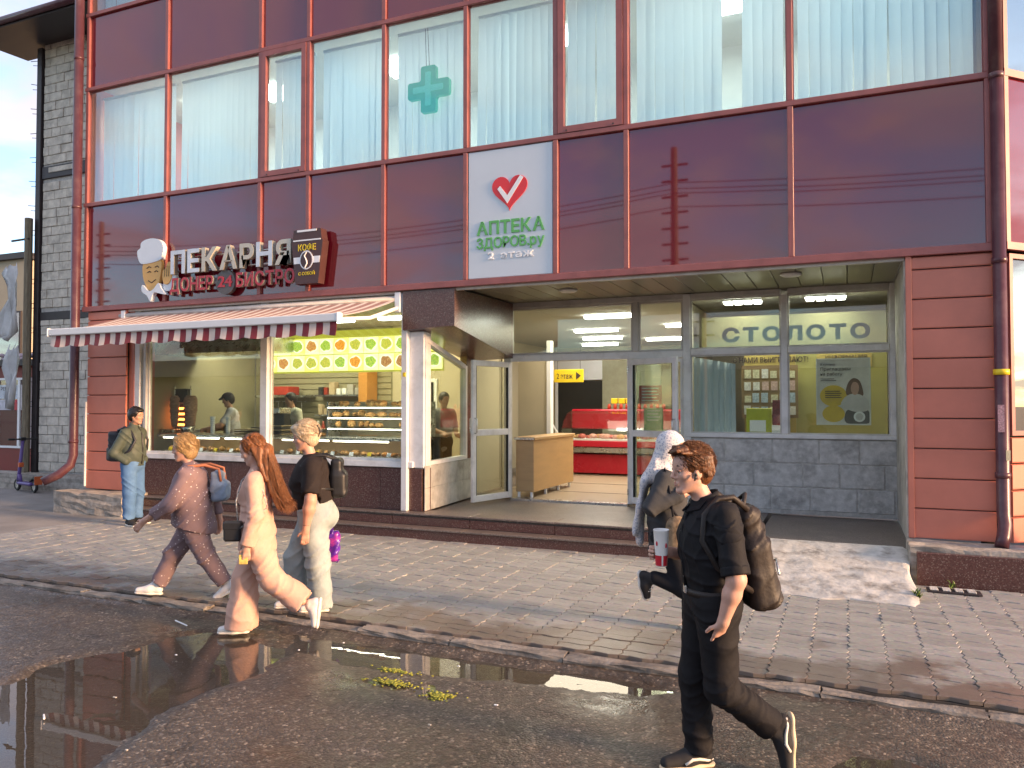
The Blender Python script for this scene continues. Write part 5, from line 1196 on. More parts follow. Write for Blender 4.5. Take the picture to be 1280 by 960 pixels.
# beige building behind
m_beige = M('beige_render', (0.42, 0.36, 0.26), 0.85, var=0.08, scale=1)
bg = thing('beige_building', 'beige rendered building with dark glazing behind the torn plastic', 'building', (-38, 16, 0.05))
MB().box(-50, -31.6, 12, 22, 0.05, 8.1).build('wall', m_beige, bg); MB().box(-50.2, -31.4, 11.8, 22.2, 8.102, 8.35).build('parapet', m_dark, bg)
for k in range(6):
    xa = -46+k*2.4; w_ = MB().box(xa, xa+2.2, 11.93, 11.99, 3.4, 5.9).build('window', m_dark, bg); MB().box(xa+0.08, xa+2.12, 11.915, 11.925, 3.48, 5.82).build('pane', m_glass_ch, w_)
# ------------------------------------------------------------------ utility poles and wires across the road (mirrored in the facade)
m_pole = M('pole_concrete', (0.26, 0.21, 0.18), 0.8, var=0.15)
PX = (-29.0, -4.6, 21.0)
for px_, lab in zip(PX, ('concrete utility pole with rungs far left across the road', 'concrete utility pole with rungs across the road from the entrance', 'concrete utility pole with rungs far right across the road')):
    up_ = thing('utility_pole', lab, 'pole', (px_, -13.6, 0), 'utility poles across the road')
    MB().tube([(px_, -13.6, -0.05), (px_, -13.6, 9.7)], [0.15, 0.10], 10).build('shaft', m_pole, up_, smooth=True)
    for k in range(13):
        z = 3.4+k*0.48
        MB().cbox(px_-0.40, px_+0.40, -13.72, -13.66, z, z+0.06, 0.008).build('cross_rung', m_dark, up_)
for k, (z, dy_) in enumerate(((8.7, -0.25), (8.45, 0.0), (8.25, 0.25), (7.9, 0.0))):
    t = MB()
    for i in range(2):
        a, b_ = PX[i], PX[i+1]
        t.tube([(a+(b_-a)*s/16, -13.6+dy_, z-0.55*4*(s/16)*(1-s/16)) for s in range(17)], 0.014, 5)
    tag(t.build('overhead_wire', m_dark, None), ('topmost', 'second', 'third', 'lowest')[k]+' overhead wire strung between the utility poles', 'wire', 'wires across the road')
far_ = thing('market_hall', 'long low market hall across the road', 'building', (0, -40, 0))
MB().box(-70, 30, -50, -38, -0.05, 4.2).build('wall', m_beige, far_); MB().hexa([(-71, -51, 4.21), (31, -51, 4.21), (31, -37, 4.21), (-71, -37, 4.21), (-71, -45, 6.0), (31, -45, 6.0), (31, -43, 6.0), (-71, -43, 6.0)]).build('roof', m_dark, far_)

# ------------------------------------------------------------------ rental scooter
m_pur = M('scooter_purple', (0.12, 0.075, 0.26), 0.4, var=0.08)
m_or = M('reflector_orange', (0.55, 0.12, 0.04), 0.4)
sx, sy = -16.25, 1.52
sk = thing('electric_scooter', 'purple rental scooter parked by the low concrete wall', 'scooter', (sx, sy, 0.075), None, R(-12))
def wheel(x, parent):
    b = MB(); prof = [(0.085, -0.025), (0.115, -0.028), (0.135, 0.0), (0.115, 0.028), (0.085, 0.025)]
    n = 20
    for i in range(len(prof)-1):
        for j in range(n):
            a0, a1 = 2*math.pi*j/n, 2*math.pi*(j+1)/n
            P = lambda r_, y_, a_: (x+r_*math.cos(a_), y_, 0.135+r_*math.sin(a_))
            b._add([P(*prof[i], a0), P(*prof[i], a1), P(*prof[i+1], a1), P(*prof[i+1], a0)], [(0, 1, 2, 3)])
    w_ = b.build('wheel', m_blackrub, parent, smooth=True, local=True)
    c = MB(); c.prism([(x+0.09*math.cos(a), 0.135+0.09*math.sin(a)) for a in [2*math.pi*k/12 for k in range(12)]], -0.018, 0.018, 'y'); c.build('hub', m_steel, w_, local=True, fix=True)
wheel(-0.42, sk); wheel(0.38, sk)
MB().cbox(-0.28, 0.34, -0.085, 0.085, 0.15, 0.21, 0.02).build('deck', m_pur, sk, local=True)
MB().tube([(-0.27, 0, 0.19), (-0.33, 0, 0.36)], 0.04, 10).tube([(-0.41, 0, 0.16), (-0.36, 0, 0.34), (-0.20, 0, 1.12)], [0.03, 0.038, 0.03], 10).build('stem', m_pur, sk, smooth=True, local=True)
MB().tube([(-0.20, -0.27, 1.13), (-0.20, 0.27, 1.13)], 0.016, 8).build('handlebar', m_black, sk, local=True)
for s in (-1, 1): MB().tube([(-0.20, s*0.17, 1.13), (-0.20, s*0.29, 1.13)], 0.024, 8).build('grip', m_blackrub, sk, local=True)
MB().cbox(-0.27, -0.16, -0.06, 0.06, 1.10, 1.17, 0.015).build('display_box', m_black, sk, local=True)
MB().tube([(-0.22, 0.05, 1.1), (-0.36, 0.04, 0.85), (-0.33, 0.02, 0.5)], 0.008, 6).build('cable', m_black, sk, local=True)
MB().cbox(-0.31, -0.24, -0.05, 0.05, 0.52, 0.62, 0.01).build('lamp_box', m_or, sk, local=True)
MB().prism([(0.22, 0.22), (0.36, 0.30), (0.50, 0.27), (0.52, 0.20), (0.55, 0.20), (0.53, 0.30), (0.37, 0.33), (0.22, 0.25)], -0.04, 0.04, 'y').build('mudguard', m_black, sk, local=True, fix=True)
MB().cbox(0.545, 0.56, -0.08, 0.08, 0.18, 0.36, 0.005).build('rear_plate', m_or, sk, local=True)

# ------------------------------------------------------------------ small things on the ground
m_moss = M('yellow_algae', (0.30, 0.30, 0.04), 0.6, var=0.4, scale=40, bump=0.8, bscale=70)
def moss(name, lab, cx_, cy_, rx, ry, seed):
    rr = np.random.RandomState(seed); b = MB()
    for k in range(150):
        a = rr.rand()*6.28; q = abs(rr.randn())*0.55
        b.ell((cx_+rx*q*math.cos(a), cy_+ry*q*math.sin(a), -0.010+0.012*rr.rand()), (rr.uniform(0.005, 0.018), rr.uniform(0.005, 0.014), rr.uniform(0.003, 0.006)), 6, 4)
    tag(b.build(name, m_moss, None, smooth=True), lab, 'algae', kind='stuff')
moss('algae_patch', 'bright yellow green algae clump on the wet road', -2.53, -5.10, 0.13, 0.09, 1)
moss('algae_patch', 'thin yellow algae streak on the shallow puddle', -2.95, -5.02, 0.22, 0.06, 2)
moss('algae_patch', 'faint yellow algae film nearest the kerb', -3.05, -4.80, 0.18, 0.04, 3)
o = MB().tube([(-5.55, -4.50, 0.016), (-5.33, -4.58, 0.016)], 0.006, 6).build('straw', m_wht, None); tag(o, 'thin white straw lying on the road by the kerb', 'litter')
o = MB().tube([(-4.60, -6.42, 0.0), (-4.66, -6.38, 0.0)], 0.006, 6).build('cigarette_end', m_wht, None); tag(o, 'white cigarette end floating in the big puddle', 'litter')
rl = random.Random(8)
for k in range(16):
    x, y = rl.uniform(-5.2, 1.0), rl.uniform(-6.6, -4.35)
    o = MB().cbox(x, x+rl.uniform(0.012, 0.03), y, y+0.012, 0.006, 0.013, 0.002).build('litter_scrap', m_conc_l if k % 2 else m_wht, None); tag(o, 'tiny pale scrap of litter on the wet asphalt', 'litter', 'scraps on the road')
gr_ = thing('drain_cover', 'broken dark drain cover lying by the granite base', 'drain cover', (0.95, -0.85, 0.08))
MB().cbox(0.72, 1.20, -0.98, -0.80, 0.086, 0.104, 0.005).build('slab', m_dark, gr_)
for k in range(4): MB().cbox(0.75+k*0.11, 0.82+k*0.11, -0.96, -0.82, 0.105, 0.118, 0.004).build('bar', m_conc, gr_)
m_leaf = M('weed_green', (0.10, 0.16, 0.03), 0.6, var=0.4)
def weed(x, y, z, n, h, lab, seed):
    rr = np.random.RandomState(seed); b = MB()
    for k in range(n):
        a = rr.rand()*6.28; l = h*rr.uniform(0.5, 1.1); s = rr.uniform(0.2, 0.9)*l; w_ = 0.006
        p0 = Vector((x+rr.randn()*0.015, y+rr.randn()*0.015, z)); p2 = p0+Vector((math.cos(a)*s, math.sin(a)*s, l*0.8)); p1 = (p0+p2)/2+Vector((0, 0, l*0.25)); sd = Vector((-math.sin(a), math.cos(a), 0))*w_
        b._add([p0-sd, p0+sd, p1+sd*1.3, p1-sd*1.3, p2], [(0, 1, 2, 3), (3, 2, 4)])
    tag(b.build('weed_tuft', m_leaf, None), lab, 'weed')
weed(0.60, -1.35, 0.08, 26, 0.13, 'dry green weed at the corner of the concrete ramp', 1)
weed(0.98, -0.70, 0.09, 14, 0.09, 'small green weed between drain cover and granite base', 2)
# cardboard box at the right edge
cbx = thing('cardboard_box', 'tilted brown cardboard box at the right edge on the base', 'box', (1.95, -0.15, 0.46))
mcb = Matrix.Translation((1.98, -0.20, 0.47)) @ Matrix.Rotation(R(35), 4, 'Y') @ Matrix.Rotation(R(20), 4, 'Z')
m_card = M('cardboard', (0.40, 0.25, 0.12), 0.8, var=0.1)
MB(mcb).cbox(0.0, 0.35, -0.15, 0.15, 0.0, 0.25, 0.004).build('carton', m_card, cbx)
MB(mcb).box(0.0, 0.35, -0.025, 0.025, 0.252, 0.254).build('tape', MATS['cream_paper'], cbx)
# ------------------------------------------------------------------ figures: implicit surfaces meshed with surface nets
def V3(p): return np.array(p, np.float32)
class Field:
    """smooth union of tapered capsules and ellipsoids, meshed as one continuous surface"""
    def __init__(s, h=0.008, k=0.02): s.h = h; s.k = k; s.ops = []; s.disp = []
    def cap(s, a, b, ra, rb, k=None, flat=None, sub=False):
        """tapered capsule; flat=(axis, f): squashed by f along that axis"""
        s.ops.append(('c', V3(a), V3(b), ra, rb, s.k if k is None else k, flat, sub)); return s
    def chain(s, pts, rs, k=None, flat=None):
        for i in range(len(pts)-1): s.cap(pts[i], pts[i+1], rs[i], rs[i+1], k, flat)
        return s
    def ell(s, c, r, k=None, rot=None, sub=False):
        s.ops.append(('e', V3(c), V3(r), rot, 0, s.k if k is None else k, None, sub)); return s
    def box(s, c, hf, r=0.03, k=None, rot=None, sub=False):
        s.ops.append(('b', V3(c), V3(hf), rot, r, s.k if k is None else k, None, sub)); return s
    def hem(s, p, d, w=0.16, l=0.10):
        """cuts a sleeve or trouser leg off flat at p, beyond the direction d"""
        d = Vector(d).normalized(); u = d.orthogonal().normalized(); v = d.cross(u); c = Vector(p)+d*l
        return s.box(tuple(c), (w, w, l), 0.004, 0.006, [[u.x, v.x, d.x], [u.y, v.y, d.y], [u.z, v.z, d.z]], True)
    def crease(s, amp, f, w=(0, 0, 0), ph=0.0, warp=1.0, at=None, rad=0.15): s.disp.append((amp, V3(f), V3(w), ph, warp, at, rad)); return s
    def cut(s, n, d, k=0.004):
        """keep the side where n.p < d"""
        n = V3(n); s.ops.append(('p', n/np.linalg.norm(n), d/float(np.linalg.norm(n)), 0, 0, k, None, False)); return s
    def fold(s, amp, f, w=(0, 0, 0), ph=0.0, warp=1.0): s.disp.append((amp, V3(f), V3(w), ph, warp)); return s
    def bounds(s):
        lo = np.full(3, 9e9); hi = -lo
        for o in s.ops:
            if o[7]: continue
            if o[0] == 'c':
                r = max(o[3], o[4])*(max(1.0, o[6][1]) if o[6] else 1)
                for p in (o[1], o[2]): lo = np.minimum(lo, p-r); hi = np.maximum(hi, p+r)
            elif o[0] in 'eb': r = float(o[2].max())*(1.0 if o[0] == 'e' else 1.5); lo = np.minimum(lo, o[1]-r); hi = np.maximum(hi, o[1]+r)
        return lo, hi
    def mesh(s, name):
        h = s.h; lo, hi = s.bounds(); lo = lo-5*h-0.01; hi = hi+5*h+0.01
        n = np.ceil((hi-lo)/h).astype(int)+1
        ax = [(lo[i]+h*np.arange(n[i])).astype(np.float32) for i in range(3)]
        F = np.full(n, 0.09, np.float32)
        for o in s.ops:
            t = o[0]
            if t == 'p':
                d = (ax[0]*o[1][0])[:, None, None]+(ax[1]*o[1][1])[None, :, None]+(ax[2]*o[1][2])[None, None, :]-o[2]
                k = o[5]; q = np.clip(0.5-0.5*(F-d)/k, 0, 1) if k > 0 else None
                F = F*(1-q)+d*q+k*q*(1-q)
                continue
            k = max(o[5], 1e-4)
            if t == 'c':
                r = max(o[3], o[4])*(max(1.0, o[6][1]) if o[6] else 1)+k+0.012; blo = np.minimum(o[1], o[2])-r; bhi = np.maximum(o[1], o[2])+r
            else: r = float(o[2].max())*(1.75 if t == 'b' else 1.0)+k+0.012; blo = o[1]-r; bhi = o[1]+r
            i0 = np.clip(np.floor((blo-lo)/h).astype(int), 0, n-1); i1 = np.clip(np.ceil((bhi-lo)/h).astype(int)+1, 1, n)
            X, Y, Z = np.meshgrid(ax[0][i0[0]:i1[0]], ax[1][i0[1]:i1[1]], ax[2][i0[2]:i1[2]], indexing='ij', sparse=False)
            if X.size == 0: continue
            if t == 'c':
                a, b = o[1], o[2]; px, py, pz = X-a[0], Y-a[1], Z-a[2]; e = b-a
                sc_ = 1.0
                if o[6]:
                    nn = V3(o[6][0]); nn = nn/np.linalg.norm(nn); f = o[6][1]; g = 1/f-1
                    dt = px*nn[0]+py*nn[1]+pz*nn[2]; px = px+nn[0]*dt*g; py = py+nn[1]*dt*g; pz = pz+nn[2]*dt*g; e = e+nn*float(e@nn)*g; sc_ = min(1.0, f)
                ee = float(e@e)+1e-9
                tt = np.clip((px*e[0]+py*e[1]+pz*e[2])/ee, 0, 1)
                d = (np.sqrt((px-e[0]*tt)**2+(py-e[1]*tt)**2+(pz-e[2]*tt)**2)-(o[3]+(o[4]-o[3])*tt))*sc_
            else:
                px, py, pz = X-o[1][0], Y-o[1][1], Z-o[1][2]
                if o[3] is not None:
                    m = np.array(o[3], np.float32).T; px, py, pz = m[0, 0]*px+m[0, 1]*py+m[0, 2]*pz, m[1, 0]*px+m[1, 1]*py+m[1, 2]*pz, m[2, 0]*px+m[2, 1]*py+m[2, 2]*pz
                if t == 'b':
                    rr_ = o[4]; qx, qy, qz = np.abs(px)-o[2][0]+rr_, np.abs(py)-o[2][1]+rr_, np.abs(pz)-o[2][2]+rr_
                    d = np.sqrt(np.maximum(qx, 0)**2+np.maximum(qy, 0)**2+np.maximum(qz, 0)**2)+np.minimum(np.maximum(np.maximum(qx, qy), qz), 0)-rr_
                else:
                  q = np.sqrt((px/o[2][0])**2+(py/o[2][1])**2+(pz/o[2][2])**2)+1e-6
                  q2 = np.sqrt((px/o[2][0]**2)**2+(py/o[2][1]**2)**2+(pz/o[2][2]**2)**2)+1e-6
                  d = q*(q-1)/q2
            sl = (slice(i0[0], i1[0]), slice(i0[1], i1[1]), slice(i0[2], i1[2])); f0 = F[sl]
            if o[7]:
                w = np.clip(0.5-0.5*(f0+d)/k, 0, 1); F[sl] = f0*(1-w)+(-d)*w+k*w*(1-w)
            else:
                w = np.clip(0.5+0.5*(f0-d)/k, 0, 1); F[sl] = f0*(1-w)+d*w-k*w*(1-w)
        if s.disp:
            X, Y, Z = ax[0][:, None, None], ax[1][None, :, None], ax[2][None, None, :]
            for dd_ in s.disp:
                amp, f, w, ph, wp = dd_[:5]
                a = X*f[0]+Y*f[1]+Z*f[2]+ph; b = X*w[0]+Y*w[1]+Z*w[2]
                q = a+wp*np.sin(b+ph*1.7)+0.6*np.sin(b*2.3-ph)
                if len(dd_) == 5: F = F+amp*np.sin(q)
                else:
                    g = 1-np.abs(np.sin(q)); g = g*g-0.33
                    if dd_[5] is not None: g = g*np.exp(-((X-dd_[5][0])**2+(Y-dd_[5][1])**2+(Z-dd_[5][2])**2)/dd_[6]**2)
                    F = F-0.75*amp*g
        ins = F < 0
        c = ins.astype(np.uint8); S = sum(c[i:c.shape[0]-1+i, j:c.shape[1]-1+j, l:c.shape[2]-1+l] for i in (0, 1) for j in (0, 1) for l in (0, 1))
        act = (S > 0) & (S < 8); idx = np.argwhere(act); nv = len(idx)
        vid = np.full(act.shape, -1, np.int32); vid[act] = np.arange(nv)
        cv = {}
        for i in (0, 1):
            for j in (0, 1):
                for l in (0, 1): cv[(i, j, l)] = F[idx[:, 0]+i, idx[:, 1]+j, idx[:, 2]+l]
        P = np.zeros((nv, 3), np.float32); cnt = np.zeros(nv, np.float32)
        for axs in range(3):
            for u in (0, 1):
                for v in (0, 1):
                    k0 = [0, 0, 0]; k0[(axs+1) % 3] = u; k0[(axs+2) % 3] = v; k1 = list(k0); k1[axs] = 1
                    a = cv[tuple(k0)]; b = cv[tuple(k1)]; m = (a < 0) != (b < 0); t = np.where(m, a/np.where(m, a-b, 1), 0)
                    q = np.tile(np.array(k0, np.float32), (nv, 1)); q[:, axs] = t; P[m] += q[m]; cnt[m] += 1
        P = (idx+P/cnt[:, None])*h+lo
        faces = []
        for axs in range(3):
            sl0 = [slice(1, -1)]*3; sl0[axs] = slice(0, -1); sl1 = [slice(1, -1)]*3; sl1[axs] = slice(1, None)
            A = ins[tuple(sl0)]; B = ins[tuple(sl1)]; ch = np.argwhere(A != B); 
            if not len(ch): continue
            fl = A[tuple(ch.T)]; off = np.ones(3, int); off[axs] = 0; ch = ch+off
            u, v = (axs+1) % 3, (axs+2) % 3
            du = np.zeros(3, int); du[u] = 1; dv = np.zeros(3, int); dv[v] = 1
            g = lambda q: vid[tuple(q.T)]
            quad = np.stack([g(ch-du-dv), g(ch-dv), g(ch), g(ch-du)], -1); quad[~fl] = quad[~fl][:, ::-1]; faces.append(quad)
        Fc = np.concatenate(faces); Fc = Fc[(Fc >= 0).all(1)]
        return np_mesh(name, P, Fc)
    def build(s, name, mat, parent): 
        o = mesh_obj(name, s.mesh(name), mat, parent); return o
def lerp(a, b, t): return tuple(a[i]+(b[i]-a[i])*t for i in range(3))
class Frame:
    """head or hand frame: local -> person coordinates"""
    def __init__(s, c, yaw=0, pitch=0, roll=0, sc_=1.0):
        s.c = Vector(c); s.m = (Matrix.Rotation(yaw, 3, 'Z') @ Matrix.Rotation(pitch, 3, 'Y') @ Matrix.Rotation(roll, 3, 'X')); s.s = sc_
    def __call__(s, *p): q = s.c+s.m @ (Vector(p)*s.s); return (q.x, q.y, q.z)
    def rot(s): return [list(r) for r in s.m]
def head_shape(F, H, fem=False, nose=1.0, simple=False):
    k = H.s; r = H.rot()
    def E(c, rr, kk=0.02, sub=False): F.ell(H(*c), tuple(x*k for x in rr), kk*k, r, sub)
    E((-0.012, 0, 0.035), (0.093, 0.073, 0.083), 0.02)
    E((0.022, 0, -0.028), (0.066, 0.058, 0.088), 0.03)
    E((0.045, 0, 0.045), (0.045, 0.055, 0.045), 0.03)
    for sd in (-1, 1):
        F.cap(H(-0.005, sd*0.047, -0.05), H(0.058, sd*0.020, -0.098), 0.022*k, 0.018*k, 0.02*k)
        E((0.052, sd*0.042, -0.022), (0.026, 0.02, 0.02), 0.02)
        E((-0.008, sd*0.072, -0.008), (0.022, 0.010, 0.033), 0.008)
    F.ell(H(0.068, 0, -0.102), (0.019*k, 0.020*k, 0.016*k), 0.02*k, r)
    if simple: 
        F.cap(H(0.085, 0, 0.005), H(0.104, 0, -0.028), 0.009*k, 0.012*k, 0.012*k); return
    for sd in (-1, 1):
        F.cap(H(0.080, sd*0.012, 0.024), H(0.066, sd*0.048, 0.020), 0.010*k, 0.009*k, 0.014*k)
        F.ell(H(0.098, sd*0.033, 0.000), (0.016*k, 0.017*k, 0.011*k), 0.010*k, r, True)
        E((-0.010, sd*0.084, -0.006), (0.012, 0.006, 0.018), 0.004, True)
        E((0.090, sd*0.013, -0.034), (0.010, 0.008, 0.008), 0.006)
    F.cap(H(0.086, 0, 0.012), H(0.106*nose, 0, -0.026), 0.0075*k, 0.0105*k, 0.010*k)
    F.cap(H(0.082, -0.017, -0.060), H(0.082, 0.017, -0.060), 0.008*k, 0.008*k, 0.008*k)
    F.cap(H(0.080, -0.014, -0.071), H(0.080, 0.014, -0.071), 0.009*k, 0.009*k, 0.008*k)
    F.cap(H(0.096, -0.02, -0.0655), H(0.096, 0.02, -0.0655), 0.003*k, 0.003*k, 0.003*k, sub=True)
m_eye = M('eye_white', (0.42, 0.40, 0.38), 0.25, var=0.02); m_iris = M('iris', (0.05, 0.045, 0.04), 0.15)
def face_parts(body, H, browcol, lipcol):
    k = H.s; r = Matrix(H.rot())
    for sd in (-1, 1):
        e = MB().ell(H(0.0715, sd*0.0325, 0.001), (0.0135*k,)*3, 12, 8).build('eye', m_eye, body, smooth=True, local=True)
        MB().ell(H(0.0805, sd*0.0335, 0.001), (0.0055*k, 0.0078*k, 0.0075*k), 10, 6).build('iris', m_iris, e, smooth=True, local=True)
        MB().tube([H(0.088, sd*0.014, 0.026), H(0.085, sd*0.032, 0.032), H(0.070, sd*0.052, 0.026)], [0.0045*k, 0.0055*k, 0.003*k], 6).build('eyebrow', browcol, body, smooth=True, local=True)
        MB().tube([H(0.0855, sd*0.020, 0.006), H(0.0865, sd*0.032, 0.0105), H(0.078, sd*0.047, 0.004)], [0.0050*k, 0.0065*k, 0.0045*k], 6).build('eyelid', browcol if False else MATS.get('lid', lipcol), body, smooth=True, local=True)
    MB().tube([H(0.0845, -0.021, -0.066), H(0.0895, -0.007, -0.0585), H(0.0895, 0.007, -0.0585), H(0.0845, 0.021, -0.066)], [0.002*k, 0.0042*k, 0.0042*k, 0.002*k], 6).tube([H(0.0845, -0.019, -0.0665), H(0.0885, 0, -0.0735), H(0.0845, 0.019, -0.0665)], [0.002*k, 0.005*k, 0.002*k], 6).build('lips', lipcol, body, smooth=True, local=True)
def hand_shape(F, w, d, n, s=1.0, curl=0.5, thumb_side=1, spread=0.35, rf=0.0085):
    """w wrist, d direction of the fingers, n palm normal; fingers curl towards n"""
    w = Vector(w); d = Vector(d).normalized(); n = Vector(n); n = (n-d*n.dot(d)).normalized(); t = d.cross(n)*thumb_side
    T = lambda v: (v.x, v.y, v.z)
    pc = w+d*0.045*s
    F.cap(T(w), T(w+d*0.03*s), 0.024*s, 0.026*s, 0.02*s)
    for q in (-0.026, -0.009, 0.009, 0.026): F.cap(T(w+d*0.02*s+t*q*0.6*s), T(w+d*0.088*s+t*q*s), 0.014*s, 0.0115*s, 0.014*s)
    tips = []
    for i, (q, L) in enumerate(((0.029, 0.070), (0.010, 0.080), (-0.010, 0.074), (-0.028, 0.058))):
        p = w+d*0.088*s+t*q*s; ang = 0.25*curl
        for sg in (0.42, 0.32, 0.26):
            dd = d*math.cos(ang)+n*math.sin(ang)+t*(q*spread); p2 = p+dd*L*sg*s
            F.cap(T(p), T(p2), rf*s*1.0, rf*s*0.92, 0.004*s); p = p2; ang += 0.85*curl
        tips.append(T(p))
    p = w+d*0.025*s+t*0.020*s; dd = (d*0.55+t*0.75+n*0.35).normalized()
    p2 = p+dd*0.042*s; F.cap(T(p), T(p2), 0.014*s, 0.0105*s, 0.012*s)
    p3 = p2+(d*0.8+t*0.25+n*0.45*curl*2).normalized()*0.034*s; F.cap(T(p2), T(p3), 0.0105*s, 0.0085*s, 0.004*s)
    return tips
def clumps(F, H, n, ln, r0, seed, down=0.5, keep=lambda p: True, k=0.008, lift=0.0):
    """short locks laid over the skull so that the outline is uneven"""
    rr = random.Random(seed); i = 0
    while i < n:
        a = rr.uniform(0, 2*math.pi); t = rr.uniform(0.05, 1.75); p = Vector((-0.018+(0.100+lift)*math.sin(t)*math.cos(a), (0.080+lift)*math.sin(t)*math.sin(a), 0.038+(0.092+lift)*math.cos(t)))
        if not keep(p): continue
        i += 1
        nrm = Vector((math.sin(t)*math.cos(a), math.sin(t)*math.sin(a), math.cos(t))); tg = Vector((-0.75, rr.uniform(-0.3, 0.3), -down)); tg = (tg-nrm*tg.dot(nrm)); tg = tg.normalized() if tg.length > 0.05 else Vector((-1, 0, 0))
        q = p+tg*ln*rr.uniform(0.6, 1.2)+nrm*rr.uniform(-0.004, 0.008); F.cap(H(*p), H(*q), r0, r0*0.35, k)
def strand_mesh(lines, r, name, mat, par):
    """fine loose hairs: thin three-sided tubes in one mesh"""
    V_ = []; F_ = []
    for pts in lines:
        k = len(pts); b0 = len(V_)
        for i, p in enumerate(pts):
            p = Vector(p); d = (Vector(pts[min(i+1, k-1)])-Vector(pts[max(i-1, 0)])).normalized(); u = d.orthogonal().normalized(); w = d.cross(u); q = r*(1-0.75*i/(k-1))
            for j in range(3): a = 2.094*j; V_.append(tuple(p+(u*math.cos(a)+w*math.sin(a))*q))
        for i in range(k-1):
            for j in range(3): F_.append((b0+i*3+j, b0+i*3+(j+1) % 3, b0+(i+1)*3+(j+1) % 3, b0+(i+1)*3+j))
    o = mesh_obj(name, np_mesh(name, np.array(V_), np.array(F_)), mat, par); o['kind'] = 'stuff'; return o
def skull_strands(H, n, ln, seed, lift, down, keep, curl=0.01, back=-0.75, wild=0.25):
    rr = random.Random(seed); out = []
    c = Vector((-0.018, 0, 0.038)); R3 = Vector((0.094+lift, 0.073+lift, 0.084+lift))
    while len(out) < n:
        a = rr.uniform(0, 2*math.pi); t = rr.uniform(0.03, 1.9); e = Vector((math.sin(t)*math.cos(a), math.sin(t)*math.sin(a), math.cos(t)))
        p = Vector((c.x+R3.x*e.x, c.y+R3.y*e.y, c.z+R3.z*e.z))
        if not keep(p): continue
        tg = Vector((back, rr.uniform(-wild, wild), -down)); L_ = ln*rr.uniform(0.5, 1.2); ph = rr.uniform(0, 6.28); pts = []; up_ = rr.uniform(0.0, 1.0)**3*0.012
        for i in range(5):
            q = Vector(((p.x-c.x)/R3.x, (p.y-c.y)/R3.y, (p.z-c.z)/R3.z)).normalized(); nn = q.copy()
            s_ = Vector((c.x+R3.x*q.x, c.y+R3.y*q.y, c.z+R3.z*q.z))+nn*(0.002+up_*i/4+curl*0.3*math.sin(ph+i*1.3)); pts.append(H(*s_))
            t2 = tg-nn*tg.dot(nn)
            if t2.length < 0.05: t2 = Vector((-1, 0, 0))
            p = s_+t2.normalized()*L_/4
        out.append(pts)
    return out
# skins, hairs and cloths
def skin(name, c): return M(name, c, 0.48, var=0.06, scale=14, sss=0.12, bump=0.05, bscale=160)
def cloth(name, c, var=0.10, rough=0.85, scale=9, bump=0.55, bscale=15, **kw): return M(name, c, rough, var=var, scale=scale, bump=bump, bscale=bscale, spec=0.25, **kw)
def hairm(name, c, var=0.45, st=(60, 60, 5)): return M(name, c, 0.42, var=var, scale=1.0, stretch=st, bump=0.5, bscale=1.3, spec=0.5)
sk_a = skin('skin_fair', (0.56, 0.33, 0.25)); sk_b = skin('skin_rosy', (0.52, 0.29, 0.21)); sk_c = skin('skin_tan', (0.40, 0.22, 0.145)); M('lid', (0.42, 0.24, 0.19), 0.5)
lip = M('lip', (0.45, 0.16, 0.14), 0.4)
shoe_w = M('shoe_white', (0.68, 0.67, 0.65), 0.5, var=0.06, dirt=(0.45, 0.42, 0.38), damt=0.4, dscale=12)
sole_w = M('sole_white', (0.72, 0.69, 0.62), 0.55, var=0.05); sole_k = M('sole_cream', (0.62, 0.50, 0.34), 0.6)
shoe_k = M('shoe_black_canvas', (0.018, 0.018, 0.020), 0.8, var=0.2, scale=30)
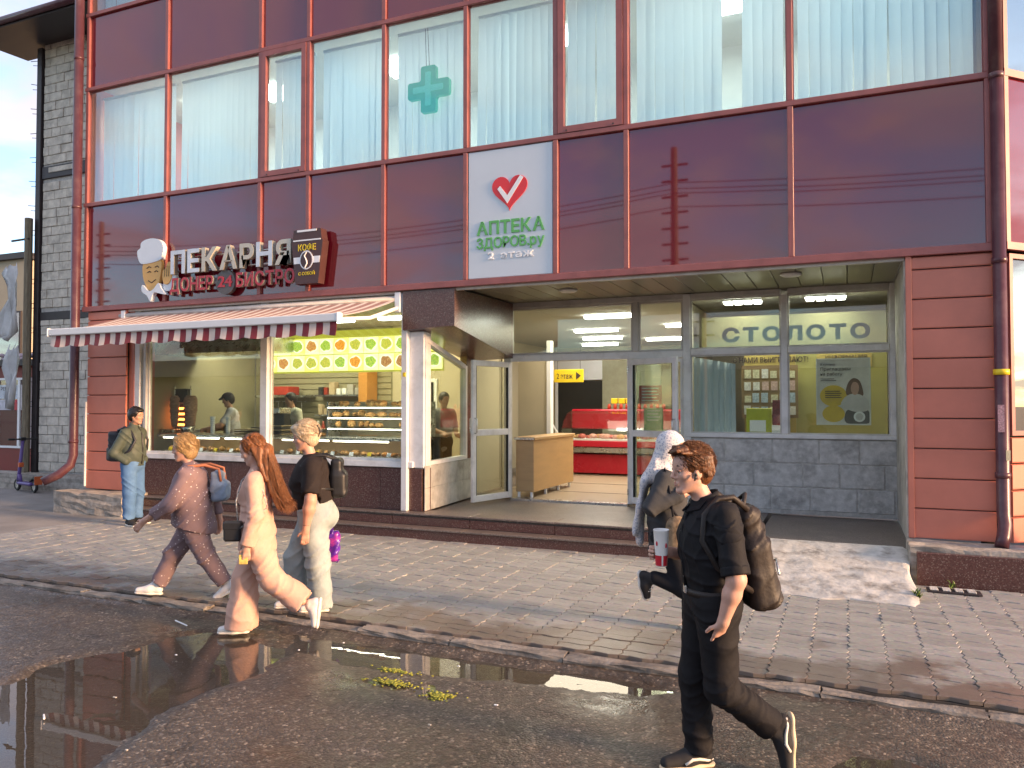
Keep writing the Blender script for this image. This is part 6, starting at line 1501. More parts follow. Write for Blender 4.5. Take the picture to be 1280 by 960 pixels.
def shoe(par, ank, fwd, up=(0, 0, 1), L=0.28, s=1.0, mat=None, sole=None, stripe=False, laces=True, toe=None, hi=False, h=0.006, name='shoe'):
    """shoe built about the ankle, pointing along fwd; up is the shaft direction"""
    f = Vector(fwd).normalized(); u = Vector(up); u = (u-f*u.dot(f)).normalized(); l = u.cross(f); a = Vector(ank)
    g = lambda x, y, z: tuple(a+f*x*s+l*y*s+u*z*s)
    k = L/0.28; F = Field(h, 0.02)
    F.cap(g(-0.035*k, 0, -0.045), g(0.06*k, 0.0, -0.050), 0.036*s, 0.040*s, 0.02)
    F.cap(g(0.06*k, 0.0, -0.050), g(0.165*k, 0.006, -0.062), 0.042*s, 0.030*s, 0.03, (tuple(l), 1.15))
    F.cap(g(-0.03*k, 0, -0.045), g(-0.022*k, 0, 0.02 if hi else 0.0), 0.036*s, 0.034*s, 0.02)
    F.cap(g(0.03*k, 0, -0.03), g(0.015*k, 0, 0.025 if hi else 0.0), 0.036*s, 0.032*s, 0.03)
    F.cut(tuple(-u), float(-(u.dot(a-u*0.078*s))), 0.003)
    o = F.build(name, mat, par)
    S = Field(h, 0.015)
    S.cap(g(-0.045*k, 0, -0.083), g(0.05*k, 0, -0.083), 0.036*s, 0.038*s, 0.02, (tuple(u), 0.45))
    S.cap(g(0.05*k, 0, -0.083), g(0.165*k, 0.006, -0.083), 0.040*s, 0.036*s, 0.02, (tuple(u), 0.45))
    S.cut(tuple(-u), float(-(u.dot(a-u*0.096*s))), 0.002)
    S.build('sole', sole, o)
    if toe: MB().ell(g(0.178*k, 0.005, -0.066), (0.030*s,)*3, 10, 6).build('toe_cap', toe, o, smooth=True, local=True)
    if laces:
        b = MB()
        for i in range(4):
            xx = 0.045+i*0.022; zz = -0.006-i*0.0065+(0.012 if hi else 0); b.tube([g(xx*k, -0.022, zz-0.010), g((xx+0.004)*k, 0, zz+0.002), g(xx*k, 0.022, zz-0.010)], 0.0035*s, 5)
        b.build('laces', sole_w, o, local=True)
    if stripe:
        b = MB()
        for sd in (-1, 1): b.tube([g(0.085*k, sd*0.047, -0.060), g(0.05*k, sd*0.046, -0.038), g(0.015*k, sd*0.0415, -0.040), g(-0.03*k, sd*0.0385, -0.050), g(-0.06*k, sd*0.024, -0.050)], [0.008*s, 0.009*s, 0.008*s, 0.007*s, 0.006*s], 8)
        b.build('side_stripe', sole_w, o, smooth=True, local=True)
    return o
def limb(F, a, b, c, ra, rb, rc, k=0.03, bulge=0.0):
    """upper and lower segment with a calf or forearm bulge"""
    F.cap(a, b, ra, rb, k); m = lerp(b, c, 0.3); F.cap(b, m, rb, rb*(1+bulge), k); F.cap(m, c, rb*(1+bulge), rc, k)
def body_core(F, J, s=1.0, w=1.0):
    """trunk and legs of the body, to be covered by clothes"""
    F.cap(J['pel'], J['chest'], 0.105*w*s, 0.115*w*s, 0.04); F.cap(J['shl'], J['shr'], 0.05*s, 0.05*s, 0.05)
    F.cap(J['chest'], J['neck'], 0.10*s, 0.055*s, 0.05); F.cap(J['neck'], J['head0'], 0.052*s, 0.050*s, 0.03)
    for sd in 'lr':
        limb(F, J['hip'+sd], J['kn'+sd], J['an'+sd], 0.075*s, 0.048*s, 0.034*s, 0.03, 0.1)
        f = Vector(J['an'+sd])
def person(label, loc, heading, group=None):
    return thing('person', label, 'person', loc, group, math.atan2(heading[1], heading[0]))
def torso(F, lo, mid, hi, rl, rm, rh, depth=0.72, k=0.04, ax=(1, 0, 0)):
    F.cap(lo, mid, rl, rm, k, (ax, depth)); F.cap(mid, hi, rm, rh, k, (ax, depth))
def hair_cap(F, H, lift=0.012, face=True, back=0.0, side=-0.02):
    k = H.s; r = H.rot()
    F.ell(H(-0.018, 0, 0.038), tuple(x*k for x in (0.094+lift, 0.073+lift, 0.084+lift)), 0.02, r)
    F.ell(H(-0.045, 0, -0.005-back), tuple(x*k for x in (0.066+lift, 0.066+lift, 0.075+lift)), 0.03, r)
    if face: F.ell(H(0.098, 0, -0.035), tuple(x*k for x in (0.070, 0.095, 0.088)), 0.012, r, True); F.ell(H(0.04, 0, -0.09), tuple(x*k for x in (0.075, 0.12, 0.070)), 0.012, r, True)
def ring(b, c, rx, ry, z0, z1, th=0.006, tilt=0.0, n=28, flare=1.0):
    """band around a waist, neck or wrist"""
    vs = []; fs = []
    for (q, z) in ((1.0, z0), (flare, z1), (flare-th/rx, z1), (1.0-th/rx, z0)):
        for j in range(n):
            a = 2*math.pi*j/n; x = c[0]+rx*q*math.cos(a); vs.append((x, c[1]+ry*q*math.sin(a), z+tilt*(x-c[0])))
    for i in range(4):
        for j in range(n): fs.append((i*n+j, i*n+(j+1) % n, ((i+1) % 4)*n+(j+1) % n, ((i+1) % 4)*n+j))
    b._add(vs, fs); return b

# ================================================================== young man in black, near the camera
m_shirtk = cloth('shirt_black', (0.009, 0.009, 0.011), var=0.2, rough=0.7); m_trk = cloth('trouser_black', (0.010, 0.0095, 0.011), var=0.2, rough=0.75)
m_leath = M('bag_dark_brown', (0.018, 0.013, 0.011), 0.58, var=0.25, scale=5, bump=0.2, bscale=60)
A = person('young man in black shirt and trousers carrying a white and red paper cup', (-0.68, -5.5, 0.0), (-math.cos(R(30)), -math.sin(R(30))))
J = dict(pel=(0, 0, 0.95), chest=(0.015, 0, 1.24), neck=(0.025, 0, 1.42), head0=(0.075, 0, 1.53), shl=(-0.02, 0.17, 1.385), shr=(-0.02, -0.17, 1.385),
         hipl=(0, 0.09, 0.90), hipr=(0, -0.09, 0.90), knr=(0.05, -0.09, 0.48), anr=(0.035, -0.085, 0.115), knl=(-0.02, 0.10, 0.48), anl=(-0.275, 0.10, 0.285))
H = Frame((0.10, 0.0, 1.600), R(4), R(3), 0, 1.03)
hs_ = 0.0055
F = Field(hs_, 0.02)
body_core(F, J, 1.0, 0.95); head_shape(F, H)
elL, wrL = (-0.035, 0.272, 1.075), (0.015, 0.222, 0.855); elR, wrR = (-0.075, -0.25, 1.085), (0.168, -0.166, 1.135)
F.cap((-0.02, 0.185, 1.385), elL, 0.058, 0.047, 0.03); F.cap(elL, lerp(elL, wrL, 0.35), 0.047, 0.046, 0.02); F.cap(lerp(elL, wrL, 0.35), wrL, 0.046, 0.029, 0.02)
F.cap((-0.02, -0.185, 1.385), elR, 0.058, 0.045, 0.03); F.cap(elR, lerp(elR, wrR, 0.35), 0.045, 0.043, 0.02); F.cap(lerp(elR, wrR, 0.35), wrR, 0.043, 0.028, 0.02)
hand_shape(F, wrL, (0.10, -0.55, -1), (0.25, -1, 0.3), 1.0, 0.25, -1)
hand_shape(F, wrR, (1, 0.10, 0.05), (0.10, 1, 0.0), 1.0, 1.12, 1)
bodyA = F.build('body', sk_a, A); face_parts(bodyA, H, M('brow_brown', (0.10, 0.05, 0.025), 0.6), lip)
F = Field(0.006, 0.03)
torso(F, (0.0, 0, 0.97), (0.01, 0, 1.10), (0.012, 0, 1.28), 0.172, 0.175, 0.178, 0.74)
F.cap((-0.02, 0.135, 1.375), (-0.02, -0.135, 1.375), 0.072, 0.072, 0.05); F.cap((-0.005, 0, 1.38), (0.02, 0, 1.43), 0.10, 0.070, 0.03)
F.ell((0.065, 0, 1.22), (0.10, 0.15, 0.14), 0.04)
F.cap((-0.02, 0.17, 1.375), lerp((-0.02, 0.185, 1.385), elL, 0.35), 0.074, 0.070, 0.04); F.cap((-0.02, -0.17, 1.375), lerp((-0.02, -0.185, 1.385), elR, 0.35), 0.074, 0.070, 0.04)
F.cut((0, 0, -1), -0.965); F.ell((0.03, 0, 1.50), (0.062, 0.060, 0.075), 0.01, None, True)
F.crease(0.011, (9, 12, 20), (9, 7, 13), 0.3, 1.5); F.crease(0.007, (16, -22, 14), (12, 15, 9), 1.3, 1.5); F.crease(0.014, (6, 10, 34), (11, 9, 6), 0.4, 1.3, (0.02, 0.10, 1.02), 0.16)
shirt = F.build('shirt', m_shirtk, A)
for (a, e, sd) in (((-0.02, 0.178, 1.38), elL, 1), ((-0.02, -0.178, 1.38), elR, -1)):
    d = (Vector(e)-Vector(a)).normalized(); F = Field(0.006, 0.02); F.cap(a, lerp(a, e, 1.05), 0.072, 0.069, 0.02); q = Vector(lerp(a, e, 0.93)); F.cut(tuple(d), float(d.dot(q)))
    F.crease(0.010, (10, 9, 28), (11, 9, 6), 0.4*sd, 1.6); F.build('sleeve', m_shirtk, shirt)
    F = Field(0.006, 0.01); F.cap(lerp(a, e, 0.70), lerp(a, e, 1.02), 0.0745, 0.073, 0.01); q0 = Vector(lerp(a, e, 0.80)); F.cut(tuple(d), float(d.dot(q))+0.004); F.cut(tuple(-d), float(-d.dot(q0))); F.build('sleeve_cuff', m_shirtk, shirt)
b = MB(); ring(b, (0.022, 0, 0), 0.072, 0.070, 1.415, 1.475, 0.008, -0.35, 28, 0.93)
b.prism([(0.02, 0.0), (0.055, 0.0), (0.075, -0.055), (0.05, -0.075)], 0.0, 0.006, 'z') if False else None
b.build('collar', m_shirtk, shirt, smooth=True, local=True)
for sd in (-1, 1):
    b = MB(); b.hexa([(0.085, sd*0.008, 1.425), (0.135, sd*0.03, 1.375), (0.085, sd*0.085, 1.395), (0.045, sd*0.075, 1.44), (0.090, sd*0.010, 1.435), (0.142, sd*0.03, 1.385), (0.090, sd*0.090, 1.405), (0.045, sd*0.080, 1.452)]); b.build('collar_flap', m_shirtk, shirt, local=True, fix=True)
MB().tube([(0.118, 0.012, 1.395), (0.150, 0.010, 1.30), (0.156, 0.008, 1.20), (0.146, 0.005, 1.08), (0.134, 0, 0.985)], 0.008, 6).build('placket', m_shirtk, shirt, smooth=True, local=True)
b = MB()
for z, x in ((1.36, 0.139), (1.28, 0.160), (1.20, 0.165), (1.12, 0.158), (1.04, 0.148)): b.ell((x, 0.010, z), (0.003, 0.006, 0.006), 8, 5)
b.build('buttons', m_blackrub, shirt, local=True)
F = Field(0.006, 0.03)
F.cap((0, 0.03, 0.935), (0, -0.03, 0.935), 0.150, 0.150, 0.04, ((1, 0, 0), 0.86)); F.cap((-0.04, 0.07, 0.87), (-0.04, -0.07, 0.87), 0.105, 0.105, 0.05)
F.cap((0.0, 0.085, 0.90), J['knl'], 0.112, 0.090, 0.03); F.cap((0.0, -0.085, 0.90), J['knr'], 0.112, 0.088, 0.03)
F.cap(J['knr'], (0.032, -0.085, 0.04), 0.086, 0.076, 0.03); F.cap(J['knl'], (-0.345, 0.10, 0.235), 0.086, 0.080, 0.03)
F.cut((0, 0, 1), 0.985)
F.hem((0.032, -0.085, 0.075), (0, 0, -1), 0.14, 0.08); F.hem((-0.288, 0.10, 0.275), (-0.255, 0, -0.195), 0.13, 0.08)
F.crease(0.010, (13, 6, 9), (5, 7, 12), 0.2, 1.6); F.crease(0.007, (8, 14, 22), (14, 6, 9), 2.2, 1.6); F.crease(0.020, (14, 5, 26), (8, 6, 9), 1.0, 1.4, (-0.06, 0.10, 0.47), 0.13); F.crease(0.016, (8, 5, 40), (9, 6, 5), 0.6, 1.2, (0.03, -0.085, 0.17), 0.14); F.crease(0.014, (12, 10, 24), (9, 7, 5), 0.1, 1.3, (0.06, 0, 0.85), 0.14)
tr_ = F.build('trousers', m_trk, A)
b = MB(); ring(b, (0.0, 0, 0), 0.134, 0.184, 0.952, 0.988, 0.008, -0.05); b.build('belt', m_leath, A, smooth=True, local=True)
MB().cbox(0.130, 0.142, -0.022, 0.022, 0.950, 0.992, 0.004).build('belt_buckle', m_steel, A, local=True)
shoe(A, (0.035, -0.085, 0.097), (1, 0.05, 0), L=0.295, mat=shoe_k, sole=sole_k, stripe=True, h=0.005, s=1.08)
shoe(A, (-0.305, 0.10, 0.252), (0.02, 0.02, -1), (1, 0, 0.02), L=0.295, mat=shoe_k, sole=sole_k, stripe=True, h=0.005, s=1.08)
m_hairA = hairm('hair_auburn', (0.115, 0.045, 0.016), 0.6, (90, 120, 40))
F = Field(0.0055, 0.015); hair_cap(F, H, 0.010)
rr = random.Random(5)
for i in range(26):
    y = rr.uniform(-0.06, 0.06); x0 = rr.uniform(-0.07, 0.02); F.cap(H(x0, y, 0.118-abs(y)*0.45-max(0, -x0-0.02)*0.5), H(x0+rr.uniform(0.06, 0.10), y+rr.uniform(-0.03, 0.03), 0.120-abs(y)*0.55+rr.uniform(-0.005, 0.022)), 0.017, 0.007, 0.007)
for i in range(14):
    y = rr.uniform(-0.055, 0.06); F.cap(H(0.045, y, 0.115), H(0.098+rr.uniform(-0.01, 0.012), y+rr.uniform(-0.01, 0.025), 0.093+rr.uniform(-0.02, 0.02)), 0.018, 0.006, 0.006)
for sd in (-1, 1):
    for i in range(10): a = rr.uniform(-0.08, 0.02); F.cap(H(a, sd*0.078, 0.07), H(a-0.012, sd*0.084, rr.uniform(-0.03, 0.02)), 0.010, 0.006, 0.008)
clumps(F, H, 120, 0.035, 0.010, 3, 0.7, lambda p: p.x < 0.03 and p.z > -0.03, 0.005)
F.crease(0.004, (60, 110, 40), (40, 30, 60), 0.5, 1.5)
F.build('hair', m_hairA, A)
strand_mesh(skull_strands(H, 900, 0.06, 1, 0.016, 0.5, lambda p: p.x < 0.075 and p.z > -0.045 and not (p.x > 0.0 and p.z < 0.03), 0.02), 0.0017, 'loose_hair', m_hairA, A)
strand_mesh(skull_strands(H, 260, 0.055, 2, 0.024, 0.1, lambda p: p.z > 0.085, 0.02, 0.7, 0.35), 0.0016, 'loose_hair', m_hairA, A)
MB().ell(H(0.012, 0.088, -0.016), (0.009, 0.009, 0.009), 8, 6).tube([H(0.012, 0.089, -0.018), H(0.022, 0.088, -0.045)], [0.006, 0.0045], 8).build('earbud', m_black, A, smooth=True, local=True)
# backpack
BP = thing('backpack', 'dark brown backpack on the back of the man in black', 'backpack', A.location[:], None, A.rotation_euler[2])
F = Field(0.008, 0.04); rb_ = [list(r_) for r_ in Matrix.Rotation(R(8), 3, 'Y')]
F.box((-0.205, 0.0, 1.26), (0.07, 0.115, 0.16), 0.06, 0.05, rb_); F.box((-0.245, 0.0, 1.05), (0.088, 0.150, 0.185), 0.065, 0.06, rb_); F.box((-0.305, 0.0, 0.99), (0.05, 0.11, 0.11), 0.045, 0.03, rb_)
F.crease(0.016, (9, 10, 16), (9, 12, 14), 0.7, 1.6); F.crease(0.012, (16, 14, 8), (7, 9, 12), 2.0, 1.5); F.crease(0.03, (12, 16, 12), (9, 8, 14), 0.2, 1.4, (-0.22, 0.12, 1.25), 0.16)
bag = F.build('bag', m_leath, BP)
MB().tube([(-0.16, 0.07, 1.41), (-0.20, 0.0, 1.47), (-0.16, -0.07, 1.41)], 0.012, 8).build('top_loop', m_leath, BP, smooth=True, local=True)
for sd in (-1, 1): MB().tube([(-0.17, sd*0.10, 1.40), (-0.08, sd*0.125, 1.468), (0.0, sd*0.125, 1.462), (0.075, sd*0.130, 1.38), (0.095, sd*0.150, 1.25), (0.03, sd*0.19, 1.12), (-0.10, sd*0.175, 1.03), (-0.18, sd*0.12, 0.98)], 0.017, 8).build('shoulder_strap', m_leath, BP, smooth=True, local=True)
MB().tube([(-0.352, 0.08, 1.05), (-0.372, 0.0, 1.12), (-0.352, -0.08, 1.05)], 0.006, 6).build('zip', m_steel, BP, smooth=True, local=True)
# cup
CP = thing('paper_cup', 'white paper cup with red base held by the man in black', 'cup', A.location[:], None, A.rotation_euler[2])
cpx, cpy, cz0 = 0.235, -0.098, 1.075
m_cupw = M('cup_white', (0.78, 0.76, 0.72), 0.4, var=0.02); m_cupr = M('cup_red', (0.55, 0.02, 0.035), 0.4)
MB().lathe([(0.030, 0.0), (0.0305, 0.004), (0.034, 0.062), (0.0375, 0.118), (0.042, 0.19), (0.044, 0.194), (0.042, 0.198), (0.039, 0.194), (0.036, 0.14)], (cpx, cpy, cz0), 24).build('cup_wall', m_cupw, CP, smooth=True, local=True)
b = MB(); n = 24
for j in range(n):
    if j % 8 == 5: continue
    a0, a1 = 2*math.pi*j/n, 2*math.pi*(j+1)/n; P = lambda r_, z_, a_: (cpx+r_*math.cos(a_), cpy+r_*math.sin(a_), cz0+z_)
    b._add([P(0.0312, 0.004, a0), P(0.0312, 0.004, a1), P(0.0347, 0.060, a1), P(0.0347, 0.060, a0)], [(0, 1, 2, 3)])
b.build('red_band', m_cupr, CP, local=True)
for (a, z) in ((2.0, 0.115), (0.6, 0.125)):
    MB().ell((cpx+0.0375*math.cos(a), cpy+0.0375*math.sin(a), cz0+z), (0.006, 0.006, 0.014), 8, 6).build('red_mark', m_cupr, CP, smooth=True, local=True)

# ================================================================== older woman in a mauve dotted suit
m_mauve = cloth('mauve_suit', (0.215, 0.150, 0.158), var=0.10, dots=(0.70, 0.62, 0.60), dscale2=28, dotr=0.16)
hd_m = (-0.875, -0.484)
B = person('blonde woman in a dotted mauve trouser suit striding along the kerb', (-5.9, -3.95, 0.08), hd_m)
zz = lambda z: z-0.08
J = dict(pel=(0, 0, zz(0.86)), chest=(0.03, 0, zz(1.15)), neck=(0.045, 0, zz(1.33)), head0=(0.075, 0, zz(1.43)), shl=(0.03, 0.16, zz(1.27)), shr=(0.03, -0.16, zz(1.27)),
         hipl=(0, 0.09, zz(0.83)), hipr=(0, -0.09, zz(0.83)), knr=(0.22, -0.09, zz(0.47)), anr=(0.36, -0.085, zz(0.18)), knl=(-0.15, 0.09, zz(0.47)), anl=(-0.33, 0.09, zz(0.21)))
H = Frame((0.105, 0, zz(1.515)), R(6), R(4), 0, 1.0)
F = Field(0.0085, 0.02); body_core(F, J, 0.95, 1.1); head_shape(F, H, nose=0.98)
eL, wL = (0.16, 0.27, zz(0.99)), (0.38, 0.24, zz(0.855)); eR, wR = (-0.12, -0.26, zz(1.0)), (-0.18, -0.25, zz(0.78))
for (s0, e0, w0) in ((J['shl'], eL, wL), (J['shr'], eR, wR)): limb(F, s0, e0, w0, 0.052, 0.043, 0.027, 0.03, 0.05)
hand_shape(F, wL, (0.75, -0.05, -0.75), (-0.2, -1, -0.2), 0.95, 0.5, -1, rf=0.0095); hand_shape(F, wR, (0.1, 0, -1), (0.3, 1, 0), 0.95, 0.6, 1, rf=0.0095)
bo = F.build('body', sk_b, B); face_parts(bo, H, M('brow_light', (0.25, 0.15, 0.08), 0.6), lip)
F = Field(0.009, 0.04)
torso(F, (0.0, 0, zz(0.74)), (0.02, 0, zz(0.98)), (0.03, 0, zz(1.18)), 0.245, 0.215, 0.195, 0.86)
F.cap((0.03, 0.13, zz(1.265)), (0.03, -0.13, zz(1.265)), 0.078, 0.078, 0.06); F.ell((0.10, 0, zz(1.09)), (0.14, 0.18, 0.13), 0.06); F.cap((0.03, 0, zz(1.28)), (0.045, 0, zz(1.345)), 0.10, 0.068, 0.03)
F.cap((0.03, 0.16, zz(1.255)), eL, 0.080, 0.070, 0.04); F.cap(eL, lerp(eL, wL, 0.8), 0.070, 0.066, 0.03); F.cap((0.03, -0.16, zz(1.255)), eR, 0.080, 0.068, 0.04); F.cap(eR, lerp(eR, wR, 0.7), 0.066, 0.055, 0.03)
F.cut((0.30, 0, -1), -zz(0.745)); F.hem(lerp(eL, wL, 0.62), Vector(wL)-Vector(eL), 0.09, 0.06); F.hem(lerp(eR, wR, 0.75), Vector(wR)-Vector(eR), 0.09, 0.06)
F.crease(0.013, (8, 6, 13), (7, 9, 8), 0.3, 1.7); F.crease(0.009, (18, 8, 20), (12, 6, 10), 1.5, 1.5); F.crease(0.02, (24, 6, 18), (6, 8, 9), 0.5, 1.3, (0.16, 0.26, zz(1.0)), 0.12); F.crease(0.018, (16, 8, 20), (6, 8, 9), 0.9, 1.3, (-0.15, 0.1, zz(1.08)), 0.16)
F.build('jacket', m_mauve, B)
F = Field(0.009, 0.03); F.cap((0, 0.05, zz(0.83)), (0, -0.05, zz(0.83)), 0.16, 0.16, 0.05); F.cap((0, 0.09, zz(0.80)), J['knl'], 0.125, 0.095, 0.03); F.cap((0, -0.09, zz(0.80)), J['knr'], 0.125, 0.095, 0.03)
F.cap(J['knl'], lerp(J['knl'], J['anl'], 1.15), 0.090, 0.076, 0.03); F.cap(J['knr'], lerp(J['knr'], J['anr'], 1.15), 0.090, 0.076, 0.03)
F.hem(lerp(J['knl'], J['anl'], 0.97), Vector(J['anl'])-Vector(J['knl']), 0.12, 0.08); F.hem(lerp(J['knr'], J['anr'], 0.97), Vector(J['anr'])-Vector(J['knr']), 0.12, 0.08)
F.crease(0.012, (10, 4, 12), (6, 5, 9), 0.9, 1.7); F.crease(0.016, (16, 5, 20), (6, 5, 9), 0.3, 1.5, J['knr'], 0.16); F.crease(0.016, (16, 5, 20), (6, 5, 9), 1.3, 1.5, J['knl'], 0.16); F.build('trousers', m_mauve, B)
shoe(B, (0.385, -0.085, zz(0.175)), (1, 0, 0.08), L=0.265, mat=shoe_w, sole=sole_w, h=0.007); shoe(B, (-0.345, 0.09, zz(0.215)), (0.86, 0, -0.5), (0.5, 0, 0.86), L=0.265, mat=shoe_w, sole=sole_w, h=0.007)
m_blond = hairm('hair_blonde', (0.36, 0.23, 0.10), 0.5, (90, 90, 40))
F = Field(0.008, 0.02); hair_cap(F, H, 0.020, back=0.02); F.ell(H(0.03, 0, 0.105), (0.07, 0.065, 0.03), 0.03); clumps(F, H, 150, 0.045, 0.012, 4, 0.8, lambda p: p.x < 0.06 and p.z > -0.06, 0.006, 0.010); F.build('hair', m_blond, B)
strand_mesh(skull_strands(H, 600, 0.06, 3, 0.030, 0.9, lambda p: p.x < 0.07 and p.z > -0.07, 0.02), 0.0022, 'loose_hair', m_blond, B)
PB = thing('shoulder_bag', 'pale blue and grey bag with orange straps on the woman in mauve', 'bag', B.location[:], None, B.rotation_euler[2])
F = Field(0.009, 0.03); F.box((-0.215, -0.03, zz(1.20)), (0.055, 0.10, 0.10), 0.04, 0.04); F.box((-0.245, -0.03, zz(1.10)), (0.075, 0.125, 0.10), 0.045, 0.04); F.crease(0.014, (12, 16, 10), (8, 9, 12), 0.3, 1.6)
F.build('bag', cloth('bag_blue_grey', (0.24, 0.29, 0.36), var=0.5, scale=3, dirt=(0.45, 0.43, 0.40), damt=0.9, dscale=5), PB)
m_ost = cloth('strap_orange', (0.55, 0.20, 0.10)); 
for y in (-0.10, 0.07): MB().tube([(-0.27, y, zz(1.20)), (-0.25, y, zz(1.32)), (-0.12, y*1.1, zz(1.36)), (0.03, y*1.3, zz(1.352)), (0.11, y*1.4, zz(1.27))], 0.013, 8).build('strap', m_ost, PB, smooth=True, local=True)

# ================================================================== young woman in a peach suit
m_peach = cloth('peach_suit', (0.58, 0.35, 0.27), var=0.06, rough=0.7)
C_ = person('young woman with waist length auburn hair in a peach trouser suit', (-4.6, -4.53, 0.0), (-0.88, -0.475))
J = dict(pel=(0, 0, 0.93), chest=(0.01, 0, 1.20), neck=(0.0, 0, 1.38), head0=(0.03, 0, 1.48), shl=(0.0, 0.145, 1.335), shr=(0.0, -0.145, 1.335),
         hipl=(0, 0.085, 0.87), hipr=(0, -0.085, 0.87), knr=(0.12, -0.085, 0.46), anr=(0.13, -0.085, 0.11), knl=(-0.13, 0.085, 0.50), anl=(-0.40, 0.09, 0.30))
H = Frame((0.05, 0, 1.562), R(-6), R(20), 0, 0.97)
F = Field(0.008, 0.02); body_core(F, J, 0.9, 0.85); head_shape(F, H, nose=0.97)
eL, wL = (-0.03, 0.205, 1.04), (0.035, 0.205, 0.79); eR, wR = (0.0, -0.21, 1.04), (0.19, -0.17, 0.88)
for (s0, e0, w0) in ((J['shl'], eL, wL), (J['shr'], eR, wR)): limb(F, s0, e0, w0, 0.044, 0.037, 0.024, 0.03, 0.05)
hand_shape(F, wL, (0.05, -0.05, -1), (0.3, -1, 0), 0.92, 0.7, -1, rf=0.0095); hand_shape(F, wR, (0.7, 0.2, -0.5), (0, 1, -0.3), 0.92, 0.8, 1, rf=0.0095)
bo = F.build('body', sk_a, C_); face_parts(bo, H, MATS['brow_brown'], lip)
F = Field(0.0085, 0.035)
torso(F, (0.0, 0, 0.74), (0.005, 0, 1.0), (0.01, 0, 1.21), 0.205, 0.160, 0.165, 0.78); F.cap((0.0, 0.115, 1.325), (0.0, -0.115, 1.325), 0.068, 0.068, 0.05); F.ell((0.085, 0, 1.20), (0.085, 0.13, 0.09), 0.05); F.cap((0, 0, 1.33), (0.0, 0, 1.395), 0.085, 0.062, 0.03)
F.cap((0, 0.145, 1.32), eL, 0.070, 0.062, 0.04); F.cap(eL, lerp(eL, wL, 1.15), 0.060, 0.060, 0.03); F.cap((0, -0.145, 1.32), eR, 0.068, 0.06, 0.04); F.cap(eR, wR, 0.058, 0.055, 0.03)
F.cut((0.05, 0, -1), -0.725); F.hem(lerp(eL, wL, 1.0), Vector(wL)-Vector(eL), 0.075, 0.05); F.hem(lerp(eR, wR, 0.95), Vector(wR)-Vector(eR), 0.075, 0.05)
F.crease(0.011, (8, 7, 10), (6, 7, 9), 0.3, 1.7); F.crease(0.007, (20, 10, 18), (12, 8, 9), 1.1, 1.5); F.crease(0.018, (10, 8, 28), (6, 8, 9), 0.5, 1.3, (-0.03, 0.205, 1.04), 0.12)
F.build('jacket', m_peach, C_)
F = Field(0.0085, 0.03); F.cap((0, 0.05, 0.88), (0, -0.05, 0.88), 0.145, 0.145, 0.05); F.cap((0, 0.085, 0.83), J['knl'], 0.115, 0.105, 0.03); F.cap((0, -0.085, 0.83), J['knr'], 0.115, 0.105, 0.03)
F.cap(J['knl'], lerp(J['knl'], J['anl'], 1.25), 0.100, 0.115, 0.03); F.cap(J['knr'], (0.135, -0.085, 0.10), 0.105, 0.135, 0.03); F.cap((0.135, -0.085, 0.2), (0.15, -0.085, 0.06), 0.125, 0.14, 0.02)
F.cut((0, 0, -1), -0.045); F.hem(lerp(J['knl'], J['anl'], 1.02), Vector(J['anl'])-Vector(J['knl']), 0.17, 0.10)
F.crease(0.016, (14, 10, 3), (5, 4, 8), 0.6, 1.3); F.crease(0.010, (10, 14, 12), (6, 8, 9), 2.0, 1.6); F.crease(0.02, (16, 6, 20), (6, 8, 9), 0.2, 1.4, (-0.06, 0.08, 0.62), 0.2); F.build('trousers', m_peach, C_)
shoe(C_, (0.155, -0.085, 0.095), (1, 0, 0), L=0.265, mat=shoe_w, sole=sole_w, h=0.007); shoe(C_, (-0.455, 0.09, 0.265), (0.10, 0.05, -1), (1, 0, 0.15), L=0.255, mat=shoe_w, sole=sole_w, h=0.007)
m_auburn = hairm('hair_long_auburn', (0.20, 0.075, 0.024), 0.6, (130, 130, 6))
F = Field(0.008, 0.02); hair_cap(F, H, 0.013, back=0.03)
rr = random.Random(9)
for i in range(120):
    y = rr.uniform(-0.095, 0.105); x0 = -0.055+rr.uniform(-0.02, 0.03); top = (x0-0.02, y*0.75, 1.60-abs(y)*0.3); m1 = (-0.10+rr.uniform(-0.02, 0.01), y*1.05, 1.40); m2 = (-0.155+rr.uniform(-0.02, 0.02), y*1.2, 1.22); e = (-0.235+rr.uniform(-0.045, 0.05), y*1.25+rr.uniform(-0.02, 0.02), 1.08+rr.uniform(-0.03, 0.06))
    F.chain([top, m1, m2, e], [0.024, 0.013, 0.011, 0.004], 0.004)
for i in range(8):   # locks in front of the near shoulder
    y = 0.085+rr.uniform(-0.015, 0.015); F.chain([(0.0+rr.uniform(-0.05, 0.03), y*0.95, 1.58), (-0.04, y+0.01, 1.45), (-0.10, y+0.03, 1.32)], [0.020, 0.018, 0.010], 0.010)
clumps(F, H, 90, 0.07, 0.011, 6, 1.2, lambda p: p.x < 0.045, 0.006, 0.004)
F.crease(0.005, (40, 80, 6), (9, 12, 14), 0.4, 1.5); F.build('hair', m_auburn, C_)
ll = []
for i in range(900):
    y = rr.uniform(-0.105, 0.115); o_ = rr.uniform(-0.03, 0.02); j_ = [rr.gauss(0, 0.008) for _ in range(6)]
    ll.append([(-0.065+o_, y*0.8, 1.62-abs(y)*0.4), (-0.095+o_, y*0.95+j_[0], 1.50), (-0.125+o_+j_[1], y*1.1+j_[2], 1.38), (-0.170+o_*1.2+j_[3], y*1.2+j_[2], 1.24), (-0.215+o_*1.4+j_[4], y*1.25+j_[5], 1.14), (-0.25+o_*1.8+j_[4]*1.5, y*1.3+j_[5]*1.5, 1.05+rr.uniform(-0.02, 0.08))])
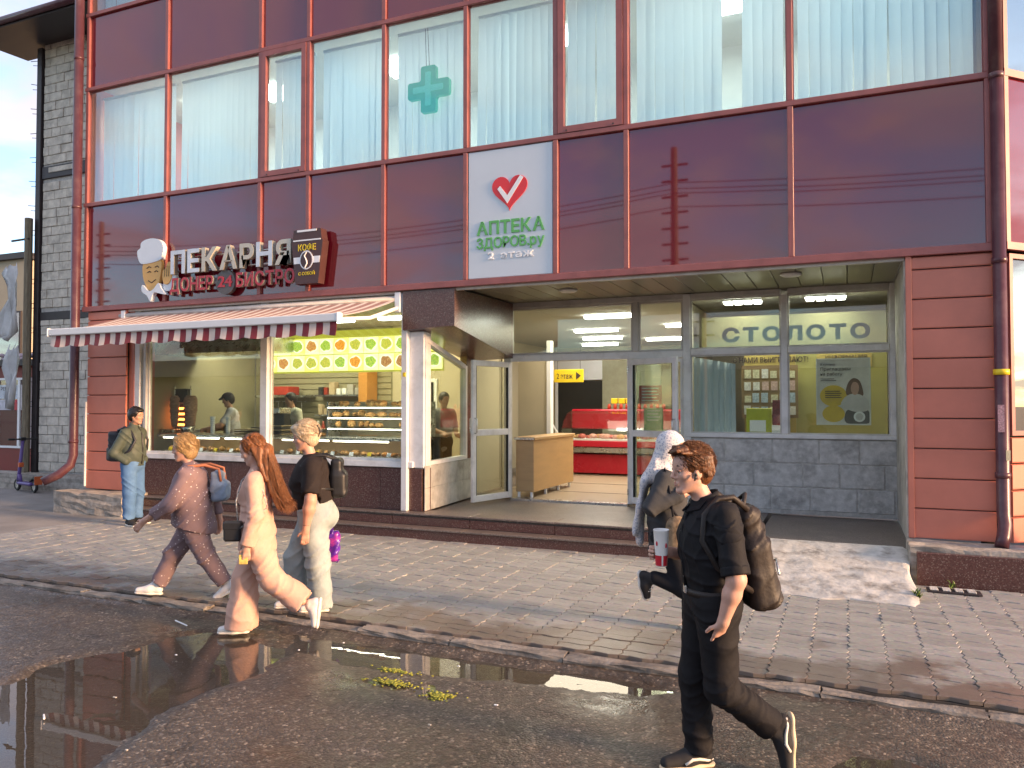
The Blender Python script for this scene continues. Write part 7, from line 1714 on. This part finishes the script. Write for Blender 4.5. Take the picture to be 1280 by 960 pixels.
strand_mesh(ll, 0.0024, 'loose_hair', m_auburn, C_); strand_mesh(skull_strands(H, 400, 0.09, 6, 0.020, 1.2, lambda p: p.x < 0.05, 0.01), 0.0022, 'loose_hair', m_auburn, C_)
HB = thing('handbag', 'small black handbag on a chain at the hip of the woman in peach', 'handbag', C_.location[:], None, C_.rotation_euler[2])
MB().cbox(0.09, 0.23, 0.13, 0.20, 0.825, 0.985, 0.015).build('pouch', M('bag_black_leather', (0.018, 0.019, 0.022), 0.35), HB, local=True)
MB().cbox(0.085, 0.235, 0.127, 0.203, 0.915, 0.990, 0.012).build('flap', MATS['bag_black_leather'], HB, local=True)
MB().tube([(0.12, 0.165, 0.985), (0.14, 0.15, 1.15), (0.10, 0.13, 1.32), (0.02, 0.10, 1.405), (-0.05, 0.14, 1.33), (-0.12, 0.185, 1.1), (0.10, 0.195, 0.93)], 0.006, 6).build('chain_strap', M('chain_black_white', (0.30, 0.30, 0.30), 0.4, var=0.95, scale=55), HB, smooth=True, local=True)
PH = MB().cbox(0.03, 0.10, 0.196, 0.206, 0.64, 0.72, 0.004).build('snack_pack', M('pack_yellow', (0.62, 0.45, 0.12), 0.4, var=0.5, scale=20), None); PH.location = C_.location; PH.rotation_euler = C_.rotation_euler; tag(PH, 'crumpled yellow packet held low in the hand of the woman in peach', 'packet')

# ================================================================== woman in black T-shirt and pale jeans
m_tee = cloth('tee_black', (0.022, 0.017, 0.016), var=0.15); m_jean = cloth('jeans_pale', (0.32, 0.37, 0.37), var=0.16, scale=5, dirt=(0.21, 0.27, 0.31), damt=0.7, dscale=3)
D_ = person('woman with pinned blonde hair in a black T-shirt and pale wide jeans', (-4.5, -3.9, 0.08), (-0.85, -0.527))
J = dict(pel=(0, 0, zz(0.98)), chest=(0.02, 0, zz(1.28)), neck=(0.03, 0, zz(1.46)), head0=(0.06, 0, zz(1.57)), shl=(0.0, 0.17, zz(1.40)), shr=(0.0, -0.17, zz(1.40)),
         hipl=(0, 0.09, zz(0.93)), hipr=(0, -0.09, zz(0.93)), knr=(0.17, -0.09, zz(0.53)), anr=(0.16, -0.085, zz(0.18)), knl=(-0.05, 0.09, zz(0.53)), anl=(-0.09, 0.09, zz(0.18)))
H = Frame((0.085, 0, zz(1.655)), R(-2), R(8), 0, 1.03)
F = Field(0.0085, 0.02); body_core(F, J, 1.0, 1.05); head_shape(F, H, nose=0.97)
eL, wL = (0.0, 0.285, zz(1.11)), (0.04, 0.265, zz(0.855)); eR, wR = (0.0, -0.285, zz(1.11)), (0.02, -0.25, zz(0.86))
for (s0, e0, w0) in ((J['shl'], eL, wL), (J['shr'], eR, wR)): limb(F, s0, e0, w0, 0.060, 0.048, 0.029, 0.03, 0.08)
hand_shape(F, wL, (0.08, -0.1, -1), (0.3, -1, 0), 1.0, 0.55, -1, rf=0.0095); hand_shape(F, wR, (0.1, 0.1, -1), (0.3, 1, 0), 1.0, 1.2, 1, rf=0.0095)
bo = F.build('body', sk_b, D_); face_parts(bo, H, MATS['brow_light'], lip)
F = Field(0.009, 0.04); torso(F, (-0.01, 0, zz(0.99)), (0.0, 0, zz(1.12)), (0.01, 0, zz(1.31)), 0.225, 0.215, 0.20, 0.86); F.cap((0.0, 0.14, zz(1.395)), (0.0, -0.14, zz(1.395)), 0.080, 0.080, 0.06); F.ell((0.10, 0, zz(1.24)), (0.12, 0.175, 0.12), 0.05); F.cap((0.0, 0, zz(1.41)), (0.03, 0, zz(1.475)), 0.10, 0.072, 0.03)
F.cap((0, 0.165, zz(1.385)), lerp(J['shl'], eL, 1.0), 0.082, 0.084, 0.04); F.cap((0, -0.165, zz(1.385)), lerp(J['shr'], eR, 1.0), 0.082, 0.084, 0.04)
F.cut((-0.30, 0, -1), -zz(1.035)); F.hem(lerp(J['shl'], eL, 0.86), Vector(eL)-Vector(J['shl']), 0.11, 0.07); F.hem(lerp(J['shr'], eR, 0.86), Vector(eR)-Vector(J['shr']), 0.11, 0.07); F.ell((0.04, 0, zz(1.545)), (0.068, 0.066, 0.07), 0.01, None, True); F.crease(0.013, (7, 8, 10), (6, 7, 8), 0.8, 1.7); F.crease(0.009, (15, 10, 16), (9, 12, 7), 1.9, 1.5); F.build('tee_shirt', m_tee, D_)
F = Field(0.009, 0.03); F.cap((-0.02, 0.06, zz(0.98)), (-0.02, -0.06, zz(0.98)), 0.165, 0.165, 0.05); F.ell((-0.085, 0, zz(0.93)), (0.14, 0.19, 0.13), 0.06)
F.cap((0, 0.09, zz(0.90)), J['knl'], 0.135, 0.110, 0.03); F.cap((0, -0.09, zz(0.90)), J['knr'], 0.135, 0.110, 0.03); F.cap(J['knl'], (-0.085, 0.09, zz(0.14)), 0.108, 0.098, 0.03); F.cap(J['knr'], (0.155, -0.085, zz(0.15)), 0.108, 0.098, 0.03)
F.cut((0, 0, -1), -zz(0.115)); F.crease(0.013, (9, 7, 9), (6, 5, 9), 0.2, 1.7); F.crease(0.008, (18, 12, 16), (9, 8, 7), 1.6, 1.6); F.crease(0.016, (10, 8, 26), (6, 5, 8), 0.8, 1.3, (-0.06, 0.09, zz(0.45)), 0.22); F.build('jeans', m_jean, D_)
shoe(D_, (-0.075, 0.09, zz(0.175)), (1, 0, 0), L=0.265, mat=shoe_w, sole=sole_w, h=0.007); shoe(D_, (0.17, -0.085, zz(0.175)), (1, 0, 0), L=0.265, mat=shoe_w, sole=sole_w, h=0.007)
m_plat = hairm('hair_platinum', (0.50, 0.40, 0.27), 0.4, (90, 90, 30))
F = Field(0.008, 0.02); hair_cap(F, H, 0.020, back=0.0); F.ell(H(0.05, 0, 0.085), (0.065, 0.075, 0.040), 0.03); F.ell(H(-0.085, 0, 0.045), (0.045, 0.055, 0.06), 0.03); clumps(F, H, 150, 0.05, 0.011, 8, 0.3, lambda p: p.x < 0.06 and p.z > -0.05, 0.006, 0.012); F.build('hair', m_plat, D_)
strand_mesh(skull_strands(H, 600, 0.06, 4, 0.031, 0.3, lambda p: p.x < 0.07 and p.z > -0.06, 0.02), 0.0022, 'loose_hair', m_plat, D_)
MB().cbox(-0.005, 0.025, 0.0, 0.0, 0, 0, 0.0) if False else None
b = MB(); c0 = Vector(H(-0.125, 0.0, 0.035))
for i in range(5): b.tube([c0+Vector((0.01, -0.04+i*0.02, 0.055)), c0+Vector((-0.02, -0.04+i*0.02, 0.0)), c0+Vector((0.0, -0.04+i*0.02, -0.05))], 0.008, 6)
b.tube([c0+Vector((-0.02, -0.045, 0)), c0+Vector((-0.02, 0.045, 0))], 0.014, 8).build('hair_claw', m_black, D_, smooth=True, local=True)
MB().lathe([(0.033, -0.004), (0.034, 0.0), (0.033, 0.004)], (0.034, 0.268, zz(0.89)), 16).build('bracelet', M('bracelet_dark', (0.10, 0.03, 0.03), 0.4), D_, local=True)
KB = thing('backpack', 'small black backpack on the woman in the black T-shirt', 'backpack', D_.location[:], None, D_.rotation_euler[2])
F = Field(0.009, 0.03); F.box((-0.205, 0, zz(1.33)), (0.055, 0.11, 0.13), 0.04, 0.04); F.box((-0.225, 0, zz(1.22)), (0.075, 0.125, 0.12), 0.045, 0.04); F.crease(0.012, (12, 14, 9), (8, 9, 12), 0.9, 1.6); F.build('bag', M('pack_black_gloss', (0.012, 0.012, 0.013), 0.5, var=0.2), KB)
for sd in (-1, 1): MB().tube([(-0.22, sd*0.06, zz(1.44)), (-0.10, sd*0.10, zz(1.49)), (0.0, sd*0.11, zz(1.487)), (0.10, sd*0.13, zz(1.40)), (0.10, sd*0.17, zz(1.28)), (-0.05, sd*0.20, zz(1.20)), (-0.2, sd*0.10, zz(1.18))], 0.012, 8).build('shoulder_strap', MATS['pack_black_gloss'], KB, smooth=True, local=True)
VB = thing('carrier_bag', 'purple and pink plastic carrier bag hanging behind the pale jeans', 'bag', D_.location[:], None, D_.rotation_euler[2])
m_viol = M('carrier_violet', (0.10, 0.02, 0.32), 0.3, var=0.4, scale=6, dirt=(0.55, 0.05, 0.28), damt=0.9, dscale=9)
F = Field(0.009, 0.03); F.box((-0.01, -0.27, zz(0.60)), (0.20, 0.05, 0.155), 0.04, 0.03); F.box((-0.01, -0.27, zz(0.74)), (0.13, 0.04, 0.07), 0.03, 0.04); F.crease(0.035, (14, 9, 10), (12, 9, 14), 0.5, 1.6); F.build('bag', m_viol, VB)
MB().tube([(-0.10, -0.27, zz(0.76)), (-0.04, -0.26, zz(0.80)), (0.03, -0.255, zz(0.775))], [0.03, 0.014, 0.010], 8).tube([(0.10, -0.27, zz(0.76)), (0.06, -0.26, zz(0.80)), (0.03, -0.255, zz(0.775))], [0.03, 0.014, 0.010], 8).build('handles', m_viol, VB, smooth=True, local=True)

# ================================================================== young man in a green jacket
m_green_j = cloth('olive_bomber', (0.066, 0.082, 0.066), var=0.1, rough=0.55); m_blue_j = cloth('jeans_blue', (0.075, 0.16, 0.32), var=0.22, scale=4, dirt=(0.14, 0.25, 0.42), damt=0.6, dscale=3)
E_ = person('dark haired young man in a green jacket and blue jeans standing by the left pillar', (-10.25, -0.93, 0.08), (0.985, 0.17))
s = 1.04
J = dict(pel=(0, 0, 0.96), chest=(0.01, 0, 1.28), neck=(0.01, 0, 1.49), head0=(0.04, 0, 1.60), shl=(0, 0.19, 1.44), shr=(0, -0.19, 1.44),
         hipl=(0, 0.09, 0.92), hipr=(0, -0.09, 0.92), knl=(0.01, 0.11, 0.50), anl=(-0.02, 0.12, 0.11), knr=(0.03, -0.10, 0.50), anr=(0.02, -0.10, 0.11))
H = Frame((0.055, 0, 1.695), R(4), R(3), 0, 1.06)
F = Field(0.010, 0.02); body_core(F, J, 1.02, 0.95); head_shape(F, H)
eR, wR = (-0.12, -0.28, 1.13), (0.05, -0.20, 1.0); eL, wL = (-0.12, 0.28, 1.13), (0.05, 0.20, 1.0)
for (s0, e0, w0) in ((J['shl'], eL, wL), (J['shr'], eR, wR)): limb(F, s0, e0, w0, 0.055, 0.046, 0.029, 0.03, 0.05)
hand_shape(F, wL, (0.25, -0.9, -0.45), (-1, -0.2, -0.3), 1.0, 0.3, -1, rf=0.011); hand_shape(F, wR, (0.25, 0.9, -0.45), (-1, 0.2, -0.3), 1.0, 0.3, 1, rf=0.011)
bo = F.build('body', sk_c, E_); face_parts(bo, H, M('brow_black', (0.015, 0.012, 0.01), 0.6), lip)
F = Field(0.010, 0.04); torso(F, (0.0, 0, 0.96), (0.01, 0, 1.12), (0.01, 0, 1.34), 0.185, 0.200, 0.195, 0.80); F.cap((0, 0.155, 1.43), (0, -0.155, 1.43), 0.078, 0.078, 0.05); F.cap((0, 0, 1.46), (0.015, 0, 1.55), 0.10, 0.075, 0.03)
for (s0, e0, w0) in (((0, 0.18, 1.425), eL, wL), ((0, -0.18, 1.425), eR, wR)): F.cap(s0, e0, 0.080, 0.072, 0.04); F.cap(e0, lerp(e0, w0, 0.95), 0.070, 0.058, 0.03)
F.cut((0, 0, -1), -0.93); F.ell((0.03, 0, 1.60), (0.064, 0.062, 0.07), 0.01, None, True); F.crease(0.015, (8, 6, 13), (7, 6, 9), 0.5, 1.7); jk = F.build('jacket', m_green_j, E_)
MB().tube([(0.085, 0, 1.53), (0.165, 0, 1.40), (0.178, 0, 1.2), (0.158, 0, 0.95)], 0.012, 6).build('zip', m_black, jk, smooth=True, local=True)
b = MB(); ring(b, (0.0, 0, 0), 0.158, 0.196, 0.925, 0.965, 0.008); b.build('hem_band', m_green_j, jk, smooth=True, local=True)
F = Field(0.010, 0.03); F.cap((0, 0.04, 0.95), (0, -0.04, 0.95), 0.155, 0.155, 0.04); F.cap((0, 0.09, 0.92), J['knl'], 0.118, 0.10, 0.03); F.cap((0, -0.09, 0.92), J['knr'], 0.118, 0.10, 0.03); F.cap(J['knl'], (-0.02, 0.12, 0.12), 0.098, 0.088, 0.03); F.cap(J['knr'], (0.02, -0.10, 0.12), 0.098, 0.088, 0.03); F.hem((-0.02, 0.12, 0.10), (0, 0, -1), 0.11, 0.07); F.hem((0.02, -0.10, 0.10), (0, 0, -1), 0.11, 0.07); F.crease(0.016, (8, 6, 12), (6, 5, 10), 0.3, 1.7); F.crease(0.012, (8, 6, 34), (6, 5, 10), 0.3, 1.3, (0, 0, 0.2), 0.2); F.build('jeans', m_blue_j, E_)
for (an, dr) in (((-0.01, 0.12, 0.10), (0.95, 0.25, 0)), ((0.03, -0.10, 0.10), (0.9, -0.45, 0))): shoe(E_, an, dr, L=0.285, mat=shoe_k, sole=sole_w, h=0.008, s=1.05)
F = Field(0.009, 0.02); hair_cap(F, H, 0.014); F.ell(H(0.05, 0, 0.085), (0.055, 0.070, 0.035), 0.02); clumps(F, H, 80, 0.04, 0.012, 12, 0.6, lambda p: p.x < 0.05 and p.z > -0.02, 0.006, 0.004); F.build('hair', hairm('hair_black', (0.012, 0.010, 0.010), 0.4), E_)
GB = thing('backpack', 'black backpack worn by the young man in the green jacket', 'backpack', E_.location[:], None, E_.rotation_euler[2])
F = Field(0.010, 0.03); F.box((-0.265, 0, 1.22), (0.10, 0.15, 0.24), 0.06, 0.04); F.box((-0.36, 0, 1.10), (0.05, 0.12, 0.11), 0.035, 0.03); F.crease(0.014, (10, 12, 9), (8, 9, 12), 0.9, 1.6); F.build('bag', M('pack_navy', (0.020, 0.022, 0.030), 0.5, var=0.15), GB)
for sd in (-1, 1): MB().tube([(-0.20, sd*0.09, 1.47), (-0.05, sd*0.12, 1.525), (0.07, sd*0.135, 1.46), (0.155, sd*0.14, 1.32), (0.10, sd*0.19, 1.17), (-0.1, sd*0.19, 1.05)], 0.020, 8).build('shoulder_strap', MATS['pack_navy'], GB, smooth=True, local=True)

# ================================================================== woman in a white headscarf
m_scarf = cloth('scarf_white', (0.66, 0.64, 0.64), var=0.06, dots=(0.36, 0.38, 0.45), dscale2=60, dotr=0.42); m_jkg = cloth('jacket_charcoal', (0.050, 0.052, 0.055), var=0.15); m_blk = cloth('trouser_dark', (0.012, 0.013, 0.017))
G_ = person('woman in white headscarf and charcoal jacket walking behind the man in black', (-1.365, -3.30, 0.08), (0.985, 0.16))
J = dict(pel=(0, 0, zz(0.93)), chest=(0, 0, zz(1.20)), neck=(0.0, 0, zz(1.40)), head0=(0.02, 0, zz(1.50)), shl=(-0.02, 0.15, zz(1.35)), shr=(-0.02, -0.15, zz(1.35)),
         hipl=(0, 0.085, zz(0.88)), hipr=(0, -0.085, zz(0.88)), knl=(0.18, 0.085, zz(0.52)), anl=(0.16, 0.085, zz(0.18)), knr=(0.13, -0.085, zz(0.46)), anr=(-0.13, -0.09, zz(0.54)))
H = Frame((0.03, 0, zz(1.595)), R(-5), R(5), 0, 0.97)
F = Field(0.009, 0.02); body_core(F, J, 0.95, 0.9); head_shape(F, H)
eR, wR = (-0.12, -0.25, zz(1.13)), (0.11, -0.20, zz(1.22)); eL, wL = (0.02, 0.23, zz(1.08)), (0.16, 0.18, zz(1.0))
for (s0, e0, w0) in ((J['shl'], eL, wL), (J['shr'], eR, wR)): limb(F, s0, e0, w0, 0.045, 0.040, 0.025, 0.03, 0.05)
hand_shape(F, wR, (0.8, 0.3, 0.5), (0, 1, 0.2), 0.92, 0.6, 1, rf=0.0095); hand_shape(F, wL, (0.8, -0.1, -0.5), (0, -1, 0), 0.92, 0.6, -1, rf=0.0095)
bo = F.build('body', sk_b, G_); face_parts(bo, H, MATS['brow_brown'], lip)
F = Field(0.009, 0.04); torso(F, (0, 0, zz(0.70)), (0, 0, zz(1.0)), (0, 0, zz(1.22)), 0.19, 0.185, 0.18, 0.88); F.cap((-0.02, 0.12, zz(1.345)), (-0.02, -0.12, zz(1.345)), 0.075, 0.075, 0.05)
F.cap((-0.02, -0.15, zz(1.34)), eR, 0.078, 0.070, 0.04); F.cap(eR, lerp(eR, wR, 0.9), 0.068, 0.056, 0.03); F.cap((-0.02, 0.15, zz(1.34)), eL, 0.075, 0.068, 0.04); F.cap(eL, lerp(eL, wL, 0.9), 0.066, 0.055, 0.03)
F.cut((0, 0, -1), -zz(0.72)); F.crease(0.014, (8, 7, 13), (7, 6, 9), 0.5, 1.7); F.crease(0.02, (18, 8, 18), (7, 6, 9), 0.5, 1.3, (-0.1, -0.22, zz(1.15)), 0.12); F.build('jacket', m_jkg, G_)
F = Field(0.009, 0.03); F.cap((0, 0.05, zz(0.87)), (0, -0.05, zz(0.87)), 0.15, 0.15, 0.04); F.cap(J['hipl'], J['knl'], 0.11, 0.085, 0.03); F.cap(J['hipr'], J['knr'], 0.11, 0.085, 0.03); F.cap(J['knl'], J['anl'], 0.082, 0.06, 0.03); F.cap(J['knr'], lerp(J['knr'], J['anr'], 0.92), 0.080, 0.055, 0.03); F.build('trousers', m_blk, G_)
shoe(G_, (0.17, 0.085, zz(0.175)), (1, 0, 0), L=0.25, mat=shoe_k, sole=sole_w, toe=sole_w, hi=True, h=0.007); shoe(G_, (-0.152, -0.09, zz(0.52)), (0.20, 0.10, -1), (0.85, -0.45, 0.15), L=0.25, mat=shoe_k, sole=sole_w, toe=sole_w, hi=True, h=0.007)
F = Field(0.009, 0.03); hair_cap(F, H, 0.026, back=0.03); F.cap((-0.03, 0, zz(1.50)), (-0.06, 0, zz(1.38)), 0.085, 0.12, 0.05); F.chain([(-0.10, -0.05, zz(1.45)), (-0.20, -0.04, zz(1.30)), (-0.235, -0.03, zz(1.10)), (-0.275, -0.02, zz(0.90))], [0.06, 0.045, 0.045, 0.05], 0.04, ((1, 0, 0), 0.5)); F.chain([(-0.10, 0.06, zz(1.45)), (-0.19, 0.06, zz(1.30)), (-0.225, 0.08, zz(1.10)), (-0.24, 0.08, zz(0.82))], [0.06, 0.05, 0.06, 0.07], 0.04, ((1, 0, 0), 0.5)); F.cap((0.06, 0, zz(1.44)), (0.09, 0, zz(1.30)), 0.06, 0.09, 0.04)
F.crease(0.007, (8, 16, 4), (7, 9, 10), 0.5, 1.4); F.build('headscarf', m_scarf, G_)
SG = thing('shoulder_bag', 'tan patterned bag hanging at the side of the woman in the headscarf', 'bag', G_.location[:], None, G_.rotation_euler[2])
F = Field(0.010, 0.02); F.cap((0.08, -0.27, zz(0.98)), (0.08, -0.27, zz(0.82)), 0.09, 0.10, 0.03, ((0, 1, 0), 0.5)); F.build('bag', M('bag_tan', (0.22, 0.15, 0.085), 0.6, var=0.6, scale=25), SG)
MB().tube([(0.05, -0.27, zz(1.05)), (0.03, -0.24, zz(1.22)), (-0.02, -0.17, zz(1.44)), (-0.06, -0.22, zz(1.25)), (0.10, -0.27, zz(1.04))], 0.010, 6).build('strap', m_blk, SG, smooth=True, local=True)

# ================================================================== staff inside the bakery
def worker(label, loc, heading, top, hair_m, cap_m=None, apron=None, reach=False, sk=sk_c):
    W = person(label, loc, heading); h = 0.014
    J = dict(pel=(0, 0, 0.93), chest=(0.03, 0, 1.22), neck=(0.05, 0, 1.42), head0=(0.08, 0, 1.52), shl=(0.03, 0.17, 1.37), shr=(0.03, -0.17, 1.37), hipl=(0, 0.09, 0.88), hipr=(0, -0.09, 0.88), knl=(0.02, 0.1, 0.48), anl=(0, 0.1, 0.07), knr=(0.02, -0.1, 0.48), anr=(0, -0.1, 0.07))
    H = Frame((0.10, 0, 1.60), 0, R(14), 0, 1.0); F = Field(h, 0.02); body_core(F, J); head_shape(F, H, simple=True)
    eL, wL = ((0.20, 0.24, 1.14), (0.42, 0.18, 1.08)) if reach else ((0.02, 0.25, 1.08), (0.22, 0.16, 1.02)); eR, wR = ((0.12, -0.25, 1.08), (0.33, -0.14, 1.04))
    for (s0, e0, w0, ns) in ((J['shl'], eL, wL, -1), (J['shr'], eR, wR, 1)): limb(F, s0, e0, w0, 0.052, 0.044, 0.028); hand_shape(F, w0, (1, 0, -0.3), (0, -ns if ns < 0 else 1, -0.5), 1.0, 0.5, ns, rf=0.012)
    F.build('body', sk, W)
    F = Field(h, 0.04); torso(F, (0, 0, 0.86), (0.01, 0, 1.08), (0.03, 0, 1.28), 0.18, 0.18, 0.18, 0.75); F.cap((0.03, 0.13, 1.37), (0.03, -0.13, 1.37), 0.075, 0.075, 0.05)
    for (s0, e0) in ((J['shl'], eL), (J['shr'], eR)): F.cap(s0, lerp(s0, e0, 0.75), 0.076, 0.07, 0.04)
    F.crease(0.014, (8, 7, 11), (7, 6, 9), 0.5, 1.7); F.build('shirt', top, W)
    F = Field(h, 0.03); F.cap((0, 0.05, 0.88), (0, -0.05, 0.88), 0.15, 0.15, 0.04); F.cap(J['hipl'], J['anl'], 0.10, 0.07, 0.03); F.cap(J['hipr'], J['anr'], 0.10, 0.07, 0.03); F.build('trousers', m_blk, W)
    F = Field(h*0.75, 0.02); hair_cap(F, H, 0.014); F.build('hair', hair_m, W)
    if cap_m: 
        F = Field(h*0.75, 0.02); F.ell(H(-0.01, 0, 0.07), (0.105, 0.088, 0.075), 0.02, H.rot()); F.cap(H(0.08, 0, 0.055), H(0.14, 0, 0.045), 0.03, 0.02, 0.02); F.cut(tuple(-Vector(H.rot()[2])), -1.60) if False else None; F.build('cap', cap_m, W)
    if apron: MB().cbox(0.150, 0.165, -0.15, 0.15, 0.55, 1.25, 0.005).build('apron', apron, W, local=True)
worker('bakery worker in grey shirt and dark cap reaching over the counter', (-10.55, 1.55, 0.44), (-0.75, -0.66), cloth('shirt_grey_w', (0.42, 0.43, 0.45)), MATS['hair_black'], cloth('cap_dark', (0.03, 0.025, 0.03)), M('apron_navy', (0.03, 0.04, 0.06), 0.7), True)
worker('bakery worker in pale shirt behind the middle window post', (-9.15, 1.6, 0.44), (-0.45, -0.89), cloth('shirt_pale_w', (0.50, 0.50, 0.42)), MATS['hair_black'], None, M('apron_black', (0.02, 0.02, 0.02), 0.7))
worker('dark haired man in a grey shirt seen through the slanted side window', (-6.45, 2.15, 0.44), (0.8, -0.6), cloth('shirt_grey_x', (0.26, 0.26, 0.26)), MATS['hair_black'])
